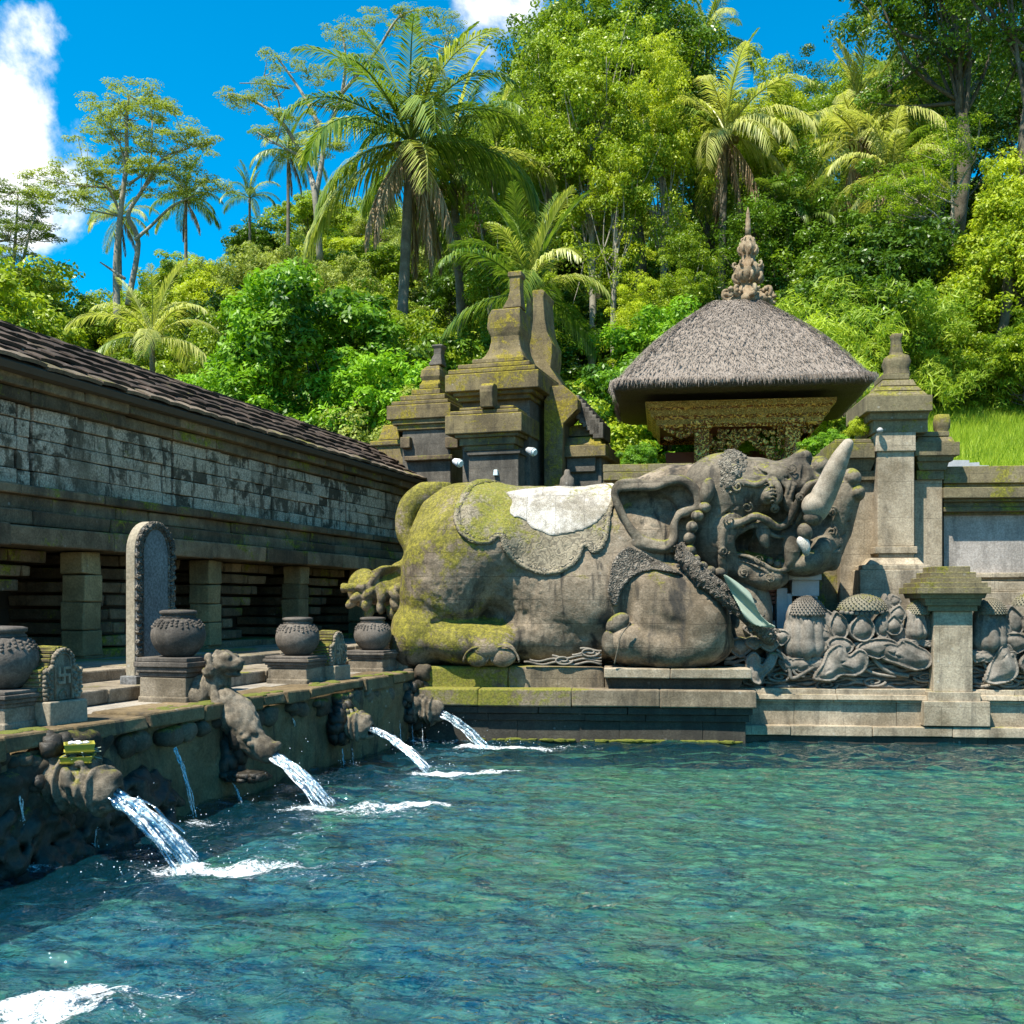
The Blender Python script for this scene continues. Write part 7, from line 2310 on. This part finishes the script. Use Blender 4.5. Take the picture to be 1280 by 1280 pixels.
def palm(px, py, D, s, label, nf=22, dead=3, nuts=0, bend=0.0, tone='g', seed=0, low=False, upright=0, group='coconut palms on the hillside', name='coconut_palm', trunk_z=None, elmax=5, az0=None):
    X, Y = at_px(px, D); zc = 2 + (752 - py) / F * Y
    zb = float(gz(X, Y)) if trunk_z is None else trunk_z
    h = max(.4, (zc - zb)) / s
    rg = np.random.default_rng(seed + 100)
    e = bpy.data.objects.new(name, None); COL.objects.link(e)
    e.location = (X - bend * s, Y, zb); e.scale = (s,) * 3; setp(e, label, 'palm tree', group)
    tm, top = palm_trunk(h, bend, seed)
    o = bpy.data.objects.new('trunk', tm); COL.objects.link(o); o.parent = e
    kinds = np.clip(np.round(np.linspace(0, elmax, nf) - upright + rg.normal(0, .35, nf)), 0, 5).astype(int)
    for i in range(nf):
        tn = tone if rg.random() < .8 else ('p' if tone == 'g' else 'g')
        me = FR[tn][kinds[i]]
        o = bpy.data.objects.new('frond', me); COL.objects.link(o); o.parent = e
        o.location = top; o.rotation_euler = (rg.normal(0, .12), rg.normal(0, .08), i * 2.399 + rg.normal(0, .2)); q = rg.uniform(.85, 1.1); o.scale = (q, q, q)
    for i in range(dead):
        o = bpy.data.objects.new('dead_frond', FR['d'][i % 2]); COL.objects.link(o); o.parent = e
        o['label'] = 'dry brown hanging frond'
        o.location = top - Vector((0, 0, .1)); o.rotation_euler = (0, 0, i * 1.7 + rg.normal(0, .4))
    for i in range(nuts):
        o = bpy.data.objects.new('coconut', nutme); COL.objects.link(o); o.parent = e
        a = i * 2.4; o.location = (top[0] + math.cos(a) * (.25 + .1 * (i % 3)), top[1] + math.sin(a) * .3, top[2] - .15 - .14 * (i // 5))
    return e
palm(513, 178, 33, 1.18, 'tallest coconut palm with a cluster of nuts and brown hanging fronds above the round bush', 26, 7, 14, .3, 'g', 1)
palm(565, 205, 36, 1.05, 'coconut palm half hidden right behind the tallest palm', 20, 3, 5, -.4, 'g', 2)
palm(620, 190, 40, .85, 'coconut palm with dark drooping fronds between tallest palm and slender trees', 18, 2, 0, .3, 'g', 3)
palm(662, 368, 28, .78, 'low young palm with upright fronds just behind the gate obelisk', 18, 0, 0, 0, 'g', 4, upright=1, elmax=4.5)
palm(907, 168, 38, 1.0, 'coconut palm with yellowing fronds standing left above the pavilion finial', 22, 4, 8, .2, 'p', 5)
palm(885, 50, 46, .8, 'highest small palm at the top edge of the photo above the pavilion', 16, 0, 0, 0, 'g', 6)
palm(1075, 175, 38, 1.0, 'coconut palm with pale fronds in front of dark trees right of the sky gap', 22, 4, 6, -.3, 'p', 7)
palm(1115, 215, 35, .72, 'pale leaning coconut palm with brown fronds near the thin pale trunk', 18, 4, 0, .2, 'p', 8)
palm(1112, 95, 44, .65, 'small blue green palm top against the sky at the right gap', 14, 0, 0, 0, 'g', 9)
palm(360, 190, 52, .6, 'small dark palm below the bare branching tree', 16, 2, 0, 0, 'g', 10)
palm(232, 250, 56, .62, 'small palm right of the flat topped tree on the skyline', 18, 2, 6, 0, 'g', 11)
palm(312, 248, 54, .5, 'little upright palm on the skyline in front of blue sky', 14, 0, 0, 0, 'g', 12, upright=1)
palm(150, 272, 56, .58, 'small palm with yellow fronds behind the flat topped tree', 16, 2, 3, 0, 'p', 13)
palm(190, 425, 30, .62, 'low spreading palm with shiny fronds just over the tiled roof', 14, 0, 0, 0, 'p', 14, upright=0, elmax=4)
palm(985, 260, 36, .45, 'slim betel palm with short fronds in front of dark trees', 12, 0, 0, 0, 'g', 15, elmax=4, name='betel_palm')
palm(1012, 270, 36, .45, 'second slim betel palm, closer to the pale palms', 12, 0, 0, 0, 'g', 16, elmax=4, name='betel_palm')

# --- flat topped (layered) tree on the left skyline and its neighbours
def layered(name, label, px, D, base_py, layers, trunks, seed, leafmat='leaf_far', sc_leaf=.22, cat='tree'):
    X, Y = at_px(px, D); m_ = Y / F
    z0_ = 2 + (752 - base_py) * m_
    e = bpy.data.objects.new(name, None); COL.objects.link(e); e.location = (X, Y, z0_); setp(e, label, cat)
    rg = np.random.default_rng(seed); cs = []
    for (qx, qy, w, h_, n_) in layers:
        c = np.array(((qx - px) * m_, 0, (base_py - qy) * m_))
        p = rg.uniform(-1, 1, (n_, 3)); p = p / np.maximum(1, np.linalg.norm(p[:, :2], axis=1))[:, None]
        cs.append(c + p * (w * m_, w * m_ * .9, h_ * .55 * m_))
    cs = np.concatenate(cs)
    me = to_mesh('crown', [crown_arrays(cs, .42 * rg.uniform(.7, 1.3, len(cs)), 95, sc_leaf * .55, .4, 0, .26, rg, up=1.4)], M[leafmat])
    o = bpy.data.objects.new('crown', me); COL.objects.link(o); o.parent = e
    mb = MB()
    for pts, r0, r1 in trunks:
        P = smooth_path([((a - px) * m_, rg.normal(0, .25), (base_py - b) * m_) for a, b in pts], 5)
        mb.tube(P, np.linspace(r0, r1, len(P)) * m_, 8)
    trunk_pts = [((a - px) * m_, 0, (base_py - b) * m_) for pts, _, _ in trunks for a, b in pts[1:]]
    TPn = np.array(trunk_pts)
    for c in cs[rg.permutation(len(cs))[:min(60, len(cs))]]:
        dd = np.linalg.norm((TPn - c) * (1, .3, 1) + np.where(TPn[:, 2:3] > c[2], 1, 0) * .8, axis=1); a = TPn[dd.argmin()]
        P = smooth_path([a, (a + c) / 2 - (0, 0, .1), c], 3); mb.tube(P, np.linspace(.9, .3, len(P)) * m_ * .9, 5)
    me = mb.mesh('trunk', smooth=True); me.materials.append(M['palebark'])
    o = bpy.data.objects.new('trunk', me); COL.objects.link(o); o.parent = e
    return e
layered('flat_topped_tree', 'tall slender tree with flat layered crown against the sky, left of centre', 152, 42, 400,
        [(175, 118, 38, 8, 20), (150, 135, 50, 9, 30), (185, 150, 55, 10, 34), (130, 165, 36, 8, 18), (225, 178, 48, 9, 34), (170, 190, 80, 8, 46), (90, 232, 60, 8, 40), (150, 222, 78, 8, 44), (215, 215, 48, 9, 34), (262, 240, 40, 8, 18), (85, 250, 34, 8, 20)],
        [([(146, 400), (144, 330), (150, 270), (158, 200), (160, 150), (162, 120)], 5, 1.4), ([(158, 380), (168, 300), (160, 270), (176, 240), (205, 200), (235, 180)], 4, 1),
         ([(168, 300), (190, 282), (215, 262), (240, 240)], 2.5, .8), ([(150, 270), (135, 235), (110, 225)], 2, .7), ([(158, 350), (140, 338), (128, 330)], 2, .8), ([(158, 210), (150, 180), (135, 160)], 1.8, .7), ([(160, 230), (185, 205), (190, 150)], 2, .7)], 61)
layered('feathery_tree', 'hazy feathery tree at the left edge beneath the white cloud', 22, 48, 410,
        [(20, 240, 40, 12, 40), (0, 270, 46, 14, 46), (35, 290, 40, 12, 40), (5, 320, 46, 14, 46), (25, 350, 44, 14, 46), (55, 262, 26, 8, 18), (-20, 300, 40, 20, 30)],
        [([(22, 410), (20, 350), (12, 300), (18, 240)], 4, 1), ([(20, 350), (40, 300), (50, 265)], 2.5, .8)], 62)
layered('bare_tree', 'twisted half bare tree with thin foliage against the blue sky left of the tallest palm', 395, 46, 330,
        [(300, 125, 24, 9, 16), (335, 110, 26, 8, 16), (352, 75, 24, 8, 12), (372, 150, 30, 9, 18), (330, 165, 20, 8, 10), (395, 95, 26, 10, 14), (405, 180, 30, 12, 20), (430, 40, 30, 12, 20), (445, 80, 30, 12, 18), (480, 20, 34, 12, 20), (540, 30, 38, 16, 26), (555, 60, 26, 12, 16), (420, 130, 24, 10, 14), (365, 190, 26, 8, 14)],
        [([(400, 330), (396, 250), (380, 200), (350, 150), (310, 120), (285, 118)], 4.5, .8), ([(396, 250), (405, 180), (385, 130), (360, 90), (345, 70)], 3.5, .7), ([(405, 180), (425, 120), (432, 70), (425, 35)], 3, .7),
         ([(425, 120), (470, 60), (500, 20), (540, 10)], 2.5, .7), ([(380, 200), (345, 180), (322, 165)], 2, .6), ([(360, 110), (330, 100), (300, 105)], 1.5, .5), ([(350, 150), (345, 120), (330, 95)], 1.5, .5), ([(500, 20), (530, 50), (556, 60)], 1.5, .6)], 63, 'leaf_far', .2)
layered('thin_pale_tree', 'young tree with thin pale trunk and airy light green crown near the right edge', 1190, 31, 425,
        [(1150, 215, 44, 9, 26), (1120, 235, 40, 8, 22), (1185, 190, 40, 10, 26), (1160, 250, 44, 8, 22), (1195, 160, 30, 10, 16), (1130, 265, 26, 6, 10)],
        [([(1186, 425), (1188, 370), (1184, 340), (1190, 300), (1192, 240), (1191, 200)], 3.6, 1.6), ([(1186, 292), (1170, 272), (1150, 252)], 1.8, .7), ([(1190, 250), (1210, 215), (1218, 200)], 2, .7), ([(1190, 265), (1160, 248)], 1.4, .6)], 64, 'bamboo', .16)

# --- named plants placed one by one: key, column, distance, scale, label
def P_(key, px, D, s, label, name, cat='shrub', group=None, sz=None, dz=0, py=None):
    X, Y = at_px(px, D)
    z = None if py is None else 2 + (752 - py) / F * Y
    return plant(key, name, cat, label, X, Y, s, group, z=z, sz=sz, dz=dz)
P_('shiny', 300, 27, 1.15, 'glossy dark green bush rising over the middle of the tiled roof', 'glossy_bush', dz=.4)
P_('shiny', 400, 27.5, 1.40, 'largest glossy bright green bush left of the temple gate', 'glossy_bush', dz=1.2)
P_('shiny', 470, 26.5, 1.10, 'glossy bush directly left of the low gate tower', 'glossy_bush', dz=.4)
P_('shiny', 355, 25.5, .90, 'lower glossy bush showing its stems above the roof ridge', 'glossy_bush', dz=.0)
P_('shiny', 240, 28, .8, 'small glossy bush at the left end of the glossy bushes', 'glossy_bush', dz=.2)
P_('bushy', 450, 31, 1.15, 'yellow green bush with pale tips below the tallest palm', 'light_bush', dz=1.5)
P_('bushy', 545, 30, 1.0, 'yellow green bush right of the pale bush behind the low tower', 'light_bush', dz=.8)
P_('darkbush', 560, 29, .9, 'dark bush in shade right behind the gate tower', 'dark_bush', dz=.3)
P_('bushy', 720, 27, .95, 'bright bush between gate and thatched roof', 'light_bush', dz=.2)
P_('round', 745, 24.5, .8, 'green bush filling the gap between gate wing and thatched eave', 'green_bush', dz=0)
P_('shiny', 775, 27.5, 1.0, 'glossy bush touching the left slope of the thatched roof', 'glossy_bush', dz=.5)
P_('round', 700, 25, .8, 'dense bush just over the mossy broken arch', 'green_bush', dz=.2)
P_('shiny', 845, 30, 1.1, 'glossy green bush left of the pavilion finial', 'glossy_bush', dz=1.0)
P_('bamboo', 1010, 27, 1.05, 'yellow green bamboo thicket right of the pavilion finial', 'bamboo_thicket', dz=.3)
P_('bamboo', 1075, 28, 1.15, 'bamboo thicket above the tall pier', 'bamboo_thicket', dz=.2)
P_('bamboo', 1135, 29, 1.0, 'bamboo thicket between tall pier and thin pale trunk', 'bamboo_thicket', dz=0)
P_('bamboo', 960, 29, .9, 'bamboo thicket half hidden behind the roof finial', 'bamboo_thicket', dz=.6)
P_('bamboo', 1045, 24, .75, 'low bamboo thicket behind the right slope of the thatched roof', 'bamboo_thicket', dz=.2)
for i, (px, D, s, lab) in enumerate(((1165, 27.5, .62, 'ferny hedge bush right of the tall pier finial'), (1200, 28, .68, 'ferny hedge bush below the thin pale trunk'), (1240, 28, .75, 'round ferny hedge bush above the grass bank'), (1285, 27.5, .8, 'ferny hedge bush cut by the right edge of the photo'), (1320, 28, .8, 'ferny hedge bush outside the right edge'))):
    P_('bushy' if i % 2 else 'bamboo', px, D, s, lab, 'hedge_bush', group='hedge above the grass bank')
P_('tall', 735, 36, 1.0, 'tallest slender leafy tree with pale trunk at the centre top', 'slender_tree', 'tree', sz=1.25)
P_('tall', 690, 38, .95, 'slender leafy tree left beside the tallest slender tree', 'slender_tree', 'tree', sz=1.25)
P_('tallyellow', 775, 35, .85, 'slender yellow green tree left of the yellowing palm', 'slender_tree', 'tree', sz=1.1)
P_('tallyellow', 825, 37, .85, 'climber covered trunk tree just left of the yellowing palm', 'slender_tree', 'tree', sz=1.25)
P_('bigdark', 800, 44, 1.1, 'big dark tree behind the slender trees', 'broad_tree', 'tree', dz=2)
P_('big', 745, 44, 1.1, 'broad tree whose crown reaches the top edge of the photo at the centre', 'broad_tree', 'tree', dz=2)
P_('big', 640, 48, .9, 'broad light crowned tree right of the tallest palm', 'broad_tree', 'tree', dz=-2.5)
P_('tallyellow', 965, 40, .95, 'yellow green tree with pointed top left of the sky gap', 'pointed_tree', 'tree', sz=1.1)
P_('big', 940, 46, .9, 'broad tree right behind the yellowing palm', 'broad_tree', 'tree', dz=-1.5)
P_('bigdark', 1000, 37, .75, 'dark tree in shade below the sky gap', 'dark_tree', 'tree', dz=-3)
P_('bigdark', 1080, 34, .62, 'dark shaded tree below the pale palms', 'dark_tree', 'tree', dz=-3)
P_('round', 1050, 32, .85, 'deep green bush right of the bamboo and below the betel palms', 'green_bush', dz=.5)
P_('darkbush', 1110, 31, .9, 'black green bush behind the bamboo near the thin trunk', 'dark_bush', dz=1)
P_('bigdark', 1150, 44, .95, 'dark tree behind the pale leaning palm', 'dark_tree', 'tree', dz=-2)
P_('ivy', 1250, 29.0, .95, 'creeper covered tree column at the right edge of the photo', 'creeper_tree', 'tree', sz=1.05)
P_('ivy', 1305, 30, 1.1, 'second creeper covered tree cut by the right edge', 'creeper_tree', 'tree', sz=1.25)
P_('bigdark', 1195, 36, 1.0, 'big dark overhanging tree in the upper right corner', 'dark_tree', 'tree', dz=4.5)
P_('bigdark', 1285, 30, .85, 'dark tree crown touching the right top corner', 'dark_tree', 'tree', dz=6)
P_('tallyellow', 1150, 40, .8, 'light green tree left of the dark corner tree', 'pointed_tree', 'tree')

# --- the rest of the hillside, shrub after shrub
kinds = [('round', 'hillside_shrub', 'green leafy shrub on the hillside'), ('bushy', 'hillside_shrub', 'yellow green shrub on the hillside'),
         ('olive', 'hillside_shrub', 'dull olive green shrub on the hillside'), ('darkbush', 'hillside_shrub', 'dark green shrub on the hillside')]
rg = np.random.default_rng(77)
nsh = 0
for D in (25.5, 29, 32.5, 36, 40, 44, 49, 54, 60, 66, 72):
    step = 3.1 if D < 50 else 4.0
    X = -31 * D / 56
    while X < 31 * D / 56:
        X += step * rg.uniform(.75, 1.2)
        Dj = D + rg.uniform(-1.4, 1.4); Yj = Dj * KD; px = 640 + F * X / Yj
        if px < -40 or px > 1320: continue
        zt = float(gz(X, Yj)); py = 752 - F * (zt + 2 - 2) / Yj
        if zt < 1.6: continue
        if px > 1120 and D < 30: continue
        if D < 27 and (px < 180 or px > 1000): continue
        if px < 560: p = (.25, .25, .42, .08)
        elif px < 1000: p = (.42, .22, .10, .26)
        else: p = (.34, .26, .05, .35)
        ki = rg.choice(4, p=p); k = kinds[ki]
        s = rg.uniform(.62, .95) * (1.15 if D > 45 else 1)
        side = 'left of the palms' if px < 480 else 'behind the gate and pavilion' if px < 980 else 'right of the pavilion'
        plant(k[0], k[1], 'shrub', k[2] + ' ' + side, X, Yj, s, k[2].split(' on ')[0] + 's ' + side, sz=s * rg.uniform(.8, 1.2)); nsh += 1
# taller trees scattered high on the slope
for i, (px, D, s, k) in enumerate(((660, 58, .8, 'big'), (870, 56, .8, 'big'), (1010, 60, .8, 'bigdark'), (700, 62, .9, 'bigdark'), (905, 62, .85, 'tallyellow'), (1060, 50, .8, 'big'), (1110, 56, .75, 'tall'), (1200, 50, .9, 'big'), (1280, 46, .9, 'bigdark'), (590, 56, .75, 'tall'), (620, 34, .7, 'tall'), (860, 34, .62, 'tall'), (665, 32, .55, 'tallyellow'), (800, 31, .55, 'tallyellow'))):
    P_(k, px, D, s, {'big': 'broad green tree high on the slope', 'bigdark': 'broad dark green tree high on the slope', 'tall': 'slim green tree on the slope', 'tallyellow': 'slim yellow green tree on the slope'}[k], 'hillside_tree', 'tree', {'big': 'broad green trees on the slope', 'bigdark': 'broad dark trees on the slope', 'tall': 'slim green trees on the slope', 'tallyellow': 'slim yellow green trees on the slope'}[k])
for i, (px, D, s) in enumerate(((5, 40, 1.3), (45, 44, 1.2), (-20, 46, 1.9), (30, 52, 1.7), (85, 52, 1.15), (130, 50, 1.0), (185, 50, .95), (230, 52, .9))):
    P_('round', px, D, s, 'dense dark green tree mass below the flat topped tree', 'skyline_shrub', 'shrub', 'dense skyline shrubs at the left', dz=1)

# --- grass bank on the right and undergrowth
def grass(x0, x1, y0, y1, n_, hgt, mat, label, seed, name='grass'):
    r = np.random.default_rng(seed)
    X = r.uniform(x0, x1, n_); Y = r.uniform(y0, y1, n_); Z = gz(X, Y)
    h = hgt * r.uniform(.5, 1.2, n_); a = r.uniform(0, 6.28, n_); w = .012 + .006 * r.random(n_)
    lx, ly = r.normal(0, .35, n_) * h, r.normal(0, .35, n_) * h
    p = np.stack([X, Y, Z], 1); d = np.stack([np.cos(a), np.sin(a), 0 * a], 1) * w[:, None]
    t = p + np.stack([lx, ly, h], 1)
    V = np.stack([p - d, p + d, t], 1).reshape(-1, 3)
    me = np_mesh(name, V, np.arange(len(V)).reshape(-1, 3), False, r.random(n_)); me.materials.append(M[mat])
    o = bpy.data.objects.new(name, me); COL.objects.link(o); setp(o, label, 'grass', None, 'stuff')
grass(6.0, 20, 16.6 * KD, 28 * KD, 170000, .42, 'grass', 'bright green grass bank behind the courtyard wall at the right', 3)
def cover(n_, seed):
    r = np.random.default_rng(seed)
    D = 24 + 50 * r.random(n_) ** 1.3; px = r.uniform(-60, 1340, n_); Y = D * KD; X = (px - 640) / F * Y
    ok = ~((px > 1120) & (D < 28)); X, Y, D = X[ok], Y[ok], D[ok]
    Z = gz(X, Y) + .4 + r.random(len(X)) * .5
    nr = r.normal(size=(len(X), 3)) * .5 + (0, -.5, 1)
    V, Q, A_ = leaves_mesh('', np.stack([X, Y, Z], 1), nr, np.full(len(X), .34), .5, r.random(len(X)), 0, r)
    me = np_mesh('undergrowth', V, Q, False, A_); me.materials.append(M['leaf_mid'])
    o = bpy.data.objects.new('undergrowth', me); COL.objects.link(o); setp(o, 'leafy undergrowth covering the hillside between the shrubs', 'undergrowth', None, 'stuff')
cover(150000, 5)
# ferns on the pier shoulder and small wall plants
def small_plant(px, py, fr, yv, s, label, key='shiny', name='wall_plant'):
    w = fr.w(fr.x(px, yv), yv, fr.z(px, py, yv))
    return plant(key, name, 'plant', label, w.x, w.y, s, z=w.z)
small_plant(1083, 556, B, 2.2, .16, 'small leafy plant growing on the left shoulder of the tall pier', 'bushy')
small_plant(1035, 598, B, 4.0, .22, 'leafy bush between pavilion post and tall pier', 'shiny')
small_plant(935, 604, B, 9.5, .36, 'leafy bush seen through the open pavilion', 'shiny')
small_plant(800, 600, B, 4.0, .18, 'low bush behind the rear wall left of the pavilion posts', 'shiny')
mb = MB()
for k, (px, D) in enumerate(((1195, 18.2), (1208, 18.4), (1222, 18.6))):
    X, Y = at_px(px, D); mb.box(X - .22, X + .25, Y, Y + .8, 1, 2 + (752 - 576 - k * 3.0) / F * Y, j=.02)
single('garden_steps', mb, M['white'], 'pale concrete steps climbing behind the courtyard wall beside the grass', 'steps')
